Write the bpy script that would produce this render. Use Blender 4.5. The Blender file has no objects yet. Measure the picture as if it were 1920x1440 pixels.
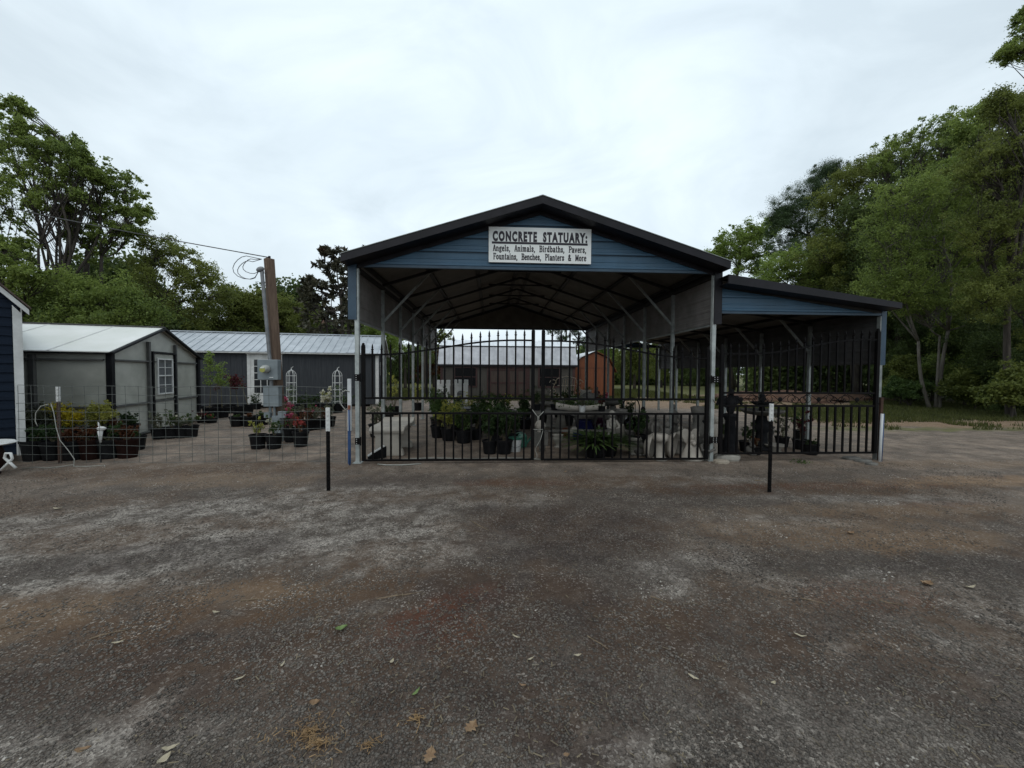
import bpy, bmesh, math, random
import numpy as np
from mathutils import Vector, Matrix
R = math.radians
PI = math.pi
random.seed(7)
sc = bpy.context.scene
col = sc.collection

# ---------------------------------------------------------------- camera
FPX = 721.0
EYE = Vector((0, 0, 1.52))
PITCH = math.atan(21.8 / FPX); YAW = math.atan(38.0 / FPX); ROLL = 0.006
fwd = Vector((math.sin(YAW) * math.cos(PITCH), math.cos(YAW) * math.cos(PITCH), -math.sin(PITCH)))
rt0 = Vector((math.cos(YAW), -math.sin(YAW), 0))
up0 = rt0.cross(fwd)
rt = rt0 * math.cos(ROLL) + up0 * math.sin(ROLL)
up = up0 * math.cos(ROLL) - rt0 * math.sin(ROLL)
camd = bpy.data.cameras.new("camera")
cam = bpy.data.objects.new("camera", camd); col.objects.link(cam)
M = Matrix((rt, up, -fwd)).transposed().to_4x4(); M.translation = EYE
cam.matrix_world = M
camd.sensor_fit = 'HORIZONTAL'; camd.sensor_width = 36.0; camd.lens = FPX * 36.0 / 1920.0
camd.clip_start = 0.05; camd.clip_end = 1500
sc.camera = cam

# ---------------------------------------------------------------- sky and sun
SUN_EL, SUN_AZ = R(52), R(200)
world = bpy.data.worlds.new("World"); sc.world = world; world.use_nodes = True
nt = world.node_tree; nt.nodes.clear()
o_ = nt.nodes.new("ShaderNodeOutputWorld"); bg = nt.nodes.new("ShaderNodeBackground")
sky = nt.nodes.new("ShaderNodeTexSky"); sky.sky_type = 'NISHITA'; sky.sun_disc = False
sky.sun_elevation = SUN_EL; sky.sun_rotation = SUN_AZ; sky.air_density = 1.5; sky.dust_density = 3.0
tc = nt.nodes.new("ShaderNodeTexCoord")
mp = nt.nodes.new("ShaderNodeMapping"); mp.inputs['Scale'].default_value = (1.3, 1.3, 2.9); mp.inputs['Rotation'].default_value = (0.2, 0.5, 0.6)
n1 = nt.nodes.new("ShaderNodeTexNoise"); n1.inputs['Scale'].default_value = 1.5; n1.inputs['Detail'].default_value = 6; n1.inputs['Roughness'].default_value = 0.55; n1.inputs['Distortion'].default_value = 0.9
cr = nt.nodes.new("ShaderNodeValToRGB")
cr.color_ramp.elements[0].position = 0.33; cr.color_ramp.elements[0].color = (7.5, 8.7, 9.55, 1)
cr.color_ramp.elements[1].position = 0.66; cr.color_ramp.elements[1].color = (9.7, 11.0, 11.8, 1)
# the cloud sheet is thinner (brighter) overhead in front of the camera
dotn = nt.nodes.new("ShaderNodeVectorMath"); dotn.operation = 'DOT_PRODUCT'; dotn.inputs[1].default_value = Vector((0.05, 0.72, 0.69)).normalized()
mr = nt.nodes.new("ShaderNodeMapRange"); mr.inputs['From Min'].default_value = 0.55; mr.inputs['From Max'].default_value = 1.0
mr.inputs['To Min'].default_value = 0.86; mr.inputs['To Max'].default_value = 1.05; mr.interpolation_type = 'SMOOTHSTEP'
vm = nt.nodes.new("ShaderNodeVectorMath"); vm.operation = 'SCALE'
mx = nt.nodes.new("ShaderNodeMix"); mx.data_type = 'RGBA'; mx.inputs['Factor'].default_value = 0.92
L = nt.links.new
L(tc.outputs['Generated'], mp.inputs['Vector']); L(mp.outputs[0], n1.inputs['Vector']); L(n1.outputs['Fac'], cr.inputs[0])
L(tc.outputs['Generated'], dotn.inputs[0]); L(dotn.outputs['Value'], mr.inputs['Value'])
L(cr.outputs[0], vm.inputs[0]); L(mr.outputs[0], vm.inputs['Scale'])
L(sky.outputs[0], mx.inputs[6]); L(vm.outputs[0], mx.inputs[7]); L(mx.outputs[2], bg.inputs['Color'])
bg.inputs['Strength'].default_value = 0.1
L(bg.outputs[0], o_.inputs['Surface'])
sd = bpy.data.lights.new("sun", 'SUN'); sd.energy = 0.5; sd.angle = R(40); sd.color = (1.0, 0.96, 0.9)
so = bpy.data.objects.new("sun", sd); col.objects.link(so)
sdir = Vector((math.sin(SUN_AZ) * math.cos(SUN_EL), math.cos(SUN_AZ) * math.cos(SUN_EL), math.sin(SUN_EL)))
so.rotation_euler = sdir.to_track_quat('Z', 'Y').to_euler()
sc.view_settings.view_transform = 'Standard'; sc.view_settings.look = 'None'
sc.view_settings.exposure = 0.0; sc.view_settings.gamma = 1.0; sc.view_settings.use_curve_mapping = False
try:
    sc.cycles.max_bounces = 8; sc.cycles.diffuse_bounces = 5; sc.cycles.glossy_bounces = 3
    sc.cycles.transparent_max_bounces = 8; sc.cycles.caustics_reflective = False; sc.cycles.caustics_refractive = False
except Exception: pass

# ---------------------------------------------------------------- survey helpers (photo measurements -> metres)
def ray(px, py): return fwd + rt * ((px - 960) / FPX) + up * ((720 - py) / FPX)
def G(px, py, z=0.0):
    d = ray(px, py); t = (z - EYE.z) / d.z; p = EYE + d * t; return Vector((p.x, p.y, z))
def WY(px, py, Y):
    d = ray(px, py); t = Y / d.y; return EYE + d * t
def PD(px, D):
    d = ray(px, 698); return Vector((d.x * D, d.y * D, 0))

# ---------------------------------------------------------------- mesh builder
class MB:
    def __init__(s): s.v = []; s.f = []; s.mi = []; s.m = 0
    def add(s, vs, fs):
        b = len(s.v); s.v += [tuple(v) for v in vs]; s.f += [tuple(i + b for i in f) for f in fs]; s.mi += [s.m] * len(fs); return s
    def box(s, c, d, rz=0, mtx=None):
        x, y, z = d[0] / 2, d[1] / 2, d[2] / 2
        P = [Vector(q) for q in ((-x,-y,-z),(x,-y,-z),(x,y,-z),(-x,y,-z),(-x,-y,z),(x,-y,z),(x,y,z),(-x,y,z))]
        m = mtx if mtx is not None else Matrix.Rotation(rz, 3, 'Z')
        return s.add([m @ p + Vector(c) for p in P], [(0,3,2,1),(4,5,6,7),(0,1,5,4),(1,2,6,5),(2,3,7,6),(3,0,4,7)])
    def bb(s, a, b):
        return s.box([(a[i] + b[i]) / 2 for i in range(3)], [abs(b[i] - a[i]) for i in range(3)])
    def bar(s, a, b, w, h=None, side=None):
        a = Vector(a); b = Vector(b); h = h or w; d = b - a; ln = d.length
        if ln < 1e-6: return s
        z = d / ln; ref = Vector(side) if side else (Vector((0, 0, 1)) if abs(z.z) < 0.9 else Vector((0, 1, 0)))
        x = ref.cross(z).normalized(); y = z.cross(x)
        return s.box((a + b) / 2, (w, h, ln), mtx=Matrix((x, y, z)).transposed())
    def tube(s, pts, r, n=6, cap=True):
        pts = [Vector(p) for p in pts]; N = len(pts); rs = r if isinstance(r, (list, tuple)) else [r] * N
        vs = []; prev = None
        for i, p in enumerate(pts):
            t = (pts[min(i + 1, N - 1)] - pts[max(i - 1, 0)])
            t = t.normalized() if t.length > 1e-9 else Vector((0, 0, 1))
            if prev is None: x = (Vector((0, 0, 1)) if abs(t.z) < 0.9 else Vector((1, 0, 0))).cross(t).normalized()
            else:
                x = prev - t * prev.dot(t); x = x.normalized() if x.length > 1e-6 else t.orthogonal().normalized()
            prev = x; y = t.cross(x)
            vs += [p + (x * math.cos(2 * PI * k / n) + y * math.sin(2 * PI * k / n)) * rs[i] for k in range(n)]
        fs = [(i * n + k, i * n + (k + 1) % n, (i + 1) * n + (k + 1) % n, (i + 1) * n + k) for i in range(N - 1) for k in range(n)]
        if cap: fs += [tuple(range(n - 1, -1, -1)), tuple((N - 1) * n + k for k in range(n))]
        return s.add(vs, fs)
    def lathe(s, prof, n=16, c=(0, 0, 0), sx=1, sy=1, mtx=None, wob=0):
        vs = []; c = Vector(c)
        for (r, z) in prof:
            for k in range(n):
                a = 2 * PI * k / n; rr = r * (1 + (random.uniform(-wob, wob) if wob else 0))
                p = Vector((rr * math.cos(a) * sx, rr * math.sin(a) * sy, z))
                if mtx is not None: p = mtx @ p
                vs.append(p + c)
        N = len(prof)
        fs = [(i * n + k, i * n + (k + 1) % n, (i + 1) * n + (k + 1) % n, (i + 1) * n + k) for i in range(N - 1) for k in range(n)]
        fs += [tuple(range(n - 1, -1, -1)), tuple((N - 1) * n + k for k in range(n))]
        return s.add(vs, fs)
    def ball(s, c, r, n=12, m=8, wob=0, mtx=None):
        rx, ry, rz = r if isinstance(r, (tuple, list)) else (r, r, r)
        prof = []; vs = []; c = Vector(c)
        for j in range(m + 1):
            th = PI * (j + 0.02) / (m + 0.04) - PI / 2
            for k in range(n):
                a = 2 * PI * k / n; w = 1 + (random.uniform(-wob, wob) if wob else 0)
                p = Vector((rx * math.cos(th) * math.cos(a) * w, ry * math.cos(th) * math.sin(a) * w, rz * math.sin(th) * w))
                if mtx is not None: p = mtx @ p
                vs.append(p + c)
        fs = [(i * n + k, i * n + (k + 1) % n, (i + 1) * n + (k + 1) % n, (i + 1) * n + k) for i in range(m) for k in range(n)]
        fs += [tuple(range(n - 1, -1, -1)), tuple(m * n + k for k in range(n))]
        return s.add(vs, fs)
    def prism(s, pts, off):
        """closed polygon pts extruded by vector off"""
        off = Vector(off); n = len(pts); P = [Vector(p) for p in pts]
        vs = P + [p + off for p in P]
        return s.add(vs, [tuple(range(n - 1, -1, -1)), tuple(range(n, 2 * n))] + [(i, (i + 1) % n, n + (i + 1) % n, n + i) for i in range(n)])
    def build(s, name, mat, parent=None, world=False, smooth=False, bevel=0):
        me = bpy.data.meshes.new(name)
        off = Vector(parent.location) if (parent is not None and world) else Vector((0, 0, 0))
        me.from_pydata([tuple(Vector(v) - off) for v in s.v], [], s.f)
        for m in (mat if isinstance(mat, (list, tuple)) else [mat]): me.materials.append(m)
        if isinstance(mat, (list, tuple)): me.polygons.foreach_set('material_index', s.mi)
        me.validate(); bm = bmesh.new(); bm.from_mesh(me); bmesh.ops.recalc_face_normals(bm, faces=bm.faces); bm.to_mesh(me); bm.free()
        if smooth: me.polygons.foreach_set('use_smooth', [True] * len(me.polygons))
        o = bpy.data.objects.new(name, me); col.objects.link(o)
        if parent is not None: o.parent = parent
        if bevel:
            md = o.modifiers.new('bevel', 'BEVEL'); md.width = bevel; md.segments = 2; md.limit_method = 'ANGLE'
        return o

import re as _re
def tag(o, label=None, cat=None, group=None, kind=None):
    if label:
        o['label'] = label
        if len(_re.findall(r'[A-Za-z0-9]+', label)) > 16: print('LONG', label)
    if cat: o['category'] = cat
    if group: o['group'] = group
    if kind: o['kind'] = kind
    return o
def thing(name, loc, label, cat, group=None, rz=0):
    o = bpy.data.objects.new(name, None); col.objects.link(o); o.location = loc; o.rotation_euler = (0, 0, rz)
    o.empty_display_size = 0.2
    return tag(o, label, cat, group)
def copy_tree(root, loc, rz=None, label=None, scale=None):
    r = root.copy(); col.objects.link(r); r.location = loc
    if rz is not None: r.rotation_euler = (0, 0, rz)
    if scale: r.scale = scale
    if label: r['label'] = label
    for ch in [o for o in bpy.data.objects if o.parent == root]:
        c = ch.copy(); col.objects.link(c); c.parent = r
        for g in [o for o in bpy.data.objects if o.parent == ch]:
            d = g.copy(); col.objects.link(d); d.parent = c
    return r

# ---------------------------------------------------------------- materials
def mat(name, c1, c2=None, scale=6.0, rough=0.7, metal=0.0, bump=0.0, bscale=40.0, stretch=(1, 1, 1), spec=0.5, detail=5, coat=0, low=0.35, high=0.65):
    m = bpy.data.materials.new(name); m.use_nodes = True; t = m.node_tree; n = t.nodes; b = n['Principled BSDF']
    b.inputs['Roughness'].default_value = rough; b.inputs['Metallic'].default_value = metal
    b.inputs['Specular IOR Level'].default_value = spec
    if coat: b.inputs['Coat Weight'].default_value = coat
    g = n.new('ShaderNodeTexCoord'); mp = n.new('ShaderNodeMapping'); mp.inputs['Scale'].default_value = stretch
    t.links.new(g.outputs['Object'], mp.inputs[0])
    if c2:
        nz = n.new('ShaderNodeTexNoise'); nz.inputs['Scale'].default_value = scale; nz.inputs['Detail'].default_value = detail; nz.inputs['Roughness'].default_value = 0.6
        r = n.new('ShaderNodeValToRGB'); r.color_ramp.elements[0].color = (*c1, 1); r.color_ramp.elements[1].color = (*c2, 1)
        r.color_ramp.elements[0].position = low; r.color_ramp.elements[1].position = high
        t.links.new(mp.outputs[0], nz.inputs[0]); t.links.new(nz.outputs[0], r.inputs[0]); t.links.new(r.outputs[0], b.inputs['Base Color'])
        rr = n.new('ShaderNodeMapRange'); rr.inputs['To Min'].default_value = max(0.02, rough - 0.12); rr.inputs['To Max'].default_value = min(1, rough + 0.12)
        t.links.new(nz.outputs[0], rr.inputs[0]); t.links.new(rr.outputs[0], b.inputs['Roughness'])
    else: b.inputs['Base Color'].default_value = (*c1, 1)
    if bump:
        nb = n.new('ShaderNodeTexNoise'); nb.inputs['Scale'].default_value = bscale; nb.inputs['Detail'].default_value = 4
        bp = n.new('ShaderNodeBump'); bp.inputs['Strength'].default_value = bump; bp.inputs['Distance'].default_value = 0.02
        t.links.new(mp.outputs[0], nb.inputs[0]); t.links.new(nb.outputs[0], bp.inputs['Height']); t.links.new(bp.outputs[0], b.inputs['Normal'])
    return m
def leafmat(name, c1, c2, c3=None, trans=0.5, rough=0.55, nscale=0.35):
    m = bpy.data.materials.new(name); m.use_nodes = True; t = m.node_tree; n = t.nodes; n.clear()
    out = n.new('ShaderNodeOutputMaterial'); g = n.new('ShaderNodeNewGeometry'); r = n.new('ShaderNodeValToRGB')
    e = r.color_ramp.elements; e[0].color = (*c1, 1); e[1].color = (*c2, 1)
    if c3: x = e.new(0.9); x.color = (*c2, 1); e[len(e) - 1].color = (*c3, 1)
    nz = n.new('ShaderNodeTexNoise'); nz.inputs['Scale'].default_value = nscale; nz.inputs['Detail'].default_value = 3
    tcn = n.new('ShaderNodeTexCoord'); t.links.new(tcn.outputs['Object'], nz.inputs[0])
    ma = n.new('ShaderNodeMath'); ma.operation = 'MULTIPLY_ADD'; ma.inputs[1].default_value = 0.55
    sub = n.new('ShaderNodeMapRange'); sub.inputs['From Min'].default_value = 0.3; sub.inputs['From Max'].default_value = 0.7
    sub.inputs['To Min'].default_value = -0.05; sub.inputs['To Max'].default_value = 0.5
    t.links.new(nz.outputs[0], sub.inputs[0])
    t.links.new(g.outputs['Random Per Island'], ma.inputs[0]); t.links.new(sub.outputs[0], ma.inputs[2]); t.links.new(ma.outputs[0], r.inputs[0])
    b = n.new('ShaderNodeBsdfPrincipled'); b.inputs['Roughness'].default_value = rough; b.inputs['Specular IOR Level'].default_value = 0.35
    tr = n.new('ShaderNodeBsdfTranslucent'); mx = n.new('ShaderNodeMixShader'); mx.inputs[0].default_value = trans
    t.links.new(r.outputs[0], b.inputs['Base Color']); t.links.new(r.outputs[0], tr.inputs['Color'])
    t.links.new(b.outputs[0], mx.inputs[1]); t.links.new(tr.outputs[0], mx.inputs[2]); t.links.new(mx.outputs[0], out.inputs['Surface'])
    return m
galv = mat('galvanised_steel', (0.1944, 0.2088, 0.2030), (0.3312, 0.3528, 0.3360), 9, rough=0.5, metal=0.25, bump=0.05)  # dimmed copy: the shade under the roof is put into the colour
galvfront = mat('bright_galvanised_steel', (0.34, 0.37, 0.36), (0.52, 0.55, 0.53), 9, rough=0.45, metal=0.2, bump=0.05)  # same steel, paler: daylight on the front posts is put into the colour
galvroof = mat('galvanised_sheet', (0.13, 0.122, 0.11), (0.19, 0.18, 0.165), 3, rough=0.6, spec=0.2)
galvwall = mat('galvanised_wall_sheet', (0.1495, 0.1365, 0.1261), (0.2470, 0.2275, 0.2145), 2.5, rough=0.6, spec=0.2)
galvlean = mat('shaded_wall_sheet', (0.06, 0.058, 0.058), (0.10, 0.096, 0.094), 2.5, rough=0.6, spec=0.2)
darksteel = mat('dull_rafter_steel', (0.016, 0.015, 0.014), (0.035, 0.033, 0.031), 5, rough=0.6, metal=0.3)
blueside = mat('blue_painted_steel', (0.0317, 0.0911, 0.1525), (0.0507, 0.1228, 0.1987), 2.2, rough=0.42, bump=0.04, bscale=8)
bluetrim = mat('blue_corner_trim', (0.022, 0.05, 0.085), (0.04, 0.08, 0.12), 4, rough=0.45)
blacktrim = mat('black_steel_trim', (0.008, 0.007, 0.009), (0.018, 0.016, 0.020), 4, rough=0.45, spec=0.25)
blackroof = mat('black_roof_sheet', (0.012, 0.012, 0.014), (0.025, 0.025, 0.028), 4, rough=0.45, spec=0.3)
gateblk = mat('black_powder_coat', (0.003, 0.003, 0.0035), (0.006, 0.0045, 0.0045), 12, rough=0.55, bump=0.05, spec=0.12)
signwhite = mat('sign_white', (0.90, 0.91, 0.89), (0.84, 0.85, 0.82), 3, rough=0.4)
signink = mat('sign_ink', (0.018, 0.012, 0.022), rough=0.5)
whitepaint = mat('white_paint', (0.72, 0.72, 0.70), (0.55, 0.55, 0.53), 5, rough=0.5)
pvc = mat('white_pvc', (0.6480, 0.6570, 0.6660), (0.5220, 0.5400, 0.5400), 6, rough=0.35)
bluepipe = mat('blue_plastic', (0.0175, 0.0550, 0.1650), (0.0300, 0.0850, 0.2100), 8, rough=0.4)
whitehose = mat('white_hose', (0.3600, 0.3600, 0.3300), (0.2520, 0.2520, 0.2160), 10, rough=0.5)
concrete = mat('cast_concrete', (0.20, 0.185, 0.16), (0.33, 0.31, 0.27), 5, rough=0.9, bump=0.25, bscale=60)
palecon = mat('pale_cast_concrete', (0.3570, 0.3230, 0.2805), (0.4760, 0.4335, 0.3740), 4, rough=0.9, bump=0.25, bscale=60)
darkcon = mat('dark_cast_concrete', (0.0090, 0.0099, 0.0117), (0.0225, 0.0225, 0.0248), 6, rough=0.85, spec=0.1, bump=0.2, bscale=40)
midcon = mat('weathered_concrete', (0.0900, 0.0855, 0.0765), (0.1800, 0.1710, 0.1530), 5, rough=0.9, bump=0.25, bscale=60)
potblk = mat('black_nursery_pot', (0.005, 0.005, 0.006), (0.012, 0.012, 0.013), 8, rough=0.55, spec=0.14)
potred = mat('brown_nursery_pot', (0.0101, 0.0036, 0.0029), (0.0180, 0.0065, 0.0047), 8, rough=0.7, spec=0.12)
terracotta = mat('terracotta', (0.22, 0.075, 0.04), (0.30, 0.12, 0.07), 7, rough=0.8)
potblue = mat('blue_glazed_pot', (0.012, 0.014, 0.08), (0.02, 0.025, 0.13), 8, rough=0.2)
potgreen = mat('green_plastic_pot', (0.02, 0.09, 0.06), (0.035, 0.13, 0.09), 8, rough=0.4)
potwhite = mat('white_plastic_pot', (0.62, 0.63, 0.62), (0.5, 0.5, 0.48), 8, rough=0.4)
soil = mat('potting_soil', (0.02, 0.014, 0.01), (0.05, 0.035, 0.025), 40, rough=1, bump=0.4)
bark = mat('bark', (0.0270, 0.0210, 0.0168), (0.0720, 0.0600, 0.0480), 3, rough=0.95, bump=0.6, bscale=14, stretch=(3, 3, 0.6))
barkpale = mat('pale_bark', (0.0780, 0.0690, 0.0570), (0.1620, 0.1470, 0.1230), 4, rough=0.95, bump=0.4, bscale=14, stretch=(2, 2, 0.6))
stemm = mat('green_brown_stem', (0.07, 0.07, 0.035), (0.13, 0.10, 0.06), 12, rough=0.8)
polewood = mat('pole_timber', (0.105, 0.066, 0.045), (0.20, 0.135, 0.095), 5, rough=0.9, bump=0.35, bscale=20, stretch=(6, 6, 0.5))
boxgrey = mat('grey_enamel', (0.17, 0.20, 0.215), (0.24, 0.275, 0.29), 4, rough=0.45)
conduit = mat('grey_conduit', (0.1680, 0.1750, 0.1820), (0.2520, 0.2590, 0.2660), 7, rough=0.5, metal=0.2)
wirem = mat('galvanised_wire', (0.0844, 0.0917, 0.0844), (0.1283, 0.1375, 0.1249), 20, rough=0.5, metal=0.3)
cable = mat('cable_sheath', (0.03, 0.03, 0.033), (0.06, 0.06, 0.06), 10, rough=0.6)
barnglass = mat('unlit_barn_glass', (0.004, 0.004, 0.005), rough=0.35, spec=0.15)
glassd = mat('dark_glass', (0.02, 0.022, 0.026), (0.035, 0.038, 0.042), 2, rough=0.08)
shedgrey = mat('slate_wall_paint', (0.0375, 0.0414, 0.0475), (0.0550, 0.0582, 0.0636), 3, rough=0.8, spec=0.25, bump=0.15, bscale=30, stretch=(6, 6, 0.6))
shednavy = mat('navy_lap_siding', (0.0058, 0.0111, 0.0222), (0.0101, 0.0176, 0.0321), 4, rough=0.7, spec=0.15, bump=0.1, stretch=(0.5, 0.5, 8))
roofgalv = mat('pale_ribbed_roof', (0.40, 0.43, 0.46), (0.54, 0.57, 0.60), 2, rough=0.45, metal=0.1)
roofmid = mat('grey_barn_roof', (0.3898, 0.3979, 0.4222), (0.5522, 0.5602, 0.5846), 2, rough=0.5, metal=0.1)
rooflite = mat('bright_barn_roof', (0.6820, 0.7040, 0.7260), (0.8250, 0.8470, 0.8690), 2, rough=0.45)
polypanel = mat('frosted_greenhouse_panel', (0.33, 0.33, 0.29), (0.45, 0.45, 0.40), 2.2, rough=0.35, bump=0.03)
polyroof = mat('milky_roof_panel', (0.80, 0.81, 0.75), (0.88, 0.88, 0.84), 1.5, rough=0.35)
ghblack = mat('black_timber_frame', (0.005, 0.0055, 0.007), (0.012, 0.012, 0.014), 5, rough=0.6, spec=0.2)
ghgrey = mat('grey_timber_rail', (0.07, 0.07, 0.068), (0.11, 0.11, 0.105), 5, rough=0.8)
barnwall = mat('taupe_barn_wall', (0.0480, 0.0432, 0.0368), (0.0720, 0.0656, 0.0560), 3, rough=0.85, bump=0.2, stretch=(6, 6, 0.5))
barntrim = mat('oxblood_trim', (0.030, 0.010, 0.009), (0.05, 0.017, 0.014), 5, rough=0.6)
doorwood = mat('dark_door_boards', (0.040, 0.026, 0.020), (0.065, 0.043, 0.033), 4, rough=0.7, stretch=(5, 5, 0.5))
orangewood = mat('orange_stained_wood', (0.1301, 0.0335, 0.0082), (0.1990, 0.0569, 0.0143), 3, rough=0.6, bump=0.15, stretch=(8, 8, 0.6))
brownshingle = mat('brown_shingle', (0.065, 0.045, 0.038), (0.13, 0.095, 0.08), 16, rough=0.95, bump=0.4)
leafoak = leafmat('oak_leaves', (0.0863, 0.1325, 0.0368), (0.3133, 0.3908, 0.0921), (0.5093, 0.5630, 0.1534))
leafmid = leafmat('sweetgum_leaves', (0.0657, 0.0937, 0.0247), (0.2398, 0.2716, 0.0616), (0.3536, 0.3746, 0.1028))
leaflite = leafmat('spring_green_leaves', (0.1024, 0.1670, 0.0323), (0.3071, 0.3965, 0.0907), (0.4550, 0.5216, 0.1613))
leafdark = leafmat('dark_wood_leaves', (0.0359, 0.0664, 0.0232), (0.1507, 0.1992, 0.0580), (0.2512, 0.2989, 0.0869))
leafpine = leafmat('pine_needles', (0.0221, 0.0474, 0.0192), (0.0751, 0.1199, 0.0384), (0.1104, 0.1498, 0.0538), trans=0.15)
leafmag = leafmat('magnolia_leaves', (0.035, 0.040, 0.022), (0.095, 0.085, 0.052), (0.16, 0.075, 0.05), trans=0.2, rough=0.4, nscale=1.5)
leafgold = leafmat('golden_leaves', (0.3291, 0.3038, 0.0379), (0.9113, 0.7594, 0.0759), (0.9500, 0.8352, 0.1013), nscale=4)
leaflime = leafmat('yellow_green_leaves', (0.1825, 0.2028, 0.0406), (0.5273, 0.5070, 0.1217), (0.7706, 0.6692, 0.2028), nscale=4)
leafgreen = leafmat('pot_green_leaves', (0.0316, 0.0646, 0.0201), (0.1222, 0.1869, 0.0504), (0.2156, 0.2875, 0.1006), nscale=3)
leafdeep = leafmat('deep_green_leaves', (0.0172, 0.0400, 0.0143), (0.0644, 0.1073, 0.0315), (0.1144, 0.1716, 0.0572), nscale=3)
leafgrey = leafmat('grey_green_leaves', (0.0840, 0.0960, 0.0600), (0.1920, 0.2040, 0.1320), (0.2880, 0.2640, 0.2040), nscale=3)
leafred = leafmat('maroon_leaves', (0.035, 0.008, 0.010), (0.12, 0.018, 0.022), (0.2, 0.04, 0.03), nscale=3)
leafrust = leafmat('rusty_leaves', (0.0600, 0.0210, 0.0105), (0.1650, 0.0630, 0.0210), (0.2250, 0.1120, 0.0420), nscale=3)
petpink = leafmat('pink_petals', (0.4000, 0.0640, 0.1280), (0.6000, 0.1600, 0.2400), (0.6400, 0.2400, 0.2800), nscale=5)
petred = leafmat('coral_petals', (0.3750, 0.0450, 0.0375), (0.5400, 0.1200, 0.1050), (0.6000, 0.2250, 0.1500), nscale=5)
petwhite = leafmat('white_petals', (0.6, 0.58, 0.45), (0.8, 0.78, 0.66), (0.85, 0.84, 0.7), nscale=5)
# ---------------------------------------------------------------- ground
def sm(x): x = np.clip(x, 0, 1); return x * x * (3 - 2 * x)
_rg = np.random.RandomState(11)
_tabs = [_rg.rand(64, 64) for _ in range(6)]
def vnoise(x, y, s, k=0):
    t = _tabs[k % 6]; x = np.asarray(x) * s + 17.3 * k; y = np.asarray(y) * s + 5.1 * k
    xi = np.floor(x).astype(int); yi = np.floor(y).astype(int); fx = sm(x - xi); fy = sm(y - yi)
    a = t[xi % 64, yi % 64]; b = t[(xi + 1) % 64, yi % 64]; c = t[xi % 64, (yi + 1) % 64]; d = t[(xi + 1) % 64, (yi + 1) % 64]
    return (a * (1 - fx) + b * fx) * (1 - fy) + (c * (1 - fx) + d * fx) * fy
def fbm(x, y, s, k=0): return sum(vnoise(x, y, s * 2 ** i, k + i) * 0.5 ** (i + 1) for i in range(4)) / 0.9375
def gz(x, y):
    """ground height: nearly level yard, gentle dip to the right of the carport"""
    x = np.asarray(x, float); y = np.asarray(y, float)
    near = sm((y - 0.2) / 2) * (1 - sm((y - 40) / 40))
    h = (fbm(x, y, 0.55, 1) - 0.5) * 0.05 * near + (fbm(x, y, 3.0, 3) - 0.5) * 0.014 * near
    carport = sm((x + 2.6) / 0.5) * (1 - sm((x - 9) / 0.6)) * sm((y - 6.2) / 0.5) * (1 - sm((y - 15.2) / 1.0))
    return h * (1 - 0.8 * carport)
def gzf(x, y): return float(gz(x, y))
def axis(segs):
    out = []
    for a, b, st in segs: out += list(np.arange(a, b, st))
    return np.array(out + [segs[-1][1]])
xs = axis([(-420, -60, 30), (-60, -20, 2.5), (-20, -9, 0.5), (-9, 12, 0.085), (12, 24, 0.4), (24, 60, 2.5), (60, 420, 30)])
ys = axis([(-60, -2, 6), (-2, 0.8, 0.4), (0.8, 7.5, 0.07), (7.5, 16, 0.16), (16, 30, 0.6), (30, 80, 3), (80, 700, 40)])
X, Y = np.meshgrid(xs, ys); Z = gz(X, Y)
nx, ny = len(xs), len(ys)
me = bpy.data.meshes.new('ground')
co = np.stack([X.ravel(), Y.ravel(), Z.ravel()], 1)
ii, jj = np.meshgrid(np.arange(nx - 1), np.arange(ny - 1)); a = (jj * nx + ii).ravel()
quads = np.stack([a, a + 1, a + nx + 1, a + nx], 1)
def fill_mesh(me, co, faces, k):
    me.vertices.add(len(co)); me.vertices.foreach_set('co', co.astype(np.float32).ravel())
    me.loops.add(faces.size); me.loops.foreach_set('vertex_index', faces.astype(np.int32).ravel())
    me.polygons.add(len(faces)); me.polygons.foreach_set('loop_start', np.arange(0, faces.size, k, dtype=np.int32))
    me.polygons.foreach_set('loop_total', np.full(len(faces), k, dtype=np.int32)); me.update(calc_edges=True)
fill_mesh(me, co, quads, 4)
me.polygons.foreach_set('use_smooth', [True] * len(me.polygons))
ground = bpy.data.objects.new('ground', me); col.objects.link(ground); tag(ground, kind='structure')
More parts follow.
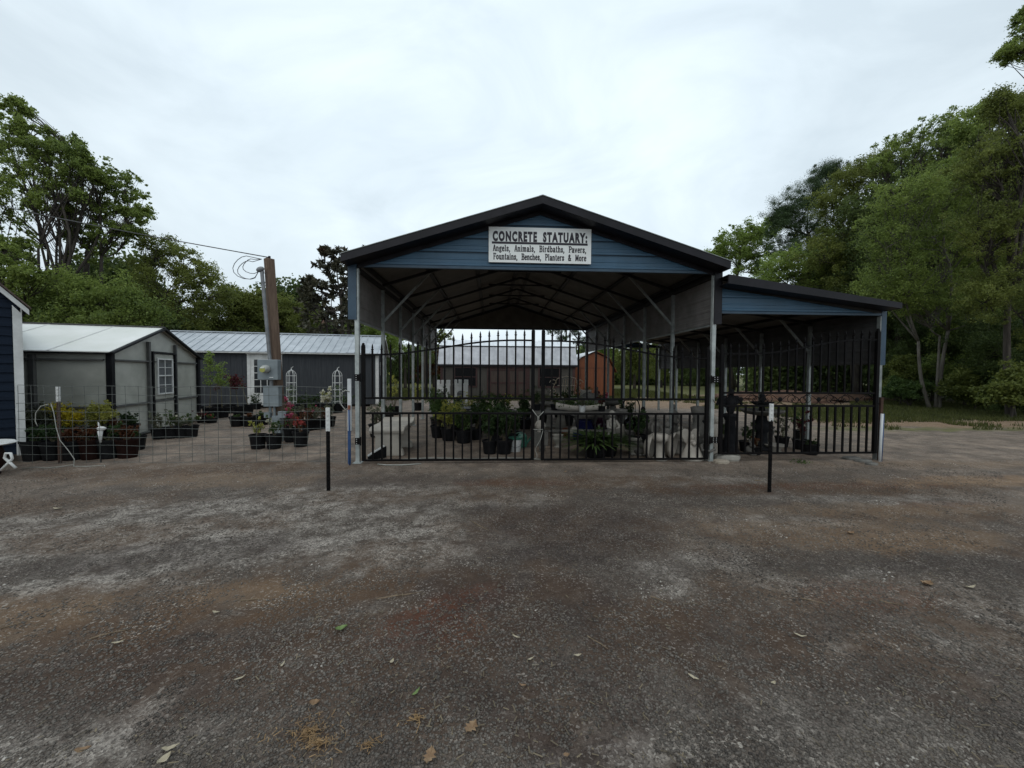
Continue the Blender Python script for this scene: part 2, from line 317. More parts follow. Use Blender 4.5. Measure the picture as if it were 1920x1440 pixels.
# what the surface is made of, zone by zone (stone dust, brown dirt, red clay, grass, sand)
x, y = co[:, 0], co[:, 1]
def blob(cx, cy, rx, ry, ang=0.0, soft=0.5, nz=0.5, k=0):
    ca, sa = math.cos(ang), math.sin(ang); dx, dy = x - cx, y - cy
    u = (dx * ca + dy * sa) / rx; v = (-dx * sa + dy * ca) / ry
    d = np.sqrt(u * u + v * v) + (fbm(x, y, 1.4 / max(min(rx, ry), 0.3), k) - 0.5) * nz * 2
    return sm((1 + soft / 2 - d) / soft)
def gp(px, py): p = G(px, py); return p.x, p.y
light = np.zeros(len(x)); brown = np.zeros(len(x)); red = np.zeros(len(x)); grass = np.zeros(len(x)); sand = np.zeros(len(x)); taupe = np.zeros(len(x))
for k, (px, py, rx, ry, ang, w) in enumerate([(500, 960, 2.0, .7, .25, .8), (250, 985, 2.2, .7, .3, .75), (760, 1020, 1.0, .42, .1, .9), (900, 935, 1.0, .35, 0, .6), (1240, 1080, .22, .3, 0, .8),
        (560, 1000, 1.3, .45, .3, .6), (80, 1100, 1.5, .32, .35, .8), (1560, 1130, .7, .22, -.2, .5), (1690, 940, 1.5, .3, -.2, .5), (1450, 985, 1.1, .25, 0, .5), (640, 1230, .35, .35, 0, .45),
        (380, 1330, .6, .22, .3, .6), (80, 1400, .8, .2, .3, .7), (1400, 1360, 1.4, .2, 0, .5), (1800, 1200, 1.0, .3, -.2, .55), (1230, 900, 1.6, .3, 0, .55), (1680, 1130, 1.0, .3, 0, .5), (1100, 1250, .5, .2, 0, .3), (1330, 1040, .25, .4, 0, .5)]):
    cx, cy = gp(px, py); light = np.maximum(light, blob(cx, cy, rx, ry, ang, 0.9, 0.9, k) * w)
for k, (px, py, rx, ry, ang, w) in enumerate([(470, 1130, 1.1, .4, .2, 1), (150, 1130, .9, .3, .2, .8), (1100, 905, 1.7, .35, 0, .8), (1620, 1010, 1.6, .3, -.1, .8), (1750, 960, 1.4, .25, 0, .7), (1500, 1150, 1.4, .4, 0, .7),
        (360, 880, 2.3, .45, .1, .8), (1040, 1090, .25, .35, 0, .6), (1550, 915, 2.4, .3, 0, .9), (800, 930, 1.8, .3, 0, .6), (250, 1230, 1.2, .3, .2, .5), (60, 950, 1.6, .35, .2, .6), (860, 1090, .4, .2, 0, .6), (1300, 1000, 1.2, .4, 0, .5), (560, 1230, 1.3, .35, .1, .7), (1250, 1180, 1.4, .4, 0, .6), (1000, 980, 1.0, .5, 0, .5), (700, 1040, .8, .25, .1, .5), (1650, 1230, 1.2, .3, 0, .5), (100, 1010, 1.8, .3, .2, .6), (880, 1330, .8, .2, 0, .5)]):
    cx, cy = gp(px, py); brown = np.maximum(brown, blob(cx, cy, rx, ry, ang, 0.8, 0.7, k + 2) * w)
for k, (px, py, rx, ry, ang, w) in enumerate([(830, 1150, .42, .17, .5, 1), (850, 1185, .25, .15, .4, .7), (960, 905, .8, .15, 0, .55), (1600, 910, 2.2, .14, 0, .6), (1640, 1115, .5, .18, 0, .45), (1850, 900, 1.6, .2, 0, .5), (1760, 945, .6, .12, 0, .5)]):
    cx, cy = gp(px, py); red = np.maximum(red, blob(cx, cy, rx, ry, ang, 0.8, 0.6, k + 4) * w)
taupe = sm((y - 4.6) / 2.2) * 0.85 + 0.0 * x
taupe = np.maximum(taupe, sm((x - 4.0) / 3.0) * sm((y - 2.6) / 2.0) * 0.7) * (0.75 + 0.5 * fbm(x, y, 0.8, 2))
taupe = np.maximum(taupe, sm((-x - 3.4) / 3.0) * sm((y - 3.4) / 2.5) * 0.7)
wob = (fbm(x, y, 0.5, 4) - 0.5) * 3.0
grass = np.maximum(grass, sm((y + wob * 1.2 - 21.5) / 1.6))
edge_r = 11.3 + wob * 0.5
grass = np.maximum(grass, sm((x - 10.6 + wob * 0.3) / 1.2) * sm((y - edge_r - 0.5) / 1.2))
grass = np.maximum(grass, sm((x - 8.0) / 2.0) * blob(12.0, 10.2, 3.4, 0.35, 0, 0.8, 1.2, 1) * 0.8)
sand = np.maximum(sand, sm((x - 9.5) / 1.5) * sm((y - edge_r + 1.1) / 0.5) * (1 - sm((y - edge_r - 0.6) / 0.5)) * 0.9)
sand = np.maximum(sand, sm((x - 4.2) / 2) * sm((y - 15.4 + wob * 0.2) / 1.5) * (1 - sm((y - 24) / 2)) * (1 - sm((x - 15) / 4)) * 0.95)
for k, (px, py, rx, ry, w) in enumerate([(1880, 902, 1.8, .22, .8), (1700, 1010, 1.2, .22, .45), (1800, 870, 2.4, .25, .4), (1560, 985, 1.2, .2, .35), (420, 900, 1.4, .35, .4), (470, 1110, .5, .14, .4), (30, 1150, .6, .2, .45), (1620, 955, 1.6, .2, .35)]):
    cx, cy = gp(px, py); sand = np.maximum(sand, blob(cx, cy, rx, ry, 0, 0.9, 0.8, k) * w)
grass = grass * (1 - sm((x - 4.2) / 2) * (1 - sm((y - 24) / 2)) * (1 - sm((x - 13) / 3)) * 0.85 * sm((y - 15) / 1))
strip = sm((y - 16.8 + wob * .3) / 1.0) * (1 - sm((y - 26.0) / 1.5)) * sm((x - 4.0) / 1.5) * (1 - sm((x - y * .98) / .8))
grass = grass * (1 - strip * .92); sand = np.maximum(sand, strip * .85)
damp = np.zeros(len(x))
for k, (px, py, rx, ry, ang, w) in enumerate([(1060, 990, .9, .75, .2, 1), (1000, 1130, .8, .5, 0, .9), (1000, 1290, 1.0, .3, 0, .9), (600, 1240, 1.0, .28, .2, .8), (330, 1240, 1.0, .25, .2, .8), (1300, 1180, 1.2, .3, 0, .7), (700, 900, 1.0, .25, 0, .6), (300, 1040, 1.3, .25, .2, .6), (1350, 920, 1.4, .2, 0, .6), (1650, 1290, 1.0, .22, 0, .6), (1750, 1060, 1.4, .18, -.1, .6), (150, 1290, .8, .2, .2, .7)]):
    cx, cy = gp(px, py); damp = np.maximum(damp, blob(cx, cy, rx, ry, ang, 1.0, 0.9, k + 1) * w)
light = light * (1 - .6 * damp)
for nm, arr in (('damp', damp), ('light', light), ('brown', brown), ('red', red), ('grass', grass), ('sand', sand), ('taupe', taupe)):
    at = me.attributes.new(nm, 'FLOAT', 'POINT'); at.data.foreach_set('value', np.clip(arr, 0, 1).astype(np.float32))
gm = bpy.data.materials.new('yard_ground'); gm.use_nodes = True; t = gm.node_tree; n = t.nodes; b = n['Principled BSDF']; LK = t.links.new
def N(kind, **kw):
    q = n.new(kind)
    for k_, v_ in kw.items(): q.inputs[k_].default_value = v_
    return q
geo = n.new('ShaderNodeNewGeometry')
def noise(scale, detail=4, rough=0.6):
    q = N('ShaderNodeTexNoise', Scale=scale, Detail=detail, Roughness=rough); LK(geo.outputs['Position'], q.inputs[0]); return q.outputs[0]
def ramp(src, p0, p1, c0=(0, 0, 0, 1), c1=(1, 1, 1, 1)):
    r = n.new('ShaderNodeValToRGB'); e = r.color_ramp.elements; e[0].position = p0; e[1].position = p1; e[0].color = c0; e[1].color = c1; LK(src, r.inputs[0]); return r.outputs[0]
def mixc(fac, c1_, c2_):
    q = n.new('ShaderNodeMix'); q.data_type = 'RGBA'
    for s_, v_ in ((6, c1_), (7, c2_)):
        if isinstance(v_, tuple): q.inputs[s_].default_value = v_
        else: LK(v_, q.inputs[s_])
    if isinstance(fac, float): q.inputs[0].default_value = fac
    else: LK(fac, q.inputs[0])
    return q.outputs[2]
def math_(op, a_, b_=None):
    q = n.new('ShaderNodeMath'); q.operation = op; q.use_clamp = op in ('ADD', 'MULTIPLY', 'SUBTRACT')
    for i_, v_ in ((0, a_), (1, b_)):
        if v_ is None: continue
        if isinstance(v_, (int, float)): q.inputs[i_].default_value = v_
        else: LK(v_, q.inputs[i_])
    return q.outputs[0]
def attr(nm): q = n.new('ShaderNodeAttribute'); q.attribute_name = nm; return q.outputs['Fac']
wn_ = N('ShaderNodeTexNoise', Scale=45.0, Detail=2.0); LK(geo.outputs['Position'], wn_.inputs[0])
wv_ = n.new('ShaderNodeVectorMath'); wv_.operation = 'MULTIPLY_ADD'; wv_.inputs[1].default_value = (.035, .035, .035); LK(wn_.outputs['Color'], wv_.inputs[0]); LK(geo.outputs['Position'], wv_.inputs[2])
vor = N('ShaderNodeTexVoronoi', Scale=95.0); LK(wv_.outputs[0], vor.inputs['Vector'])
vor2 = N('ShaderNodeTexVoronoi', Scale=26.0); LK(geo.outputs['Position'], vor2.inputs['Vector'])
fine = noise(120, 3); midn = noise(9, 5); big = noise(1.6, 5)
sepc = n.new('ShaderNodeSeparateColor'); LK(vor.outputs['Color'], sepc.inputs[0])
stone = ramp(sepc.outputs[0], 0.0, 1.0, (0.026, 0.021, 0.018, 1), (0.150, 0.128, 0.110, 1))
dark = mixc(ramp(midn, 0.35, 0.65), stone, mixc(fine, (0.022, 0.0165, 0.0135, 1), (0.092, 0.072, 0.060, 1)))
litestone = ramp(sepc.outputs[1], 0.0, 1.0, (0.09, 0.083, 0.077, 1), (0.52, 0.485, 0.445, 1))
breakup = ramp(noise(4.2, 8, 0.78), 0.42, 0.58)
lf = math_('MULTIPLY', attr('light'), breakup)
c = mixc(lf, dark, litestone)
tp = mixc(ramp(noise(2.6, 8, 0.72), 0.36, 0.64), (0.085, 0.061, 0.046, 1), (0.30, 0.235, 0.185, 1))
tp = mixc(ramp(fine, 0.3, 0.75), tp, mixc(0.5, tp, (0.20, 0.185, 0.17, 1)))
c = mixc(math_('MULTIPLY', attr('taupe'), ramp(big, 0.28, 0.55)), c, tp)
bn = mixc(fine, (0.040, 0.024, 0.0145, 1), (0.125, 0.080, 0.050, 1))
c = mixc(math_('MULTIPLY', attr('brown'), ramp(noise(3.3, 6), 0.30, 0.52)), c, bn)
c = mixc(math_('MULTIPLY', attr('red'), ramp(noise(14, 5), 0.3, 0.6)), c, mixc(fine, (0.060, 0.024, 0.013, 1), (0.135, 0.060, 0.036, 1)))
c = mixc(attr('sand'), c, mixc(ramp(midn, 0.3, 0.7), (0.13, 0.088, 0.055, 1), (0.26, 0.18, 0.115, 1)))
gr = mixc(ramp(noise(2.2, 5), 0.3, 0.7), (0.045, 0.058, 0.016, 1), (0.135, 0.140, 0.042, 1))
c = mixc(math_('MULTIPLY', attr('grass'), ramp(noise(4, 6), 0.2, 0.5)), c, gr)
# pale grit specks
spk = ramp(sepc.outputs[2], 0.86, 0.92); spk2 = math_('MULTIPLY', spk, ramp(noise(3.1, 5), 0.36, 0.62))
spk3 = math_('MULTIPLY', spk2, math_('SUBTRACT', 1.0, attr('grass')))
c = mixc(math_('MULTIPLY', spk3, 0.75), c, (0.36, 0.34, 0.31, 1))
tone = n.new('ShaderNodeVectorMath'); tone.operation = 'MULTIPLY'; tone.inputs[1].default_value = (1.20, 1.14, 1.07); LK(c, tone.inputs[0])
dampc = mixc(math_('MULTIPLY', attr('damp'), ramp(noise(3.7, 7, .7), .3, .55)), (1.04, 1.04, 1.04, 1), (.60, .565, .585, 1))
tone2 = n.new('ShaderNodeVectorMath'); tone2.operation = 'MULTIPLY'; LK(tone.outputs[0], tone2.inputs[0]); LK(dampc, tone2.inputs[1])
LK(tone2.outputs[0], b.inputs['Base Color'])
b.inputs['Specular IOR Level'].default_value = 0.3
rr = ramp(big, 0.3, 0.7, (0.72, 0.72, 0.72, 1), (0.95, 0.95, 0.95, 1)); LK(rr, b.inputs['Roughness'])
bp = N('ShaderNodeBump', Strength=0.75, Distance=0.012)
hh = math_('ADD', math_('MULTIPLY', vor.outputs['Distance'], 0.6), math_('MULTIPLY', fine, 0.4))
LK(hh, bp.inputs['Height'])
bp2 = N('ShaderNodeBump', Strength=0.5, Distance=0.06); LK(midn, bp2.inputs['Height']); LK(bp.outputs[0], bp2.inputs['Normal']); LK(bp2.outputs[0], b.inputs['Normal'])
me.materials.append(gm)

# loose gravel lying on the yard close by (nobody could count it)
def scatter_stones(name, cnt, xr, yr, s0, s1, mats, seed, power=1.0, flat=0.6):
    r = np.random.RandomState(seed)
    py = yr[0] + (yr[1] - yr[0]) * r.rand(cnt) ** power
    half = py * 1.38 + 0.3
    px = (r.rand(cnt) * 2 - 1) * half
    keep = (px > xr[0]) & (px < xr[1]); px, py = px[keep], py[keep]; cnt = len(px)
    dens = fbm(px, py, 2.2, 2) * 0.6 + fbm(px, py, 9, 1) * 0.5; keep = dens > np.percentile(dens, 22) ; px, py = px[keep], py[keep]; cnt = len(px)
    s = s0 + (s1 - s0) * r.rand(cnt) ** 2.0
    oc = np.array([(1, 0, 0), (0, 1, 0), (-1, 0, 0), (0, -1, 0), (0, 0, 1), (0, 0, -1)], float)
    vv = oc[None] * s[:, None, None] * (0.65 + 0.7 * r.rand(cnt, 6, 1)); vv[:, :, 2] *= flat
    a_ = r.rand(cnt) * 6.28; ca, sa = np.cos(a_)[:, None], np.sin(a_)[:, None]; tx = (r.rand(cnt) - .5)[:, None]
    x_ = vv[:, :, 0] * ca - vv[:, :, 1] * sa; y_ = vv[:, :, 0] * sa + vv[:, :, 1] * ca; z_ = vv[:, :, 2] + x_ * tx * 0.5
    z0 = gz(px, py) + s * 0.15
    V = np.stack([x_ + px[:, None], y_ + py[:, None], z_ + z0[:, None]], 2).reshape(-1, 3)
    F = np.array([(0, 1, 4), (1, 2, 4), (2, 3, 4), (3, 0, 4), (1, 0, 5), (2, 1, 5), (3, 2, 5), (0, 3, 5)])
    F = (F[None] + (np.arange(cnt) * 6)[:, None, None]).reshape(-1, 3)
    m = bpy.data.meshes.new(name); fill_mesh(m, V, F, 3); m.materials.append(mats)
    o = bpy.data.objects.new(name, m); col.objects.link(o); return o
stm = leafmat('gravel_stone', (0.034, 0.028, 0.024), (0.19, 0.165, 0.14), (0.70, 0.65, 0.58), trans=0.0, rough=0.85, nscale=1.2)
tag(scatter_stones('gravel', 170000, (-8, 8), (1.1, 6.2), 0.0022, 0.0100, stm, 3, 1.8), 'loose grey gravel chips scattered over the dark yard', 'gravel', kind='stuff')

# ---------------------------------------------------------------- leaf and plant helpers
rs = np.random.RandomState(5)
def leaf_arrays(cen, size, aspect=0.55, droop=None, outward=None):
    n_ = len(cen); d = rs.normal(size=(n_, 3)); d /= np.linalg.norm(d, axis=1)[:, None]
    if droop is not None: d[:, 2] = d[:, 2] * 0.5 + droop; d /= np.linalg.norm(d, axis=1)[:, None]
    if outward is not None: d = d * 0.5 + outward; d /= np.linalg.norm(d, axis=1)[:, None] + 1e-9
    e = rs.normal(size=(n_, 3)); s_ = np.cross(d, e); s_ /= np.linalg.norm(s_, axis=1)[:, None] + 1e-9
    L_ = size * (0.6 + 0.8 * rs.rand(n_))[:, None]; W_ = L_ * aspect
    return np.stack([cen - d * L_ * .5, cen + s_ * W_ * .5 - d * L_ * .05, cen + d * L_ * .5, cen - s_ * W_ * .5 - d * L_ * .05], 1)
def leaf_obj(name, quads_, m, parent):
    V = quads_.reshape(-1, 3); F = np.arange(len(V)).reshape(-1, 4)
    me_ = bpy.data.meshes.new(name); fill_mesh(me_, V, F, 4); me_.materials.append(m)
    o = bpy.data.objects.new(name, me_); col.objects.link(o)
    if parent is not None: o.parent = parent
    return o
def rv(s=1): return Vector((random.uniform(-s, s), random.uniform(-s, s), random.uniform(-s, s)))
def curve(a, b, bend=0.15, n_=5, sag=0):
    a = Vector(a); b = Vector(b); ln = (b - a).length; o1 = rv(bend * ln); pts = []
    for i in range(n_ + 1):
        t_ = i / n_; pts.append(a.lerp(b, t_) + o1 * math.sin(PI * t_) + Vector((0, 0, -sag * ln * math.sin(PI * t_))))
    return pts
def tree(name, label, base, stems, lobes, lmat, leaf=0.16, tips=26, per=70, seed=1, bmat=None, group=None, cat='tree', aspect=0.6, spread=0.23, twig=0.010, fork=None, tuft=False, dens=1.0):
    """base (x,y); stems [(dx,dy,forkx,forky,forkz,radius)], lobes [(x,y,z,rx,ry,rz)] in world metres"""
    random.seed(seed); rs.seed(seed)
    b0 = Vector((base[0], base[1], gzf(base[0], base[1])))
    root = thing(name, b0, label, cat, group)
    mb = MB(); forks = []
    for (dx, dy, fx, fy, fz, r) in stems:
        s0 = Vector((base[0] + dx, base[1] + dy, b0.z - 0.15)); f = Vector((fx, fy, fz))
        pts = curve(s0, f, 0.05, 6); mb.tube(pts, [r * (1.25 if i == 0 else 1 - 0.35 * i / 6) for i in range(7)], 8); forks.append((f, r * 0.65))
    cen = []; per_i = []
    for (cx, cy, cz, rx, ry, rz) in lobes:
        c_ = Vector((cx, cy, cz)); f, fr = min(forks, key=lambda q: (q[0] - c_).length)
        hub = c_ - Vector((0, 0, rz * 0.35)); pts = curve(f, hub, 0.2, 6); ln = (hub - f).length
        r1 = min(fr, 0.018 + 0.010 * ln)
        mb.tube(pts, [r1 * (1 - 0.6 * i / 6) for i in range(7)], 6)
        nt_ = max(5, int(tips))
        for k in range(nt_):
            u = Vector((random.gauss(0, 1), random.gauss(0, 1), random.gauss(0, 1))).normalized()
            rad = random.uniform(0.3, 1.0) ** 0.6 * random.uniform(0.8, 1.15) * (1.28 if random.random() < .16 else 1)
            tip = c_ + Vector((u.x * rx, u.y * ry, u.z * rz)) * rad
            st = pts[random.choice((3, 4, 5, 6))]
            bp_ = curve(st, tip, 0.12, 3); mb.tube(bp_, [twig * 2.2, twig * 1.6, twig, twig * .5], 3, cap=False)
            for q in range(3 if not tuft else 1):
                cc = tip + rv(1) * (spread * 1.6 * (rx + rz) * .5) * (q > 0)
                cen.append(cc)
    cen = np.array([tuple(c_) for c_ in cen]); nl = int(per * dens * (0.33 if not tuft else 1)) + 1
    rmean = np.mean([(l[3] + l[5]) * .5 for l in lobes])
    cl = np.repeat(cen, nl, 0); off = rs.normal(size=cl.shape); 
    if tuft:
        off /= np.linalg.norm(off, axis=1)[:, None]; pos = cl + off * leaf * 0.45
        Q = leaf_arrays(pos, leaf, aspect, outward=off * 1.5)
    else:
        rr_ = np.repeat(spread * rmean * (0.3 + 1.1 * rs.rand(len(cen))), nl)[:, None]
        off[:, 2] *= 0.75; pos = cl + off * rr_ * 0.6
        Q = leaf_arrays(pos, leaf, aspect)
    Q -= np.array(b0)[None, None]
    mb.build('trunk', bmat or bark, root, world=True, smooth=True)
    leaf_obj('crown', Q, lmat, root)
    return root
def lobes_px(lst, Yd, depth=0.8):
    """(px,py,rx_px,ry_px[,dY]) -> lobes at ground distance Yd"""
    out = []
    for q in lst:
        Yq = Yd + (q[4] if len(q) > 4 else 0); p = WY(q[0], q[1], Yq); s_ = (ray(q[0], q[1]).length and Yq / ray(q[0], q[1]).y) / FPX
        out.append((p.x, p.y, max(p.z, 0.6), q[2] * s_, q[2] * s_ * depth, q[3] * s_))
    return out
# ---------------------------------------------------------------- carport
XL, XR, YF, YB = -2.22, 3.83, 6.5, 15.5
EZ, RX, RZ, SL = 3.28, 0.80, 4.32, 0.312        # eave, ridge x, ridge z, roof slope
XO = 6.88                                        # outer line of the lean-to
def roofz(x): return RZ - SL * abs(x - RX)
def rib_profile(z0, z1, pitch=0.23, rib=0.018):
    out = []; z = z0
    while z < z1 - 1e-4:
        for dz, o_ in ((0.0, 0), (0.012, rib), (0.045, rib), (0.057, 0), (0.11, 0), (0.116, rib * .35), (0.135, rib * .35), (0.141, 0)):
            if z + dz < z1: out.append((z + dz, o_))
        z += pitch
    out.append((z1, 0)); return out
def ribbed(mb, prof, fl, fr, nrm):
    nrm = Vector(nrm); vs = []
    for z, o_ in prof: vs += [fl(z) + nrm * o_, fr(z) + nrm * o_]
    mb.add(vs, [(2 * i, 2 * i + 1, 2 * i + 3, 2 * i + 2) for i in range(len(prof) - 1)]); return mb
cp = thing('carport', (RX, YF, 0), 'large open metal carport with blue gables, black roof trim and a white sign', 'carport')
# roof sheets
mb = MB()
for s_ in (-1, 1):
    xe = RX + s_ * (3.15 if s_ < 0 else 3.10)
    a0, a1 = Vector((RX, 6.2, RZ)), Vector((RX, 15.72, RZ)); b0_, b1_ = Vector((xe, 6.2, roofz(xe))), Vector((xe, 15.72, roofz(xe)))
    ln = (b0_ - a0).length; n_ = Vector((SL * s_, 0, 1)).normalized()
    ribbed(mb, rib_profile(0, ln), lambda z, a=a0, b=b0_, l=ln: a.lerp(b, z / l), lambda z, a=a1, b=b1_, l=ln: a.lerp(b, z / l), n_)
    mb.prism([a0 - n_ * .012, b0_ - n_ * .012, b0_ - n_ * .004, a0 - n_ * .004], (0, 9.52, 0))
mb.build('roof', [blackroof], cp, world=True)
mb = MB()
for s_ in (-1, 1):
    xe = RX + s_ * (3.15 if s_ < 0 else 3.10)
    a0, b0_ = Vector((RX, 6.45, RZ - .02)), Vector((xe, 6.45, roofz(xe) - .02)); ln = (b0_ - a0).length; n_ = Vector((-SL * s_, 0, -1)).normalized()
    mb.prism([a0, b0_, b0_ + n_ * .006, a0 + n_ * .006], (0, 9.0, 0))
mb.build('roof_lining', galvroof, cp, world=True)
mb = MB(); mb.prism([(RX - .13, 6.17, RZ - .025), (RX - .05, 6.17, RZ + .018), (RX, 6.17, RZ + .032), (RX + .05, 6.17, RZ + .018), (RX + .13, 6.17, RZ - .025), (RX, 6.17, RZ + .012)], (0, 9.58, 0))
mb.build('ridge_cap', blackroof, cp, world=True)
for s_ in (-1, 1):
    xe = RX + s_ * (3.16 if s_ < 0 else 3.11); mb = MB()
    for y_, d_ in ((6.165, .03), (15.725, .03)):
        mb.prism([(RX, y_, RZ + .01), (xe, y_, roofz(xe) + .01), (xe, y_, roofz(xe) - .108), (RX, y_, RZ - .108)], (0, d_, 0))
        # soffit return back to the gable
    mb.prism([(RX, 6.197, RZ - .092), (xe, 6.197, roofz(xe) - .092), (xe, 6.197, roofz(xe) - .106), (RX, 6.197, RZ - .106)], (0, .29, 0))
    mb.prism([(RX, 6.468, RZ - .108), (xe, 6.468, roofz(xe) - .108), (xe - s_ * .1, 6.468, roofz(xe) - .150), (RX, 6.468, RZ - .165)], (0, .014, 0))
    mb.bb((xe - .012, 6.197, roofz(xe) - .10), (xe + .012, 15.72, roofz(xe) + .012))
    mb.build('fascia', blacktrim, cp, world=True)
    mb = MB(); mb.prism([(RX, 6.155, RZ + .014), (xe, 6.155, roofz(xe) + .014), (xe, 6.155, roofz(xe) + .024), (RX, 6.155, RZ + .024)], (0, .05, 0)); mb.build('drip_edge', galv, cp, world=True)  # pale strip added to draw the highlight along the metal roof edge
# gables
for y_, nm_ in ((YF, -1), (YB, 1)):
    mb = MB(); top = RZ - .115
    def fl(z, y=y_): return Vector((max(XL - .02, RX - (top - z) / SL), y, z))
    def fr(z, y=y_): return Vector((min(XR + .02, RX + (top - z) / SL), y, z))
    ribbed(mb, rib_profile(EZ, top - .005), fl, fr, (0, nm_, 0))
    mb.build('gable_panel', blueside, cp, world=True)
    mb = MB(); ribbed(mb, [(EZ + .004, 0), (top - .01, 0)], lambda z, y=y_: fl(z, y) - Vector((0, nm_ * .012, 0)), lambda z, y=y_: fr(z, y) - Vector((0, nm_ * .012, 0)), (0, 0, 0))
    mb.build('gable_lining', galvroof, cp, world=True)
    mb = MB(); mb.bb((XL - .04, y_ - .03, EZ - .045), (XR + .04, y_ + .03, EZ - .002)); mb.build('gable_rail', bluetrim, cp, world=True)
mb = MB()
for k in range(1, 5):
    z_ = EZ + .23 * k - .004; w_ = (RZ - .16 - z_) / SL
    if w_ > .2: mb.bb((max(XL, RX - w_), YF - .022, z_ - .004), (min(XR, RX + w_), YF - .019, z_ + .004))
mb.build('panel_seam', blacktrim, cp, world=True)
# side panels
for x_, s_, zb in ((XL - .035, -1, 2.38), (XR + .035, 1, 2.38)):
    mb = MB(); ribbed(mb, rib_profile(zb, EZ - .02), lambda z: Vector((x_, YF, z)), lambda z: Vector((x_, YB, z)), (s_, 0, 0)); mb.build('side_panel', blueside, cp, world=True)
    mb = MB(); xi = x_ - s_ * .008; ribbed(mb, rib_profile(zb, EZ - .02, .23, .010), lambda z: Vector((xi, YF + .01, z)), lambda z: Vector((xi, YB - .01, z)), (-s_, 0, 0)); mb.build('side_lining', galvwall, cp, world=True)
    mb = MB(); mb.bb((x_ - .02, YF, zb - .03), (x_ + .02, YB, zb - .001)); mb.build('bottom_trim', galv, cp, world=True)
    mb = MB(); mb.bb((x_ + .02 * s_ - .075, YF - .055, 2.37), (x_ + .02 * s_ + .06, YF - .036, EZ + .04)); mb.bb((x_ + .01, YF - .036, 2.37), (x_ + .03 * s_ + .02, YF + .05, EZ + .04)); mb.build('corner_trim', bluetrim if s_ < 0 else blacktrim, cp, world=True)
    mb = MB(); mb.bb((x_ - .03, YB - .03, 2.36), (x_ + .03, YB + .03, EZ)); mb.build('corner_trim', bluetrim if s_ < 0 else blacktrim, cp, world=True)
# legs, rafters, braces: one frame every metre and a half
for k in range(7):
    y_ = YF + 1.5 * k
    for x_, s_ in ((XL, 1), (XR, -1)):
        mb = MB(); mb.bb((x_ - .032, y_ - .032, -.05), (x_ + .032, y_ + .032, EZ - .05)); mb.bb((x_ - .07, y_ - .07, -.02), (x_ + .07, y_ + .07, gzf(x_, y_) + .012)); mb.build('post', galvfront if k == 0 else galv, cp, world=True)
        if k:
            mb = MB(); xb = x_ + s_ * .95; mb.bar((x_ + s_ * .03, y_, 2.55), (xb, y_, roofz(xb) - .12), .03, .045); mb.build('brace', galv, cp, world=True)
    mb = MB()
    for s_ in (-1, 1):
        xe = XL if s_ < 0 else XR; mb.bar((RX, y_, RZ - .11), (xe, y_, roofz(xe) - .11), .055, .055, side=(0, 1, 0))
    mb.build('rafter', darksteel, cp, world=True)
    if 0 < k < 6:
        mb = MB(); mb.bar((RX - .9, y_, RZ - .32), (RX + .9, y_, RZ - .32), .04); mb.build('collar_tie', darksteel, cp, world=True)
for s_ in (-1, 1):
    for d_ in (.18, 1.15, 2.1, 2.98):
        xx = RX + s_ * d_; mb = MB(); mb.bb((xx - .045, YF + .02, roofz(xx) - .078), (xx + .045, YB - .02, roofz(xx) - .035)); mb.build('purlin', darksteel, cp, world=True)
for x_ in (XL, XR):
    mb = MB(); mb.bb((x_ - .035, YF + .03, EZ - .11), (x_ + .035, YB - .03, EZ - .045)); mb.build('top_rail', darksteel, cp, world=True)
# small screws in the corner trim
mb = MB()
for z_ in (2.45, 2.72, 3.0, 3.2):
    for x_ in (XL - .065, XR + .065): mb.ball((x_, YF - .038, z_), .008, 6, 4)
mb.build('screw', whitepaint, cp, world=True)

# lean-to on the right-hand side
lt = thing('lean_to_roof', (XO, YF, 0), 'lean-to with a low sloping black roof on the right side of the carport', 'lean-to')
def lz(x): return 3.15 - (x - 3.86) * 0.138
x0_, x1_ = XR + .06, XO + .045
mb = MB(); a0, b0_, a1, b1_ = [Vector(q) for q in ((x0_, 6.22, lz(x0_)), (x1_, 6.22, lz(x1_)), (x0_, 15.7, lz(x0_)), (x1_, 15.7, lz(x1_)))]
ln = (b0_ - a0).length; ribbed(mb, rib_profile(0, ln), lambda z: a0.lerp(b0_, z / ln), lambda z: a1.lerp(b1_, z / ln), Vector((.138, 0, 1)).normalized())
mb.build('roof', blackroof, lt, world=True)
mb = MB(); mb.prism([a0 + Vector((0, .25, -.03)), b0_ + Vector((0, .25, -.03)), b0_ + Vector((0, .25, -.02)), a0 + Vector((0, .25, -.02))], (0, 9.0, 0)); mb.build('roof_lining', galvroof, lt, world=True)
mb = MB()
mb.prism([(x0_, 6.19, lz(x0_) + .012), (x1_ + .01, 6.19, lz(x1_) + .012), (x1_ + .01, 6.19, lz(x1_) - .085), (x0_, 6.19, lz(x0_) - .135)], (0, .028, 0))
mb.prism([(x0_, 6.22, lz(x0_) - .115), (x1_, 6.22, lz(x1_) - .07), (x1_, 6.22, lz(x1_) - .085), (x0_, 6.22, lz(x0_) - .135)], (0, .27, 0))
mb.bb((x1_ - .012, 6.22, lz(x1_) - .09), (x1_ + .012, 15.7, lz(x1_) + .01)); mb.build('fascia', blacktrim, lt, world=True)
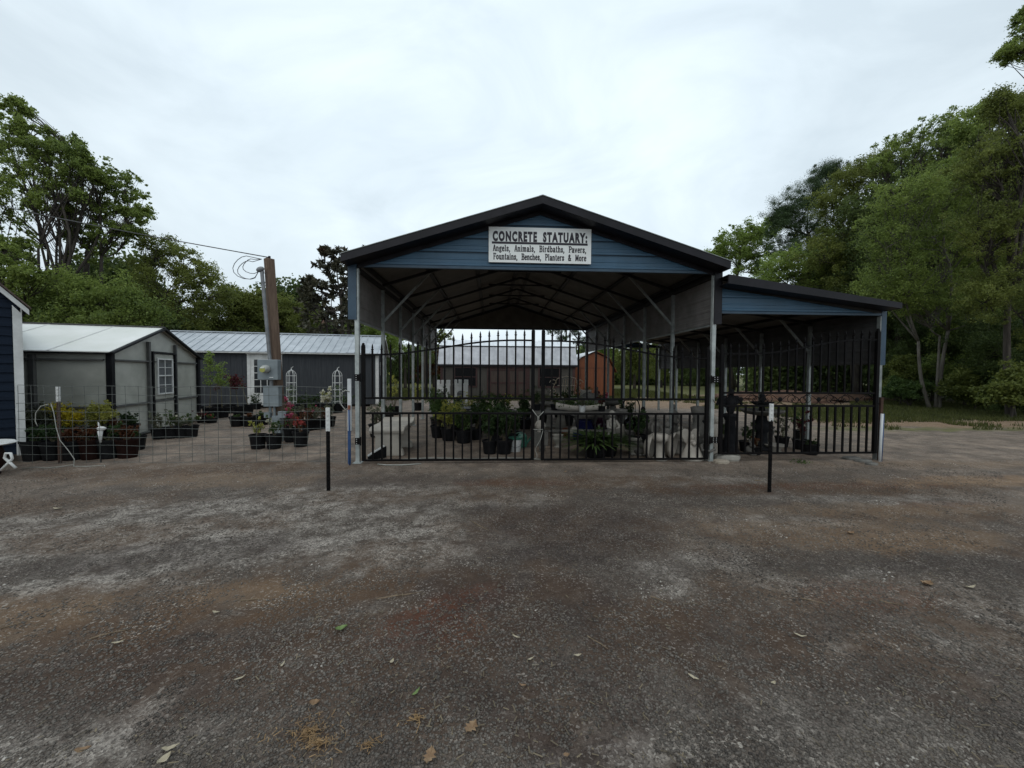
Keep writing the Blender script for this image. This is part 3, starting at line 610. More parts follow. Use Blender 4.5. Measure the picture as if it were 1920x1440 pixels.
for y_, n__ in ((YF, -1), (YB, 1)):
    mb = MB(); zt = lz(XR + .07) - .14
    ribbed(mb, rib_profile(2.60, zt, .23), lambda z, y=y_: Vector((XR + .06, y, z)), lambda z, y=y_: Vector((min(XO, XR + .06 + (zt - z) / ((zt - 2.64) / (XO - XR))), y, z)), (0, n__, 0)); mb.build('gable_panel', blueside, lt, world=True)
    mb = MB(); mb.bb((XR + .08, y_ - .03, 2.56), (XO + .03, y_ + .03, 2.598)); mb.build('gable_rail', bluetrim, lt, world=True)
mb = MB(); ribbed(mb, rib_profile(1.70, lz(XO) - .1), lambda z: Vector((XO + .035, YF, z)), lambda z: Vector((XO + .035, YB, z)), (1, 0, 0)); mb.build('side_panel', blueside, lt, world=True)
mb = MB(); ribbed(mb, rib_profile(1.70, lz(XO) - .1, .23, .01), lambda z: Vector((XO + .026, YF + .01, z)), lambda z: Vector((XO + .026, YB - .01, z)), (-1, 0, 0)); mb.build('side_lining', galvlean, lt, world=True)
mb = MB(); mb.bb((XO - .01, YF - .035, 1.69), (XO + .08, YF + .04, 2.66)); mb.build('corner_trim', bluetrim, lt, world=True)
for k in range(7):
    y_ = YF + 1.5 * k
    mb = MB(); mb.bb((XO - .032, y_ - .032, -.05), (XO + .032, y_ + .032, 2.55)); mb.build('post', galv, lt, world=True)
    mb = MB(); mb.bar((XR + .05, y_, lz(XR) - .12), (XO, y_, lz(XO) - .12), .055, .055, side=(0, 1, 0)); mb.build('rafter', darksteel, lt, world=True)
    if k:
        mb = MB(); mb.bar((XO - .03, y_, 2.0), (XO - .7, y_, lz(XO - .7) - .12), .03, .045); mb.build('brace', galv, lt, world=True)
for d_ in (.5, 1.5, 2.5):
    mb = MB(); mb.bb((XR + d_ - .04, YF + .02, lz(XR + d_) - .09), (XR + d_ + .04, YB, lz(XR + d_) - .04)); mb.build('purlin', darksteel, lt, world=True)

# ---------------------------------------------------------------- sign with its lettering
sg = thing('shop_sign', (0.79, YF - .03, 3.34), 'white rectangular sign reading CONCRETE STATUARY fixed to the blue front gable', 'sign')
SX0, SX1, SZ0, SZ1 = -.06, 1.655, 3.345, 3.925
SW, SH = SX1 - SX0, SZ1 - SZ0
mb = MB(); mb.bb((SX0, YF - .062, SZ0), (SX1, YF - .03, SZ1)); mb.build('sign_board', signwhite, sg, world=True)
def text_mesh(body, size, wscale, x, z, width, off=0.0, name='lettering', spacing=1.0):
    cu = bpy.data.curves.new(name, 'FONT'); cu.body = body; cu.size = size; cu.offset = off; cu.extrude = 0.0015; cu.resolution_u = 3; cu.space_character = spacing; cu.space_word = 1.3
    ob = bpy.data.objects.new(name, cu); col.objects.link(ob); dg = bpy.context.evaluated_depsgraph_get(); me_ = bpy.data.meshes.new_from_object(ob.evaluated_get(dg))
    bpy.data.objects.remove(ob)
    V = np.array([v.co[:] for v in me_.vertices]); w = V[:, 0].max() - V[:, 0].min(); k = width / w
    for v in me_.vertices: v.co = ((v.co.x - V[:, 0].min()) * k + x - sg.location.x, -v.co.z + (YF - .0640) - sg.location.y, v.co.y * wscale + z - sg.location.z)
    me_.materials.clear(); me_.materials.append(signink)
    o = bpy.data.objects.new(name, me_); col.objects.link(o); o.parent = sg; return o
def sx(u): return SX0 + SW * u
def sz(v): return SZ1 - SH * v
text_mesh('CONCRETE', .19, 1.10, sx(.037), sz(.385), SW * .430, off=.0115, spacing=1.28)
text_mesh('STATUARY:', .19, 1.10, sx(.525), sz(.385), SW * .435, off=.0115, spacing=1.28)
mb = MB(); mb.bb((sx(.03), YF - .0645, sz(.478)), (sx(.965), YF - .0625, sz(.415))); mb.build('rule', signink, sg, world=True)
# slab-serif strokes for the two small lines: unit cell, baseline 0, x-height .68, caps 1
GL = {
 'A': [.62, [(.06,0),(.30,1),(.34,1),(.56,0)], [(.15,.34),(.48,.34)], [(-.02,0),(.18,0)], [(.42,0),(.64,0)]],
 'n': [.60, [(.12,0),(.12,.68)], [(.12,.55),(.26,.68),(.40,.66),(.46,.5),(.46,0)], [(.0,0),(.24,0)], [(.36,0),(.58,0)], [(.0,.68),(.12,.68)]],
 'g': [.56, [(.42,.62),(.28,.68),(.12,.58),(.10,.38),(.24,.26),(.40,.34),(.42,.62)], [(.2,.26),(.12,.12),(.38,.05),(.46,-.10),(.30,-.24),(.10,-.18),(.08,-.05)], [(.42,.66),(.54,.68)]],
 'e': [.52, [(.44,.12),(.30,.0),(.14,.06),(.07,.34),(.16,.62),(.30,.68),(.44,.56),(.44,.36),(.09,.36)]],
 'l': [.34, [(.16,0),(.16,1)], [(.03,0),(.30,0)], [(.03,1),(.16,1)]],
 's': [.48, [(.40,.50),(.36,.64),(.22,.68),(.10,.58),(.14,.42),(.34,.28),(.40,.14),(.26,.0),(.12,.04),(.07,.2)]],
 ',': [.26, [(.10,.08),(.14,.0),(.06,-.2)]],
 'i': [.34, [(.16,0),(.16,.68)], [(.03,0),(.30,0)], [(.03,.68),(.16,.68)], [(.16,.86),(.16,.98)]],
 'm': [.90, [(.12,0),(.12,.68)], [(.12,.55),(.26,.68),(.38,.64),(.42,.5),(.42,0)], [(.42,.55),(.58,.68),(.70,.64),(.74,.5),(.74,0)], [(.0,0),(.22,0)], [(.34,0),(.52,0)], [(.64,0),(.86,0)], [(0,.68),(.12,.68)]],
 'a': [.56, [(.10,.54),(.18,.68),(.34,.66),(.42,.5),(.42,.06),(.54,0)], [(.42,.40),(.18,.36),(.08,.18),(.16,.0),(.30,.02),(.42,.16)]],
 'B': [.66, [(.14,0),(.14,1)], [(.0,1),(.40,1),(.54,.88),(.54,.66),(.40,.53),(.14,.53)], [(.40,.53),(.58,.40),(.58,.14),(.42,0),(.0,0)]],
 'r': [.48, [(.14,0),(.14,.68)], [(.14,.48),(.26,.66),(.44,.64)], [(.02,0),(.30,0)], [(.02,.68),(.14,.68)]],
 'd': [.60, [(.44,1),(.44,0)], [(.44,.54),(.30,.68),(.14,.60),(.08,.34),(.14,.08),(.30,.0),(.44,.14)], [(.32,1),(.44,1)], [(.44,0),(.56,0)]],
 'b': [.60, [(.14,1),(.14,0)], [(.14,.54),(.30,.68),(.46,.60),(.52,.34),(.46,.08),(.30,.0),(.14,.14)], [(.02,1),(.14,1)]],
 't': [.42, [(.18,.92),(.18,.12),(.26,.0),(.40,.06)], [(.04,.68),(.38,.68)]],
 'h': [.60, [(.12,0),(.12,1)], [(.12,.55),(.26,.68),(.40,.66),(.46,.5),(.46,0)], [(.0,0),(.24,0)], [(.36,0),(.58,0)], [(.0,1),(.12,1)]],
 'P': [.62, [(.14,0),(.14,1)], [(.0,1),(.40,1),(.56,.86),(.56,.60),(.40,.46),(.14,.46)], [(.0,0),(.30,0)]],
 'v': [.60, [(.06,.68),(.28,.02),(.50,.68)]],
 'F': [.60, [(.14,0),(.14,1)], [(.0,1),(.54,1),(.54,.82)], [(.14,.52),(.3,.52),(.46,.53)], [(.0,0),(.28,0)]],
 'o': [.58, [(.28,.68),(.12,.58),(.07,.34),(.12,.10),(.28,.0),(.44,.10),(.50,.34),(.44,.58),(.28,.68)]],
 'u': [.62, [(.14,.68),(.14,.16),(.24,.0),(.38,.04),(.46,.16)], [(.46,.68),(.46,0),(.58,0)], [(.02,.68),(.14,.68)], [(.36,.68),(.46,.68)]],
 'c': [.52, [(.44,.52),(.36,.66),(.22,.66),(.10,.54),(.07,.34),(.12,.10),(.26,.0),(.40,.06),(.45,.18)]],
 '&': [.76, [(.66,.0),(.18,.70),(.20,.92),(.34,1),(.46,.88),(.42,.70),(.12,.42),(.08,.18),(.22,.0),(.42,.04),(.60,.42)], [(.50,.42),(.72,.42)]],
 'M': [.86, [(.14,0),(.14,1),(.42,.2),(.70,1),(.70,0)], [(.0,0),(.28,0)], [(.58,0),(.84,0)], [(.0,1),(.14,1)], [(.70,1),(.84,1)]],
 ' ': [.85]}
def slab_line(txt, x0, x1, zb, hgt, nm='lettering'):
    adv = sum(GL[c_][0] + .10 for c_ in txt); k = (x1 - x0) / adv; mb = MB(); x_ = x0; w = .155 * hgt
    for c_ in txt:
        g_ = GL[c_]
        for st in g_[1:]:
            thin = len(st) == 2 and abs(st[0][1] - st[1][1]) < .01
            ww = w * (.62 if thin else 1.0)
            for (p, q) in zip(st, st[1:]):
                a_ = Vector((x_ + p[0] * k, 0, zb + p[1] * hgt)); b_ = Vector((x_ + q[0] * k, 0, zb + q[1] * hgt)); d_ = (b_ - a_).normalized() * ww * .3
                e_ = Vector((-d_.z, 0, d_.x)).normalized() * ww * .5
                if abs(d_.z) > abs(d_.x): e_ = e_ * (1.0 if k > hgt else 1.0)
                P = [a_ - d_ + e_, a_ - d_ - e_, b_ + d_ - e_, b_ + d_ + e_]
                mb.prism([Vector((v.x, YF - .0645, v.z)) for v in P], (0, .002 + random.random() * .0004, 0))
        x_ += (g_[0] + .10) * k
        if c_ == ' ': mb.build(nm, signink, sg, world=True); mb = MB()
    mb.build(nm, signink, sg, world=True)
slab_line('Angels, Animals, Birdbaths, Pavers,', sx(.042), sx(.955), sz(.680), SH * .165)
slab_line('Fountains, Benches, Planters & More', sx(.046), sx(.955), sz(.915), SH * .165)

# ---------------------------------------------------------------- gates
def finial(mb, x, y, z):
    mb.lathe([(.006, 0), (.020, .012), (.026, .020), (.011, .032), (.017, .045), (.012, .075), (.001, .115)], 8, (x, y, z))
def prof_z(tab, x):
    for (xa, za), (xb, zb) in zip(tab, tab[1:]):
        if x <= xb:
            t_ = (x - xa) / (xb - xa); return za + (zb - za) * t_
    return tab[-1][1]
def gate(nm, label, Yg, xa, xb, tab, rails, zb, npk, topL, topR, band=None, hinge=None):
    g_ = thing(nm, ((xa if hinge == 'L' else xb), Yg, 0), label, 'gate', None)
    for x_, zt in ((xa, topL), (xb, topR)):
        mb = MB(); mb.bb((x_ - .028, Yg - .028, zb - .01), (x_ + .028, Yg + .028, zt)); mb.lathe([(.03, 0), (.034, .012), (.022, .03), (.022, .05), (.002, .06)], 8, (x_, Yg, zt)); mb.build('stile', gateblk, g_, world=True, bevel=.003)
    pts = [Vector((xa + (xb - xa) * i / 24, Yg, prof_z(tab, xa + (xb - xa) * i / 24))) for i in range(25)]
    # smooth the arch
    for _ in range(3): pts = [pts[0]] + [Vector((p.x, p.y, (a_.z + p.z + b_.z) / 3)) for a_, p, b_ in zip(pts, pts[1:], pts[2:])] + [pts[-1]]
    mb = MB()
    for p, q in zip(pts, pts[1:]):
        d_ = (q - p) * .04; mb.bar(p - d_, q + d_, .026, .036, side=(0, 1, 0))
    mb.build('top_rail', gateblk, g_, world=True)
    for z_ in rails + [zb]:
        mb = MB(); mb.bb((xa + .026, Yg - .016, z_ - .017), (xb - .026, Yg + .016, z_ + .017)); mb.build('rail', gateblk, g_, world=True, bevel=.003)
    def ztop(x): return prof_z([(p.x, p.z) for p in pts], x)
    for i in range(npk):
        x_ = xa + (xb - xa) * (i + 1) / (npk + 1)
        mb = MB(); zt = ztop(x_) + .075
        mb.bb((x_ - .0135, Yg - .0125, rails[0] + .012), (x_ + .0135, Yg + .0125, zt)); mb.bb((x_ - .0135, Yg - .0125, zb + .01), (x_ + .0135, Yg + .0125, rails[1] - .012))
        pk = mb.build('picket', gateblk, g_, world=True)
        mb = MB(); finial(mb, x_, Yg, zt - .004); f = mb.build('finial', gateblk, g_, world=True); f.parent = pk
    if band:
        for k in range(band):
            xc = xa + (xb - xa) * (k + .5) / band; zc = (rails[0] + rails[1]) / 2; mb = MB()
            mb.lathe([(.005, -.012), (.036, -.008), (.042, 0), (.036, .008), (.005, .012)], 14, (xc, Yg - .004, zc), mtx=Matrix.Rotation(R(90), 3, 'X'))
            for s_ in (-1, 1):
                for (dx, r0) in ((.20, .085), (.42, .075)):
                    pp = [Vector((xc + s_ * (dx + math.cos(a_ * s_) * r0 * (1 - j / 26) * 1.0), Yg, zc + math.sin(a_) * r0 * (1 - j / 26) * (1 if dx < .3 else -1))) for j, a_ in enumerate([i * .42 for i in range(18)])]
                    mb.tube(pp, .0055, 5)
                mb.tube([(xc + s_ * .04, Yg, zc), (xc + s_ * .10, Yg, zc + .05), (xc + s_ * .20, Yg, zc + .10), (xc + s_ * .33, Yg, zc + .02), (xc + s_ * .42, Yg, zc - .09)], .0055, 5)
                mb.tube([(xc, Yg, zc - .04), (xc + s_ * .05, Yg, zc - .08), (xc + s_ * .12, Yg, zc - .095)], .0055, 5)
            mb.build('scroll_work', gateblk, g_, world=True)
    for z_ in ((1.42, .38) if hinge else ()):
        x_ = xa if hinge == 'L' else xb; s_ = -1 if hinge == 'L' else 1
        mb = MB(); mb.bb((x_ + s_ * .03, Yg - .05, z_ - .055), (x_ + s_ * .125, Yg - .036, z_ + .055)); mb.tube([(x_ + s_ * .04, Yg - .045, z_ - .07), (x_ + s_ * .04, Yg - .045, z_ + .07)], .014, 8)
        hg = mb.build('hinge', gateblk, g_, world=True)
        mb = MB()
        for dz in (-.035, 0, .035): mb.ball((x_ + s_ * .10, Yg - .052, z_ + dz), .007, 6, 4)
        mb.build('bolt', whitepaint, g_, world=True).parent = hg
    return g_
Yg = 6.42
tabL = [(-2.10, 1.79), (-1.62, 1.80), (-1.15, 1.865), (-.75, 1.93), (-.42, 1.99), (-.12, 2.03), (.30, 2.06), (.70, 2.055)]
gate('gate_leaf', 'left leaf of the tall black iron double gate with spear tops', Yg, -2.10, .69, tabL, [1.085, .835], .055, 18, 1.93, 2.20, hinge='L')
tabR = [(.86, 2.05), (1.15, 2.055), (1.6, 2.03), (2.0, 1.97), (2.35, 1.91), (2.75, 1.84), (3.15, 1.79), (3.72, 1.775)]
gate('gate_leaf', 'right leaf of the tall black iron double gate', Yg, .86, 3.70, tabR, [1.075, .825], .05, 18, 2.20, 1.92, hinge='R')
tab3 = [(3.93, 1.86), (4.7, 1.87), (5.1, 1.92), (5.5, 2.0), (5.95, 2.09), (6.4, 2.13), (6.82, 2.13)]
gate('gate_leaf', 'single black gate of the lean-to with a band of scrolls and rosettes', Yg, 3.95, 6.76, tab3, [1.19, .965], .14, 18, 1.97, 2.27, band=4, hinge='L')

# ---------------------------------------------------------------- wire panel and posts
wp = thing('wire_fence', (-4.9, 6.52, 0), 'low galvanised wire mesh fence running from the navy shed to the carport', 'fence')
fx0, fx1 = -7.55, -2.3
random.seed(3)
for i in range(10):
    z_ = .03 + i * .137; mb = MB(); ph = random.random() * 6
    mb.tube([(fx0 + (fx1 - fx0) * j / 26, 6.52 + .012 * math.sin(j * .7 + ph), z_ + .009 * math.sin(j * .9 + ph) - .012 * math.sin(PI * j / 26)) for j in range(27)], .0036, 5); mb.build('wire', wirem, wp, world=True)
x_ = fx0
while x_ < fx1 + .01:
    mb = MB(); mb.tube([(x_, 6.526 + .01 * math.sin(x_ * 7), .02), (x_ + random.uniform(-.008, .008), 6.526, .65), (x_ + random.uniform(-.006, .006), 6.526 + .01 * math.sin(x_ * 9), 1.262)], .0033, 5); mb.build('wire', wirem, wp, world=True); x_ += .2045
def tpost(nm, x, y, h, cap, lab, m1=gateblk):
    z0 = gzf(x, y); t_ = thing(nm, (x, y, z0), lab, 'post', 'steel fence posts with white tops')
    for mm, za, zb_, nme in ((m1, -.05, h - cap, 'shaft'), (whitepaint, h - cap, h, 'white_tip')):
        mb = MB(); e_ = .0025 if nme == 'white_tip' else 0
        mb.bb((-.024 - e_, -.005 - e_, za), (.024 + e_, .003, zb_)); mb.bb((-.004 - e_, .003, za), (.004 + e_, .032 + e_, zb_))
        z_ = max(za, 0) + .03
        while z_ < zb_: mb.bb((-.008, -.016, z_), (.008, -.005 - e_, z_ + .02)); z_ += .055
        mb.build(nme, mm, t_, bevel=.002)
    return t_
tpost('fence_post', -2.07, 4.97, 1.06, .30, 'lone black steel post with white tip standing left of the double gate')
tpost('fence_post', 3.57, 4.72, 1.14, .225, 'lone black steel post with white tip standing before the lean-to gate')
tpost('fence_post', -7.02, 6.60, 1.25, .24, 'brown steel post with white tip holding the wire fence beside the navy shed', mat('rusty_post', (.05, .03, .022), (.09, .05, .035), 12, rough=.9))
tg = tpost('fence_post', -2.34, 6.44, 1.30, .02, 'blue steel post wired against the left front leg of the carport', bluepipe)
# white pipes
pp = thing('white_pipe', (-2.31, 6.40, 0), 'white plastic pipe strapped upright against the left front carport post', 'pipe', 'white pipes by the gates')
mb = MB(); mb.bb((-2.345, 6.375, .55), (-2.285, 6.41, 1.40)); mb.build('pipe', pvc, pp, world=True, bevel=.004)
mb = MB(); mb.tube([(-2.30, 6.37, .93), (-2.38, 6.37, .90), (-2.44, 6.37, .98), (-2.465, 6.37, 1.08), (-2.44, 6.37, 1.17), (-2.37, 6.37, 1.215), (-2.31, 6.37, 1.19)], .009, 6); mb.build('hose_loop', whitehose, pp, world=True, smooth=True)
mb = MB(); mb.tube([(-2.315, 6.36, .9), (-2.31, 6.36, .97)], .022, 8); mb.build('coupling', terracotta, pp, world=True)
bp_ = thing('blue_pipe', (-2.30, 6.34, 0), 'thin blue water pipe running down the left front carport post', 'pipe', 'blue pipes by the gates')
mb = MB(); mb.tube([(-2.305, 6.35, -.03), (-2.30, 6.345, .3), (-2.305, 6.345, .6), (-2.31, 6.345, .9)], .013, 8); mb.build('pipe', bluepipe, bp_, world=True, smooth=True)
pp = thing('white_pipe', (6.76, 6.33, 0), 'white plastic pipe standing at the far right end of the lean-to gate', 'pipe', 'white pipes by the gates')
mb = MB(); mb.tube([(6.745, 6.30, -.02), (6.76, 6.31, .4), (6.78, 6.32, .84)], .022, 8); mb.build('pipe', pvc, pp, world=True, smooth=True)
bp_ = thing('blue_pipe', (6.80, 6.33, 0), 'thin blue water pipe beside the white pipe at the lean-to corner', 'pipe', 'blue pipes by the gates')
mb = MB(); mb.tube([(6.79, 6.31, -.02), (6.80, 6.31, .4), (6.815, 6.32, .84)], .009, 6); mb.build('pipe', bluepipe, bp_, world=True, smooth=True)
gp_ = thing('gate_post', (6.88, 6.42, 0), 'slim rusty brown post at the right end of the lean-to gate', 'post')
mb = MB(); mb.bb((6.84, 6.40, -.05), (6.885, 6.44, 1.12)); mb.build('shaft', mat('rust_post', (.035, .018, .012), (.08, .04, .025), 9, rough=.9), gp_, world=True)
# chain tie between the gate leaves
ch = thing('gate_chain', (.78, 6.38, .8), 'white cord tying the two leaves of the double gate together', 'cord')
mb = MB(); mb.tube([(.68, 6.375, .90), (.73, 6.37, .83), (.775, 6.365, .775), (.80, 6.365, .80), (.87, 6.375, .87)], .007, 6); mb.ball((.775, 6.365, .775), .016, 8, 6)
mb.tube([(.775, 6.365, .775), (.77, 6.36, .66)], .006, 5); mb.tube([(.70, 6.38, .57), (.78, 6.36, .56), (.86, 6.38, .57)], .005, 5)
mb.tube([(.86, 6.38, .55), (.82, 6.37, .40), (.75, 6.37, .28), (.73, 6.37, .22), (.76, 6.37, .15), (.765, 6.37, .10), (.71, 6.37, .07)], .004, 5); mb.build('cord', whitehose, ch, world=True, smooth=True)
gh_ = thing('garden_hose', (-.5, 6.75, 0), 'thin white hose trailing along the ground behind the left gate leaf', 'hose')
mb = MB(); mb.tube([(-1.55 + i * .2, 6.62 + .05 * math.sin(i * .8) + .08 * math.sin(i * .31), .02) for i in range(13)], .011, 6); mb.build('hose', whitehose, gh_, world=True, smooth=True)
mb = MB(); mb.tube([(-1.85, 6.33, .012), (-1.7, 6.27, .012), (-1.5, 6.26, .012), (-1.3, 6.29, .014), (-1.15, 6.34, .014)], .010, 6); o = mb.build('fallen_cable', whitehose, None, smooth=True); tag(o, 'short pale cable lying curved on the ground under the left gate leaf', 'cable')

# ---------------------------------------------------------------- utility pole
ub = Vector((-4.75, 8.69, 0)); ut = Vector((-4.80, 8.69, 3.93))
up_ = thing('utility_pole', ub, 'leaning square timber service pole with grey meter box', 'utility pole')
mb = MB(); d_ = (Vector((-4.83, 8.69, 3.95)) - Vector((-4.60, 8.69, -.2)))
mb.prism([Vector((-4.60, 8.69, -.2)) + Vector(q) for q in ((-.115, -.02, 0), (.0, -.115, 0), (.105, .01, 0), (.0, .105, 0))], d_); mb.build('pole', polewood, up_, world=True, bevel=.008)
def pl(t_): return Vector((-4.60, 8.69, -.2)) + d_ * t_
mb = MB(); mb.bar(pl(1.0) - Vector((0, 0, .02)), pl(1.0) + Vector((0, 0, .06)), .035); mb.build('top_pin', gateblk, up_, world=True)
mb = MB(); a_ = Vector((-4.76, 8.53, 1.75)); b_ = Vector((-4.90, 8.53, 3.62)); mb.tube([a_, b_], .036, 10); mb.tube([(-4.72, 8.5, 1.19), (-4.72, 8.5, 1.34)], .036, 10)
for z_ in (2.3, 2.9, 3.4): mb.tube([a_.lerp(b_, (z_ - 1.75) / 1.87) - Vector((0, 0, .012)), a_.lerp(b_, (z_ - 1.75) / 1.87) + Vector((0, 0, .012))], .042, 10)
cd = mb.build('conduit', conduit, up_, world=True, smooth=False)
mb = MB(); mb.ball((-4.935, 8.53, 3.68), (.085, .06, .055), 12, 8, mtx=Matrix.Rotation(R(-25), 3, 'Y')); mb.bar((-4.905, 8.55, 3.6), (-4.92, 8.55, 3.68), .06); mb.build('weatherhead', conduit, up_, world=True, smooth=True).parent = cd
mb = MB(); mb.bb((-4.95, 8.40, 1.33), (-4.53, 8.54, 1.76)); mbx = mb.build('meter_box', boxgrey, up_, world=True, bevel=.012)
mb = MB(); mb.lathe([(.088, 0), (.088, .03), (.078, .045), (.076, .10), (.06, .13), (.002, .135)], 20, (-4.76, 8.40, 1.56), mtx=Matrix.Rotation(R(90), 3, 'X')); mb.build('meter', [mat('meter_glass', (.35, .36, .34), (.45, .46, .43), 9, rough=.15)], up_, world=True, smooth=True).parent = mbx
mb = MB(); mb.lathe([(.056, 0), (.056, .006), (.002, .007)], 16, (-4.765, 8.262, 1.545), mtx=Matrix.Rotation(R(90), 3, 'X')); mb.build('meter_label', mat('meter_yellow', (.35, .34, .05), (.4, .4, .12), 9, rough=.3), up_, world=True).parent = mbx
mb = MB(); mb.bb((-4.70, 8.392, 1.375), (-4.62, 8.398, 1.39)); mb.bb((-4.80, 8.25, 1.575), (-4.73, 8.262, 1.595)); mb.build('plate', signwhite, up_, world=True).parent = mbx
mb = MB(); mb.bb((-4.85, 8.42, .76), (-4.53, 8.56, 1.19)); mb.bb((-4.865, 8.415, 1.185), (-4.515, 8.57, 1.20)); mb.build('breaker_box', boxgrey, up_, world=True, bevel=.008)
mb = MB(); mb.tube([(-4.75, 8.5, .76), (-4.75, 8.5, .60)], .03, 8); mb.tube([(-4.66, 8.5, .76), (-4.66, 8.5, .56)], .026, 8); mb.bb((-4.84, 8.42, .52), (-4.71, 8.52, .64)); mb.bb((-4.53, 8.38, .52), (-4.36, 8.5, .66)); mb.bb((-4.69, 8.44, .0), (-4.51, 8.58, .56)); mb.build('outlet_box', boxgrey, up_, world=True, bevel=.006)
mb = MB(); hd = Vector((-4.95, 8.52, 3.66))
for r_, dx, dz, ph in ((.19, -.22, -.02, .0), (.24, -.26, .03, .5), (.15, -.16, .06, 1.0)):
    pts = [hd]
    for i in range(1, 15):
        a_ = -.6 - i * .42 + ph * .1; pts.append(hd + Vector((dx + math.cos(a_) * r_ * (1.15), math.sin(i) * .03, dz + math.sin(a_) * r_ + .02)))
        if i == 11: break
    pts.append(Vector((-4.97, 8.65, 3.93))); mb.tube(pts, .007, 5)
mb.build('drip_loop', cable, up_, world=True, smooth=True)
# service cable off to a pole outside the frame
wr = thing('service_cable', (-4.83, 8.69, 3.98), 'thin black overhead cable running from the pole top away over the left trees', 'cable')
A_ = Vector((-4.83, 8.69, 3.98)); B_ = WY(-560, 235, 12.5); mb = MB()
mb.tube([A_.lerp(B_, i / 20) - Vector((0, 0, .28 * math.sin(PI * i / 20))) for i in range(21)], .011, 5); mb.build('cable', cable, wr, world=True)
ps = thing('utility_pole', (B_.x, B_.y, 0), 'round timber pole outside the left edge carrying the far end of the cable', 'utility pole')
mb = MB(); mb.tube([(B_.x, B_.y, -.3), (B_.x, B_.y, B_.z + .4)], [.16, .11], 10); mb.build('pole', polewood, ps, world=True, smooth=True)

# ---------------------------------------------------------------- navy shed at the left edge
nb = Vector((-7.80, 6.80, 0)); fd = Vector((-.617, -.787, 0)); bd = Vector((-.787, .617, 0))   # face and side directions
ns = thing('garden_shed', nb, 'navy lap-sided shed with white corner board cut by the left edge of the photo', 'shed')
def q_(u, v, z): return nb + fd * u + bd * v + Vector((0, 0, z))
ez, hw = 2.55, 1.25
outline = [(0, .12), (0, ez), (.5, ez + .62), (hw, ez + .95), (2 * hw - .5, ez + .62), (2 * hw, ez), (2 * hw, .12)]
mb = MB(); zz = .12
def wspan(z):
    if z <= ez: return 0, 2 * hw
    if z <= ez + .62: u = .5 * (z - ez) / .62; return u, 2 * hw - u
    u = .5 + (hw - .5) * (z - ez - .62) / .33; return u, 2 * hw - u
while zz < ez + .9:
    z2 = min(zz + .15, ez + .94); u0, u1 = wspan(zz); w0, w1 = wspan(z2); nf = bd * -1
    mb.add([q_(u0, -.02, zz), q_(u1, -.02, zz), q_(w1, 0, z2), q_(w0, 0, z2), q_(u0, 0, zz), q_(u1, 0, zz)], [(0, 1, 2, 3), (0, 4, 5, 1)]); zz = z2
mb.prism([q_(u, .01, z) for u, z in outline], bd * 4.0); mb.build('wall', shednavy, ns, world=True)
mb = MB(); mb.prism([q_(-.015, -.045, .1), q_(.07, -.045, .1), q_(.07, -.045, ez + .02), q_(-.015, -.045, ez - .1)], bd * .045); mb.prism([q_(-.015, -.045, .1), q_(-.015, .1, .1), q_(-.015, .1, ez), q_(-.015, -.045, ez)], fd * -.012); mb.build('corner_board', whitepaint, ns, world=True)
for (u0, z0), (u1, z1) in (((-.10, ez - .08), (.5, ez + .64)), ((.5, ez + .64), (hw, ez + .99)), ((hw, ez + .99), (2 * hw - .5, ez + .64)), ((2 * hw - .5, ez + .64), (2 * hw + .1, ez - .08))):
    mb = MB(); mb.prism([q_(u0, -.10, z0 - .05), q_(u1, -.10, z1 - .06), q_(u1, -.10, z1 + .04), q_(u0, -.10, z0 + .04)], bd * .03); mb.build('rake_board', whitepaint, ns, world=True)
    mb = MB(); mb.prism([q_(u0 - .02, -.13, z0 + .045), q_(u1, -.13, z1 + .045), q_(u1, -.13, z1 + .075), q_(u0 - .02, -.13, z0 + .075)], bd * 4.3); mb.build('roof', brownshingle, ns, world=True)
mb = MB()
for u in (.15, 1.2, 2.3): mb.prism([q_(u, .1, -.1), q_(u + .2, .1, -.1), q_(u + .2, .1, .12), q_(u, .1, .12)], bd * .3)
mb.build('block_pier', concrete, ns, world=True)

# ---------------------------------------------------------------- greenhouse
g0 = Vector((-7.92, 8.43, 0)); ang = math.atan2(3.7, -.95)   # gable end runs away from us
gh = thing('greenhouse', g0, 'low greenhouse of frosted panels with a milky white roof and black frame', 'greenhouse')
vd = Vector((math.cos(ang), math.sin(ang), 0)); ud = Vector((-vd.y, vd.x, 0)) ;
if ud.x > 0: ud = -ud
GW, GLn, GE, GR = 3.75, 6.0, 1.90, 2.55
def g_(u, v, z): return g0 + ud * u + vd * v + Vector((0, 0, z))
mb = MB(); mb.prism([g_(.02, .02, .02), g_(.02, GW - .02, .02), g_(.02, GW - .02, GE), g_(.02, GW / 2, GR - .02), g_(.02, .02, GE)], ud * .02)
mb.build('end_panel', polypanel, gh, world=True)
mb = MB(); mb.prism([g_(.02, .02, .02), g_(GLn, .02, .02), g_(GLn, .02, GE), g_(.02, .02, GE)], vd * .02); mb.build('side_panel', polypanel, gh, world=True)
mb = MB(); mb.prism([g_(.02, GW - .04, .02), g_(GLn, GW - .04, .02), g_(GLn, GW - .04, GE), g_(.02, GW - .04, GE)], vd * .02); mb.build('side_panel', polypanel, gh, world=True)
mb = MB(); mb.prism([g_(GLn, .02, .02), g_(GLn, GW - .02, .02), g_(GLn, GW - .02, GE), g_(GLn, GW / 2, GR - .02), g_(GLn, .02, GE)], ud * .02); mb.build('end_panel', polypanel, gh, world=True)
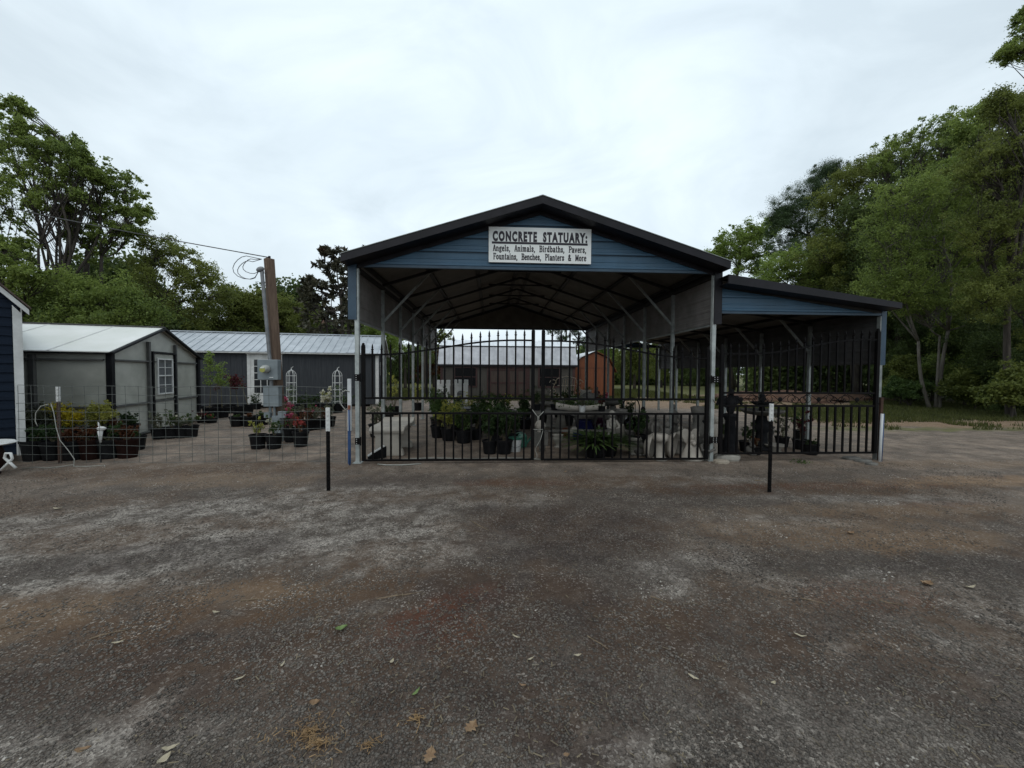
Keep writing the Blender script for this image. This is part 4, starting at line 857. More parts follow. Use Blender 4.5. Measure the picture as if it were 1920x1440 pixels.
for v0, z0, v1, z1 in ((-.10, GE - .02, GW / 2, GR + .03), (GW + .10, GE - .02, GW / 2, GR + .03)):
    mb = MB(); mb.prism([g_(-.05, v0, z0), g_(-.05, v1, z1), g_(-.05, v1, z1 + .02), g_(-.05, v0, z0 + .02)], ud * (GLn + .2)); rf = mb.build('roof', polyroof, gh, world=True)
    mb = MB()
    for k in range(5):
        u = .9 + k * 1.22; mb.prism([g_(u, v0, z0 + .022), g_(u, v1, z1 + .022), g_(u, v1, z1 + .030), g_(u, v0, z0 + .030)], ud * .035)
    mb.build('roof_seam', whitepaint, gh, world=True).parent = rf
mb = MB(); mb.prism([g_(-.08, GW / 2 - .05, GR + .05), g_(-.08, GW / 2 + .05, GR + .05), g_(-.08, GW / 2 + .05, GR + .075), g_(-.08, GW / 2 - .05, GR + .075)], ud * (GLn + .25)); mb.build('ridge_strip', ghgrey, gh, world=True)
def gbar(a, b, w, m, nm):
    mb = MB(); mb.bar(a, b, w, w * .6); return mb.build(nm, m, gh, world=True)
for v0 in (-.10, GW + .10):
    gbar(g_(-.075, v0, GE - .035), g_(-.075, GW / 2, GR + .02), .075, ghblack, 'rake_board')
for v0 in (.0, GW): gbar(g_(0, v0, 0), g_(0, v0, GE), .12, ghblack, 'corner_post')
gbar(g_(-.05, -.06, GE - .03), g_(GLn, -.06, GE - .03), .06, ghblack, 'eave_board')
for k in range(1, 5): gbar(g_(k * 1.22, -.01, .0), g_(k * 1.22, -.01, GE - .08), .10, ghgrey, 'stud')
for z_ in (.75, GE - .17, .05): gbar(g_(.1, -.012, z_), g_(GLn, -.012, z_), .055, ghgrey, 'rail')
for z_ in (.75, GE - .17, .05): gbar(g_(-.012, .1, z_), g_(-.012, GW - .1, z_), .055, ghgrey, 'rail')
dv0, dv1 = 1.42, 2.42
for v0 in (dv0, dv1): gbar(g_(-.03, v0, 0), g_(-.03, v0, 1.96), .07, ghblack, 'door_frame')
gbar(g_(-.03, dv0, 1.96), g_(-.03, dv1, 1.96), .07, ghblack, 'door_frame')
for v0 in (dv0 - .12, dv1 + .07): gbar(g_(-.014, v0, 0), g_(-.014, v0, GE + .3), .08, ghgrey, 'stud')
mb = MB(); mb.prism([g_(-.022, dv0 + .05, .03), g_(-.022, dv1 - .05, .03), g_(-.022, dv1 - .05, .74), g_(-.022, dv0 + .05, .74)], ud * .02); mb.prism([g_(-.022, dv0 + .05, .80), g_(-.022, dv1 - .05, .80), g_(-.022, dv1 - .05, 1.92), g_(-.022, dv0 + .05, 1.92)], ud * .02); dr = mb.build('door', polypanel, gh, world=True)
wv0, wv1, wz0, wz1 = dv0 + .18, dv1 - .16, .93, 1.80
mb = MB()
for z_ in (wz0, (wz0 + wz1) / 2 + .02, wz1): mb.bar(g_(-.045, wv0, z_), g_(-.045, wv1, z_), .04, .03)
for v0 in (wv0, wv1): mb.bar(g_(-.045, v0, wz0 - .02), g_(-.045, v0, wz1 + .02), .04, .03)
mb.bar(g_(-.042, (wv0 + wv1) / 2, wz0), g_(-.042, (wv0 + wv1) / 2, wz1), .016); mb.bar(g_(-.043, wv0, wz1 - .21), g_(-.043, wv1, wz1 - .21), .016); mb.bar(g_(-.043, wv0, wz0 + .22), g_(-.043, wv1, wz0 + .22), .012)
wn = mb.build('window', whitepaint, gh, world=True)
mb = MB(); mb.prism([g_(-.036, wv0, wz0), g_(-.036, wv1, wz0), g_(-.036, wv1, wz1), g_(-.036, wv0, wz1)], ud * .008); mb.build('pane', mat('greenhouse_glass', (.10, .105, .11), (.16, .165, .17), 3, rough=.12), gh, world=True).parent = wn

# ---------------------------------------------------------------- long slate-grey shed
u2 = Vector((.985, .17, 0)).normalized(); v2 = Vector((-u2.y, u2.x, 0)); c2_ = Vector((-4.93, 17.0, .0)); LL = 8.4; WW = 3.4
ls = thing('storage_shed', c2_, 'long slate grey shed with pale ribbed metal roof behind the potted plants', 'shed')
def s_(u, v, z): return c2_ + u2 * (u - LL) + v2 * v + Vector((0, 0, z))
LE, LR = 2.37, 3.16
def panel_box(mb, u0, u1, v0, v1, z0, z1): mb.prism([s_(u0, v0, z0), s_(u1, v0, z0), s_(u1, v1, z0), s_(u0, v1, z0)], (0, 0, z1 - z0)); return mb
mb = MB(); mb.prism([s_(LL, 0, .1), s_(LL, WW, .1), s_(LL, WW, LE), s_(LL, WW / 2, LR - .04), s_(LL, 0, LE)], u2 * -LL)
for k in range(1, int(LL / .21)): panel_box(mb, k * .21, k * .21 + .035, -.006, .0, .1, LE - .02)
for k in range(1, 16): mb.prism([s_(LL + .002, k * .21, .1), s_(LL + .002, k * .21 + .03, .1), s_(LL + .002, k * .21 + .03, LE), s_(LL + .002, k * .21, LE)], u2 * .005)
mb.build('wall', shedgrey, ls, world=True)
for v0, v1 in ((-.22, WW / 2), (WW + .22, WW / 2)):
    z0 = LE - .09; mb = MB(); mb.prism([s_(-.15, v0, z0), s_(-.15, v1, LR), s_(-.15, v1, LR + .02), s_(-.15, v0, z0 + .02)], u2 * (LL + .3))
    k = 0.0
    while k < LL + .3:
        a_ = s_(k - .15, v0, z0 + .03); b_ = s_(k - .15, v1, LR + .03); mb.bar(a_, b_, .035, .03); k += .305
    mb.build('roof', roofgalv, ls, world=True)
mb = MB(); mb.bar(s_(-.18, WW / 2, LR + .05), s_(LL + .18, WW / 2, LR + .05), .16, .04); mb.build('ridge_cap', roofgalv, ls, world=True)
mb = MB(); panel_box(mb, -.15, LL + .15, -.2, -.17, LE - .14, LE - .085); mb.build('eave_board', whitepaint, ls, world=True)
mb = MB()
for sgn in (0, WW):
    mb.prism([s_(LL + .16, -.22, LE - .15) if sgn == 0 else s_(LL + .16, WW + .22, LE - .15), s_(LL + .16, WW / 2, LR - .08), s_(LL + .16, WW / 2, LR), s_(LL + .16, -.22, LE - .07) if sgn == 0 else s_(LL + .16, WW + .22, LE - .07)], u2 * -.02)
mb.build('rake_board', whitepaint, ls, world=True)
mb = MB(); panel_box(mb, LL - .11, LL + .018, -.02, .09, .1, LE - .05); mb.build('corner_board', whitepaint, ls, world=True)
mb = MB(); panel_box(mb, LL, LL + .018, WW - .08, WW + .01, .1, LE - .05); mb.build('corner_board', whitepaint, ls, world=True)
mb = MB(); panel_box(mb, LL, LL + .03, 1.42, 1.98, 2.42, 2.86); gv = mb.build('gable_vent', whitepaint, ls, world=True)
mb = MB(); panel_box(mb, LL, LL + .025, .7, 1.25, 1.35, 1.95); wn = mb.build('window', whitepaint, ls, world=True)
mb = MB(); panel_box(mb, LL + .026, LL + .032, .78, 1.17, 1.42, 1.88); mb.build('pane', glassd, ls, world=True).parent = wn
# door: find u where x on plane matches the photo
du = LL - (WY(708, 700, 17).x - WY(471, 700, 17 - .9).x) / u2.x - .2
mb = MB(); dw = 1.06
panel_box(mb, du, du + .11, -.035, -.0, .1, 2.20); panel_box(mb, du + dw + .11, du + dw + .22, -.035, -.0, .1, 2.20); panel_box(mb, du - .04, du + dw + .26, -.045, -.0, 2.20, 2.32); mb.build('door_trim', whitepaint, ls, world=True)
mb = MB(); panel_box(mb, du + .11, du + dw + .11, -.02, 0, .12, 2.19); dr = mb.build('door', whitepaint, ls, world=True)
mb = MB(); panel_box(mb, du + .25, du + dw - .1, -.026, -.021, .62, 1.98); mb.build('pane', glassd, ls, world=True).parent = dr
mb = MB()
for k in range(1, 3): u = du + .25 + (dw - .35) * k / 3; panel_box(mb, u - .012, u + .012, -.034, -.027, .62, 1.98)
for k in range(1, 5): z_ = .62 + 1.36 * k / 5; panel_box(mb, du + .25, du + dw - .1, -.036, -.027, z_ - .012, z_ + .012)
mb.build('glazing_bar', whitepaint, ls, world=True).parent = dr
mb = MB()
for k in range(6): panel_box(mb, .3 + k * 1.55, .7 + k * 1.55, .05, .4, -.1, .1)
mb.build('block_pier', concrete, ls, world=True)

# ---------------------------------------------------------------- barn-roofed shed behind the carport
bs0 = Vector((-3.0, 22.8, 0)); BW = 7.95; BD = 3.6
bs = thing('barn_shed', bs0, 'dark barn-roofed shed with grey metal roof seen straight through the carport', 'shed')
def b_(x, y, z): return bs0 + Vector((x, y, z))
sec = [(0, 1.98), (-.12, 1.96), (.55, 3.06), (BD / 2, 3.52), (BD - .55, 3.06), (BD + .12, 1.96), (BD, 1.98)]
mb = MB(); mb.prism([b_(0, 0, .12), b_(0, BD, .12), b_(0, BD, 2.0), b_(0, BD - .55, 3.0), b_(0, BD / 2, 3.46), b_(0, .55, 3.0), b_(0, 0, 2.0)], (BW, 0, 0))
for k in range(1, 38): mb.bb(b_(k * .21, -.006, .12), b_(k * .21 + .03, 0, 1.95))
mb.build('wall', barnwall, bs, world=True)
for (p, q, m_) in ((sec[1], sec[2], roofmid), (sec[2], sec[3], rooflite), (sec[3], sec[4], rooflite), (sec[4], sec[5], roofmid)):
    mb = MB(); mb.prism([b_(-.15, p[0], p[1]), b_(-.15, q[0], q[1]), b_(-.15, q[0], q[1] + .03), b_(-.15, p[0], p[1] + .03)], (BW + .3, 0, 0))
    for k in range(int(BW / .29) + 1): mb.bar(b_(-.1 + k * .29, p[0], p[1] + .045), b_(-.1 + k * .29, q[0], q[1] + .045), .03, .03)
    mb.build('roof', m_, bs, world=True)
mb = MB(); mb.bb(b_(-.16, .48, 3.075), b_(BW + .16, .56, 3.115)); mb.bb(b_(-.16, -.15, 1.86), b_(BW + .16, -.12, 1.97)); mb.build('fascia', blacktrim, bs, world=True)
mb = MB(); mb.bb(b_(-.02, -.03, .1), b_(.12, .0, 1.95)); mb.bb(b_(BW - .12, -.03, .1), b_(BW + .02, 0, 1.95)); mb.build('corner_board', barntrim, bs, world=True)
for x0, x1 in ((.85, 2.05), (5.85, 7.0)):
    mb = MB(); mb.bb(b_(x0 - .1, -.04, .62), b_(x1 + .1, -.001, 1.84)); wn = mb.build('window', barntrim, bs, world=True)
    mb = MB(); mb.bb(b_(x0, -.048, .72), b_(x1, -.041, 1.76)); mb.build('pane', barnglass, bs, world=True).parent = wn
    mb = MB(); mb.bb(b_(x0, -.056, 1.22), b_(x1, -.049, 1.26)); mb.build('sash_bar', barntrim, bs, world=True).parent = wn
mb = MB(); mb.bb(b_(2.72, -.04, .12), b_(2.86, -.001, 1.86)); mb.bb(b_(5.10, -.04, .12), b_(5.24, -.001, 1.86)); mb.bb(b_(2.72, -.045, 1.74), b_(5.24, -.001, 1.88)); mb.build('door_trim', barntrim, bs, world=True)
for x0 in (2.87, 3.99):
    mb = MB(); mb.bb(b_(x0, -.025, .14), b_(x0 + 1.10, -.001, 1.74)); dr = mb.build('door', doorwood, bs, world=True)
    mb = MB()
    for xx in (x0, x0 + .5, x0 + 1.02): mb.bb(b_(xx, -.05, .14), b_(xx + .08, -.026, 1.74))
    for z_ in (.14, .85, 1.62): mb.bb(b_(x0, -.052, z_), b_(x0 + 1.10, -.026, z_ + .1))
    mb.build('door_batten', barntrim, bs, world=True).parent = dr
# orange barn
ob0 = Vector((5.08, 23.6, 0)); ob = thing('barn_shed', ob0, 'small orange stained wooden barn with a gambrel end behind the carport', 'shed')
def o__(x, y, z): return ob0 + Vector((x, y, z))
OW = 2.55
prf = [(0, .1), (0, 1.62), (.42, 2.42), (OW / 2, 2.78), (OW - .42, 2.42), (OW, 1.62), (OW, .1)]
mb = MB(); mb.prism([o__(a_, 0, z_) for a_, z_ in prf], (0, 4.5, 0))
for k in range(1, 12): mb.bb(o__(k * .21, -.008, .1), o__(k * .21 + .03, 0, 2.2 if 2 < k < 10 else 1.6))
mb.build('wall', orangewood, ob, world=True)
pr_ = [(-.12, 1.55), (.37, 2.46), (OW / 2, 2.86), (OW - .37, 2.46), (OW + .12, 1.55)]
for i in range(4):
    (a_, z0), (c_, z1) = pr_[i], pr_[i + 1]; mb = MB(); mb.prism([o__(a_, -.15, z0), o__(c_, -.15, z1), o__(c_, -.15, z1 + .04), o__(a_, -.15, z0 + .04)], (0, 4.8, 0)); mb.build('roof', rooflite if i < 2 else orangewood, ob, world=True)
mb = MB(); mb.bb(o__(.45, -.03, .12), o__(1.25, -.009, 1.75)); mb.bb(o__(1.30, -.03, .12), o__(2.10, -.009, 1.75)); dr = mb.build('door', orangewood, ob, world=True)
mb = MB()
for xx in (.40, 1.24, 2.10): mb.bb(o__(xx, -.05, .1), o__(xx + .06, -.031, 1.8))
mb.bb(o__(.40, -.052, 1.78), o__(2.16, -.031, 1.86)); mb.build('door_trim', mat('darker_orange', (.10, .03, .012), (.16, .05, .02), 4), ob, world=True)
# ---------------------------------------------------------------- potted plants
def pot_mesh(r, h):
    mb = MB(); mb.lathe([(r * .76, 0), (r * .80, h * .08), (r * .97, h * .88), (r * 1.05, h * .885), (r * 1.06, h), (r * .96, h), (r * .93, h * .90), (.005, h * .88)], 18); return mb
def potted(px, py, r, h, kind, ph, pw, lm, label, nm='potted_shrub', n=700, ls=.045, pm=None, fl=None, nf=0, fs=.05, pos=None, lean=(0, 0), z0=None, cat='potted plant', group=None, asp=.5, bare=.15):
    p = Vector(pos) if pos is not None else G(px, py); zb = gzf(p.x, p.y) if z0 is None else z0; p.z = zb
    root = thing(nm, p, label, cat, group)
    o = pot_mesh(r, h).build('pot', pm or potblk, root, smooth=False)
    mb = MB(); mb.lathe([(r * .92, 0), (r * .5, .012), (.004, .02)], 14, (0, 0, h * .86), wob=.03); mb.build('soil', soil, root)
    z1 = h * .88; st = MB(); cen = []; top = Vector((lean[0], lean[1], z1 + ph))
    if kind == 'shrub':
        ns = 9
        for k in range(ns):
            a_ = random.random() * 6.28; rr_ = pw * random.uniform(.1, .85); t_ = Vector((math.cos(a_) * rr_ + lean[0], math.sin(a_) * rr_ + lean[1], z1 + ph * random.uniform(.5, 1)))
            st.tube(curve((random.uniform(-.02, .02), random.uniform(-.02, .02), z1), t_, .12, 3), [.006, .005, .004, .002], 4)
            m_ = max(3, n // ns // 10)
            for q in range(m_):
                c_ = Vector((0, 0, z1 + ph * bare)).lerp(t_, random.uniform(.25, 1.05)) + rv(pw * .28)
                cen += [tuple(c_ + rv(pw * .10)) for _ in range(10)]
        Q = leaf_arrays(np.array(cen), ls, asp)
    elif kind == 'sapling':
        st.tube(curve((0, 0, z1 - .02), top, .02, 6), [.014, .013, .011, .009, .007, .005, .003], 6)
        for k in range(26):
            t_ = random.uniform(bare, 1); b0_ = Vector((0, 0, z1)).lerp(top, t_); a_ = random.random() * 6.28
            e_ = b0_ + Vector((math.cos(a_), math.sin(a_), .7)) * pw * random.uniform(.5, 1) * (1.2 - .6 * t_)
            st.tube([b0_, e_], [.004, .002], 3)
            for q in range(max(2, n // 26)): cen.append(tuple(b0_.lerp(e_, random.uniform(.3, 1.1)) + rv(pw * .25)))
        Q = leaf_arrays(np.array(cen), ls, asp)
    elif kind == 'strap':
        V = []
        for k in range(n):
            a_ = random.random() * 6.28; l_ = ph * random.uniform(.7, 1.15); el = random.uniform(.5, 1.35); d_ = Vector((math.cos(a_), math.sin(a_), 0)); pts = []
            for j in range(6):
                t_ = j / 5; pts.append(Vector((0, 0, z1)) + d_ * (l_ * t_ * math.cos(el) + pw * .9 * t_ * t_) + Vector((0, 0, l_ * (t_ * math.sin(el) - .45 * t_ ** 2.4))))
            sd_ = Vector((-d_.y, d_.x, 0)) * ls
            for j in range(5):
                w0, w1 = math.sin(PI * (.12 + .8 * j / 5)), math.sin(PI * (.12 + .8 * (j + 1) / 5)) if j < 4 else .05
                V.append([pts[j] - sd_ * w0, pts[j] + sd_ * w0, pts[j + 1] + sd_ * w1, pts[j + 1] - sd_ * w1])
        Q = np.array([[tuple(v) for v in q] for q in V])
    if st.v: st.build('stem', stemm, root)
    leaf_obj('foliage', Q, lm, root)
    if fl:
        for k in range(nf):
            c_ = Vector(cen[random.randrange(len(cen))]); c_ += (c_ - Vector((0, 0, z1 + ph * .4))).normalized() * pw * .12
            leaf_obj('flower', leaf_arrays(np.array([tuple(c_ + rv(fs * .45)) for _ in range(24)]), fs * .75, .8), fl, root)
    return root
random.seed(21); rs.seed(21)
S = 'shrub'
row = 'pots crowded behind the wire fence'
# front row behind the fence, from the navy shed rightwards
potted(66, 862, .17, .34, S, .26, .20, leafdeep, 'black pot of low dark weeds nearest the navy shed in the front row', pm=potblk, group=row)
potted(102, 861, .17, .33, S, .30, .20, leafdeep, 'black pot with low leafy stems beneath the brown fence post', group=row)
potted(138, 861, .17, .33, S, .25, .20, leafrust, 'black pot with rusty stems below the golden shrub in the front row', group=row)
potted(172, 860, .16, .34, S, .26, .20, leafrust, 'brown-red pot with straggly rusty growth behind the fence, left of a black pot', pm=potred, group=row)
potted(207, 858, .17, .33, S, .28, .2, leafdeep, 'black pot with sparse green sprigs between the two brown-red pots', group=row)
potted(240, 857, .16, .33, S, .24, .19, leafrust, 'brown-red pot at the right end of the front row behind the fence', pm=potred, group=row)
# rows behind
potted(58, 840, .18, .36, S, .56, .28, leafgrey, 'grey-green airy shrub in a black pot close to the white corner board', n=1100, group=row)
potted(100, 838, .18, .36, S, .48, .24, leafgrey, 'pale grey-green shrub in a black pot just behind the brown fence post', n=1000, group=row)
potted(128, 834, .19, .36, S, .50, .38, leafgold, 'bright golden yellow shrub in a black pot by the greenhouse', n=3200, ls=.048, group=row)
potted(183, 833, .19, .36, S, .55, .38, leaflime, 'yellow-green feathery shrub in a black pot left of the greenhouse corner', n=3000, ls=.048, group=row)
potted(222, 832, .18, .34, S, .22, .20, leafrust, 'black pot with a small brown-stemmed plant before the greenhouse corner', n=260, group=row)
potted(243, 824, .17, .34, S, .26, .20, leafdeep, 'dark green clipped shrub in a black pot right of the greenhouse corner', n=1100, group=row)
potted(257, 843, .14, .27, S, .14, .12, leafdeep, 'small black pot standing alone at the right end behind the fence', n=160, group=row)
potted(75, 822, .17, .33, S, .40, .24, leafdeep, 'dark leafy shrub in a black pot against the greenhouse side wall', n=1000, group=row)
potted(150, 818, .17, .33, S, .42, .24, leafgrey, 'dull green twiggy shrub in a black pot behind the golden one', n=900, group=row)
potted(210, 818, .17, .33, S, .34, .2, leafdeep, 'dark twiggy plant in a black pot half hidden at the greenhouse corner', n=300, group=row)
g2 = 'pots along the greenhouse end'
potted(300, 823, .16, .25, S, .36, .26, leafgrey, 'pale leafy shrub in a black pot under the greenhouse window, first of four', n=420, group=g2)
potted(322, 822, .15, .25, S, .42, .24, leafgreen, 'tall green shrub in a black pot under the greenhouse window, second of four', n=380, group=g2)
potted(342, 821, .15, .25, S, .30, .22, leafgrey, 'pale shrub with white buds in a black pot, third of four by the greenhouse', n=300, fl=petwhite, nf=4, fs=.03, group=g2)
potted(358, 820, .15, .27, S, .30, .2, leafgreen, 'rangy white-budded shrub in a black pot, last of four by the greenhouse', n=260, fl=petwhite, nf=3, fs=.03, group=g2)
g3 = 'pots on the gravel before the long shed'
potted(380, 792, .16, .16, S, .16, .24, leafred, 'low planter with maroon leaves beyond the greenhouse corner', n=300, nm='potted_flower', group=g3)
potted(397, 793, .15, .14, S, .13, .2, leafgreen, 'shallow planter with red flowers and green leaves', n=240, nm='potted_flower', fl=petred, nf=8, fs=.04, group=g3)
potted(393, 786, .19, .36, 'sapling', 1.72, .22, leaflite, 'tallest slender sapling with light green leaves in a black pot', nm='potted_sapling', n=620, ls=.06, bare=.25, group=g3)
potted(417, 783, .2, .33, 'sapling', 1.45, .26, leaflite, 'second slender light green sapling, right of the tallest one', nm='potted_sapling', n=560, ls=.06, bare=.45, lean=(-.06, 0), group=g3)
potted(447, 780, .17, .33, 'sapling', .95, .34, leafred, 'maroon leaved young tree in a black pot before the slate shed', nm='potted_sapling', n=560, ls=.065, bare=.62, lean=(-.12, 0), group=g3)
potted(466, 776, .17, .33, 'sapling', .95, .10, leafgreen, 'nearly bare leaning whip in a black pot left of the shed door', nm='potted_sapling', n=60, ls=.05, bare=.6, lean=(-.3, 0), group=g3)
for i_, (px_, py_, tx) in enumerate(((432, 775, 'left'), (408, 774, 'far'),)):
    potted(px_, py_, .17, .32, 'sapling', .9 - i_ * .2, .16, leafred if i_ else leafgreen, ['thin green whip with a pale tag in a black pot beside the maroon tree', 'short maroon whip in a black pot behind the second sapling'][i_], nm='potted_sapling', n=120, bare=.7, group=g3)
potted(446, 799, .20, .27, S, .08, .14, leafgreen, 'wide black pot nearly empty, leftmost of three beside the service pole', n=80, group=g3)
potted(469, 799, .20, .27, S, .09, .14, leafrust, 'wide black pot nearly empty, middle one of three beside the service pole', n=80, group=g3)
potted(490, 796, .20, .28, S, .16, .16, leafgreen, 'wide black pot with a few leaves, rightmost of three beside the service pole', n=140, group=g3)
g4 = 'pots at the foot of the service pole'
potted(484, 841, .15, .28, S, .36, .2, leaflime, 'sparse yellow-green shrub in a black pot, front left of the pole', n=240, group=g4)
potted(514, 841, .15, .28, S, .36, .18, leafgreen, 'dense green shrub with white blooms in a black pot in front of the pole', n=520, nm='potted_flower', fl=petwhite, nf=7, fs=.05, group=g4)
potted(546, 828, .15, .30, S, .55, .24, leafgreen, 'rose bush with coral pink blooms in a black pot right behind the pole', n=420, nm='potted_flower', fl=petpink, nf=9, fs=.09, group=g4)
potted(564, 837, .15, .31, S, .42, .2, leafrust, 'rusty leaved rose with pink blooms in the black pot furthest right by the pole', n=420, nm='potted_flower', fl=petred, nf=6, fs=.07, group=g4)
potted(540, 800, .16, .3, S, .62, .2, leafgreen, 'taller rose bush with pink blooms behind the pole pots', n=320, nm='potted_flower', fl=petpink, nf=9, fs=.10, group=g4)
g5 = 'row of pots between the pole and the carport'
for i_, (px_, py_, m__, tx) in enumerate(((578, 806, leafrust, 'rusty pink flowering shrub in the nearest black pot of the short row'), (592, 804, leafgrey, 'greyish flowering shrub in the second black pot of the short row'), (605, 802, leafrust, 'brown-pink shrub in the third black pot of the short row'), (617, 799, leafgrey, 'pale shrub in the last black pot of the short row'))):
    potted(px_, py_, .18, .27, S, .38, .26, m__, tx, n=420, nm='potted_flower', fl=petwhite if i_ % 2 else petpink, nf=3, fs=.035, group=g5)
potted(582, 786, .17, .28, S, .3, .22, leafgreen, 'dark green shrub in a black pot behind the short row', n=380, group=g5)
potted(560, 790, .17, .28, S, .3, .22, leafgrey, 'grey twiggy shrub in a black pot behind the rose bushes', n=300, group=g5)
potted(614, 776, .19, .33, S, .62, .22, leaflime, 'yellow-green shrub with large cream flowers between the two trellises', n=380, nm='potted_flower', fl=petwhite, nf=12, fs=.12, group=g5)
def trellis(px, py, label):
    p = G(px, py); root = thing('trellis', p, label, 'trellis', 'white obelisk trellises'); mb = MB(); w = .16; H = 1.35; zb = .30
    for i in range(6):
        a_ = i * PI / 3 + .3; mb.tube([(math.cos(a_) * w, math.sin(a_) * w, zb), (math.cos(a_) * w, math.sin(a_) * w, H)] + [(math.cos(a_) * w * math.cos(t_), math.sin(a_) * w * math.cos(t_), H + .2 * math.sin(t_)) for t_ in (.4, .8, 1.2, 1.5)], .009, 5)
    for z_ in (.42, .62, .85, 1.1, H): mb.tube([(math.cos(i * PI / 8) * w, math.sin(i * PI / 8) * w, z_) for i in range(17)], .008, 5)
    mb.lathe([(.018, H + .19), (.03, H + .215), (.012, H + .24), (.004, H + .30)], 8); mb.tube([(0, 0, H + .26), (.03, 0, H + .30), (.07, 0, H + .33)], .012, 5)
    mb.build('frame', whitepaint, root); pt = pot_mesh(.2, .34).build('pot', potblk, root)
    cen = np.array([(random.gauss(0, .1), random.gauss(0, .1), random.uniform(.35, 1.0)) for _ in range(220)]); leaf_obj('foliage', leaf_arrays(cen, .06, .5), leafgreen, root)
trellis(547, 775, 'white obelisk trellis in a pot, the one nearer the service pole')
trellis(633, 774, 'white obelisk trellis in a pot, the one nearer the carport')
g6 = 'low shrubs along the long shed'
for i_, (px_, tx) in enumerate(((560, 'dark low shrub in a pot at the slate shed wall, left of three'), (578, 'dark low shrub in a pot at the slate shed wall, middle of three'), (597, 'dark low shrub in a pot at the slate shed wall, right of three'), (648, 'low leafy plant in a dark pot right of the second trellis'), (480, 'small brown pot plant beside the white shed door'))):
    potted(px_, 767 + (i_ % 2), .2, .26, S, .34, .34, leafdeep, tx, n=420, ls=.06, group=g6)

# bits at the left edge
p = G(-42, 893); bt = thing('barrel_planter', p, 'dark brown planter under a white round top at the left edge', 'planter')
MB().lathe([(.20, 0), (.25, .12), (.27, .25), (.23, .36), (.22, .42)], 20, wob=0).build('barrel', potred, bt, smooth=True)
MB().lathe([(.02, .44), (.34, .44), (.36, .455), (.34, .475), (.02, .485)], 28).build('round_top', whitepaint, bt, smooth=False)
mb = MB(); c_ = WY(16, 868, p.y - .34) - p
mb.tube([c_ + Vector((-.10, 0, -.10)), c_ + Vector((.0, 0, .0)), c_ + Vector((.05, 0, .06)), c_ + Vector((.03, 0, .13)), c_ + Vector((-.03, 0, .13)), c_ + Vector((-.05, 0, .07)), c_ + Vector((.02, 0, .0)), c_ + Vector((.09, 0, -.07))], .016, 6)
mb.build('white_ribbon', whitepaint, bt, smooth=True)
hs = thing('garden_hose', G(100, 868), 'pale hose hanging from the brown fence post and curling over the ground', 'hose'); mb = MB(); q0 = Vector((-7.02, 6.5, 0))
mb.tube([q0 + Vector(v) for v in ((-.02, -.02, .97), (-.12, -.03, .94), (-.19, -.04, .83), (-.2, -.04, .70), (-.17, -.04, .62))], .007, 6)
mb.tube([q0 + Vector(v) for v in ((.03, -.03, .98), (.09, -.05, .84), (.12, -.05, .6), (.17, -.05, .4), (.3, -.06, .24), (.40, -.07, .1), (.42, -.1, .02), (.32, -.2, .012), (.18, -.28, .012), (.0, -.22, .012), (-.12, -.3, .012))], .0055, 6)
mb.tube([q0 + Vector(v) for v in ((.42, -.1, .015), (.5, -.18, .012), (.7, -.2, .012), (.9, -.12, .012), (.98, -.2, .012))], .006, 6); mb.build('hose', whitehose, hs, world=True, smooth=True)
p = G(216, 861); wf = thing('goose_ornament', (p.x, 6.62, .0), 'small white bird-shaped ornament poking up above the pots', 'ornament'); mb = MB()
mb.tube([(0, 0, .33), (0, 0, .40), (.0, 0, .52)], [.012, .02, .035], 8); mb.ball((.02, 0, .56), (.075, .035, .035), 10, 6); mb.tube([(.0, 0, .56), (-.02, 0, .63), (-.03, 0, .67)], [.018, .012, .003], 6); mb.build('figure', whitepaint, wf, smooth=True); mb = MB(); mb.tube([(0, 0, -.02), (0, 0, .33)], .008, 6); mb.build('stake', ghblack, wf)

# ---------------------------------------------------------------- inside the carport
# concrete bench seen end-on
be = thing('concrete_bench', (-1.62, 7.2, 0), 'pale concrete bench with rolled ends just inside the left gate leaf', 'bench')
for y_ in (6.95, 8.25):
    mb = MB(); mb.prism([(-1.84, y_ - .1, 0), (-1.34, y_ - .1, 0), (-1.36, y_ - .1, .10), (-1.40, y_ - .1, .14), (-1.42, y_ - .1, .34), (-1.37, y_ - .1, .42), (-1.85, y_ - .1, .42), (-1.80, y_ - .1, .34), (-1.80, y_ - .1, .14), (-1.83, y_ - .1, .10)], (0, .2, 0)); mb.build('support', palecon, be, world=True, bevel=.015)
mb = MB(); sec_ = [(-.20, .44), (-.15, .49), (0, .50), (1.3, .50), (1.45, .53), (1.5, .60), (1.5, .68), (1.42, .66), (1.3, .57), (0, .56), (-.2, .55), (-.25, .50)]
mb.prism([(-1.90, 7.0 + a_, z_) for a_, z_ in [(-.18, .40), (-.10, .44), (.2, .46), (1.2, .46), (1.4, .50), (1.48, .58), (1.40, .60), (1.2, .53), (.2, .53), (-.12, .52), (-.22, .46)]], (.58, 0, 0)); mb.build('seat', palecon, be, world=True, bevel=.015); be.location.x -= .27; be.scale = (1.08, .6, 1)
we = thing('edging_board', (-2.0, 6.6, 0), 'black wedge-shaped board with a white top edge leaning inside the left gate', 'board')
mb = MB(); mb.prism([(-2.08, 6.55, .02), (-1.86, 6.75, .02), (-1.86, 6.75, .22), (-2.08, 6.55, .09)], (.03, .03, 0)); mb.build('board', potblk, we, world=True)
mb = MB(); mb.bar((-2.08, 6.55, .10), (-1.86, 6.75, .232), .03, .022); mb.build('white_edge', whitepaint, we, world=True)

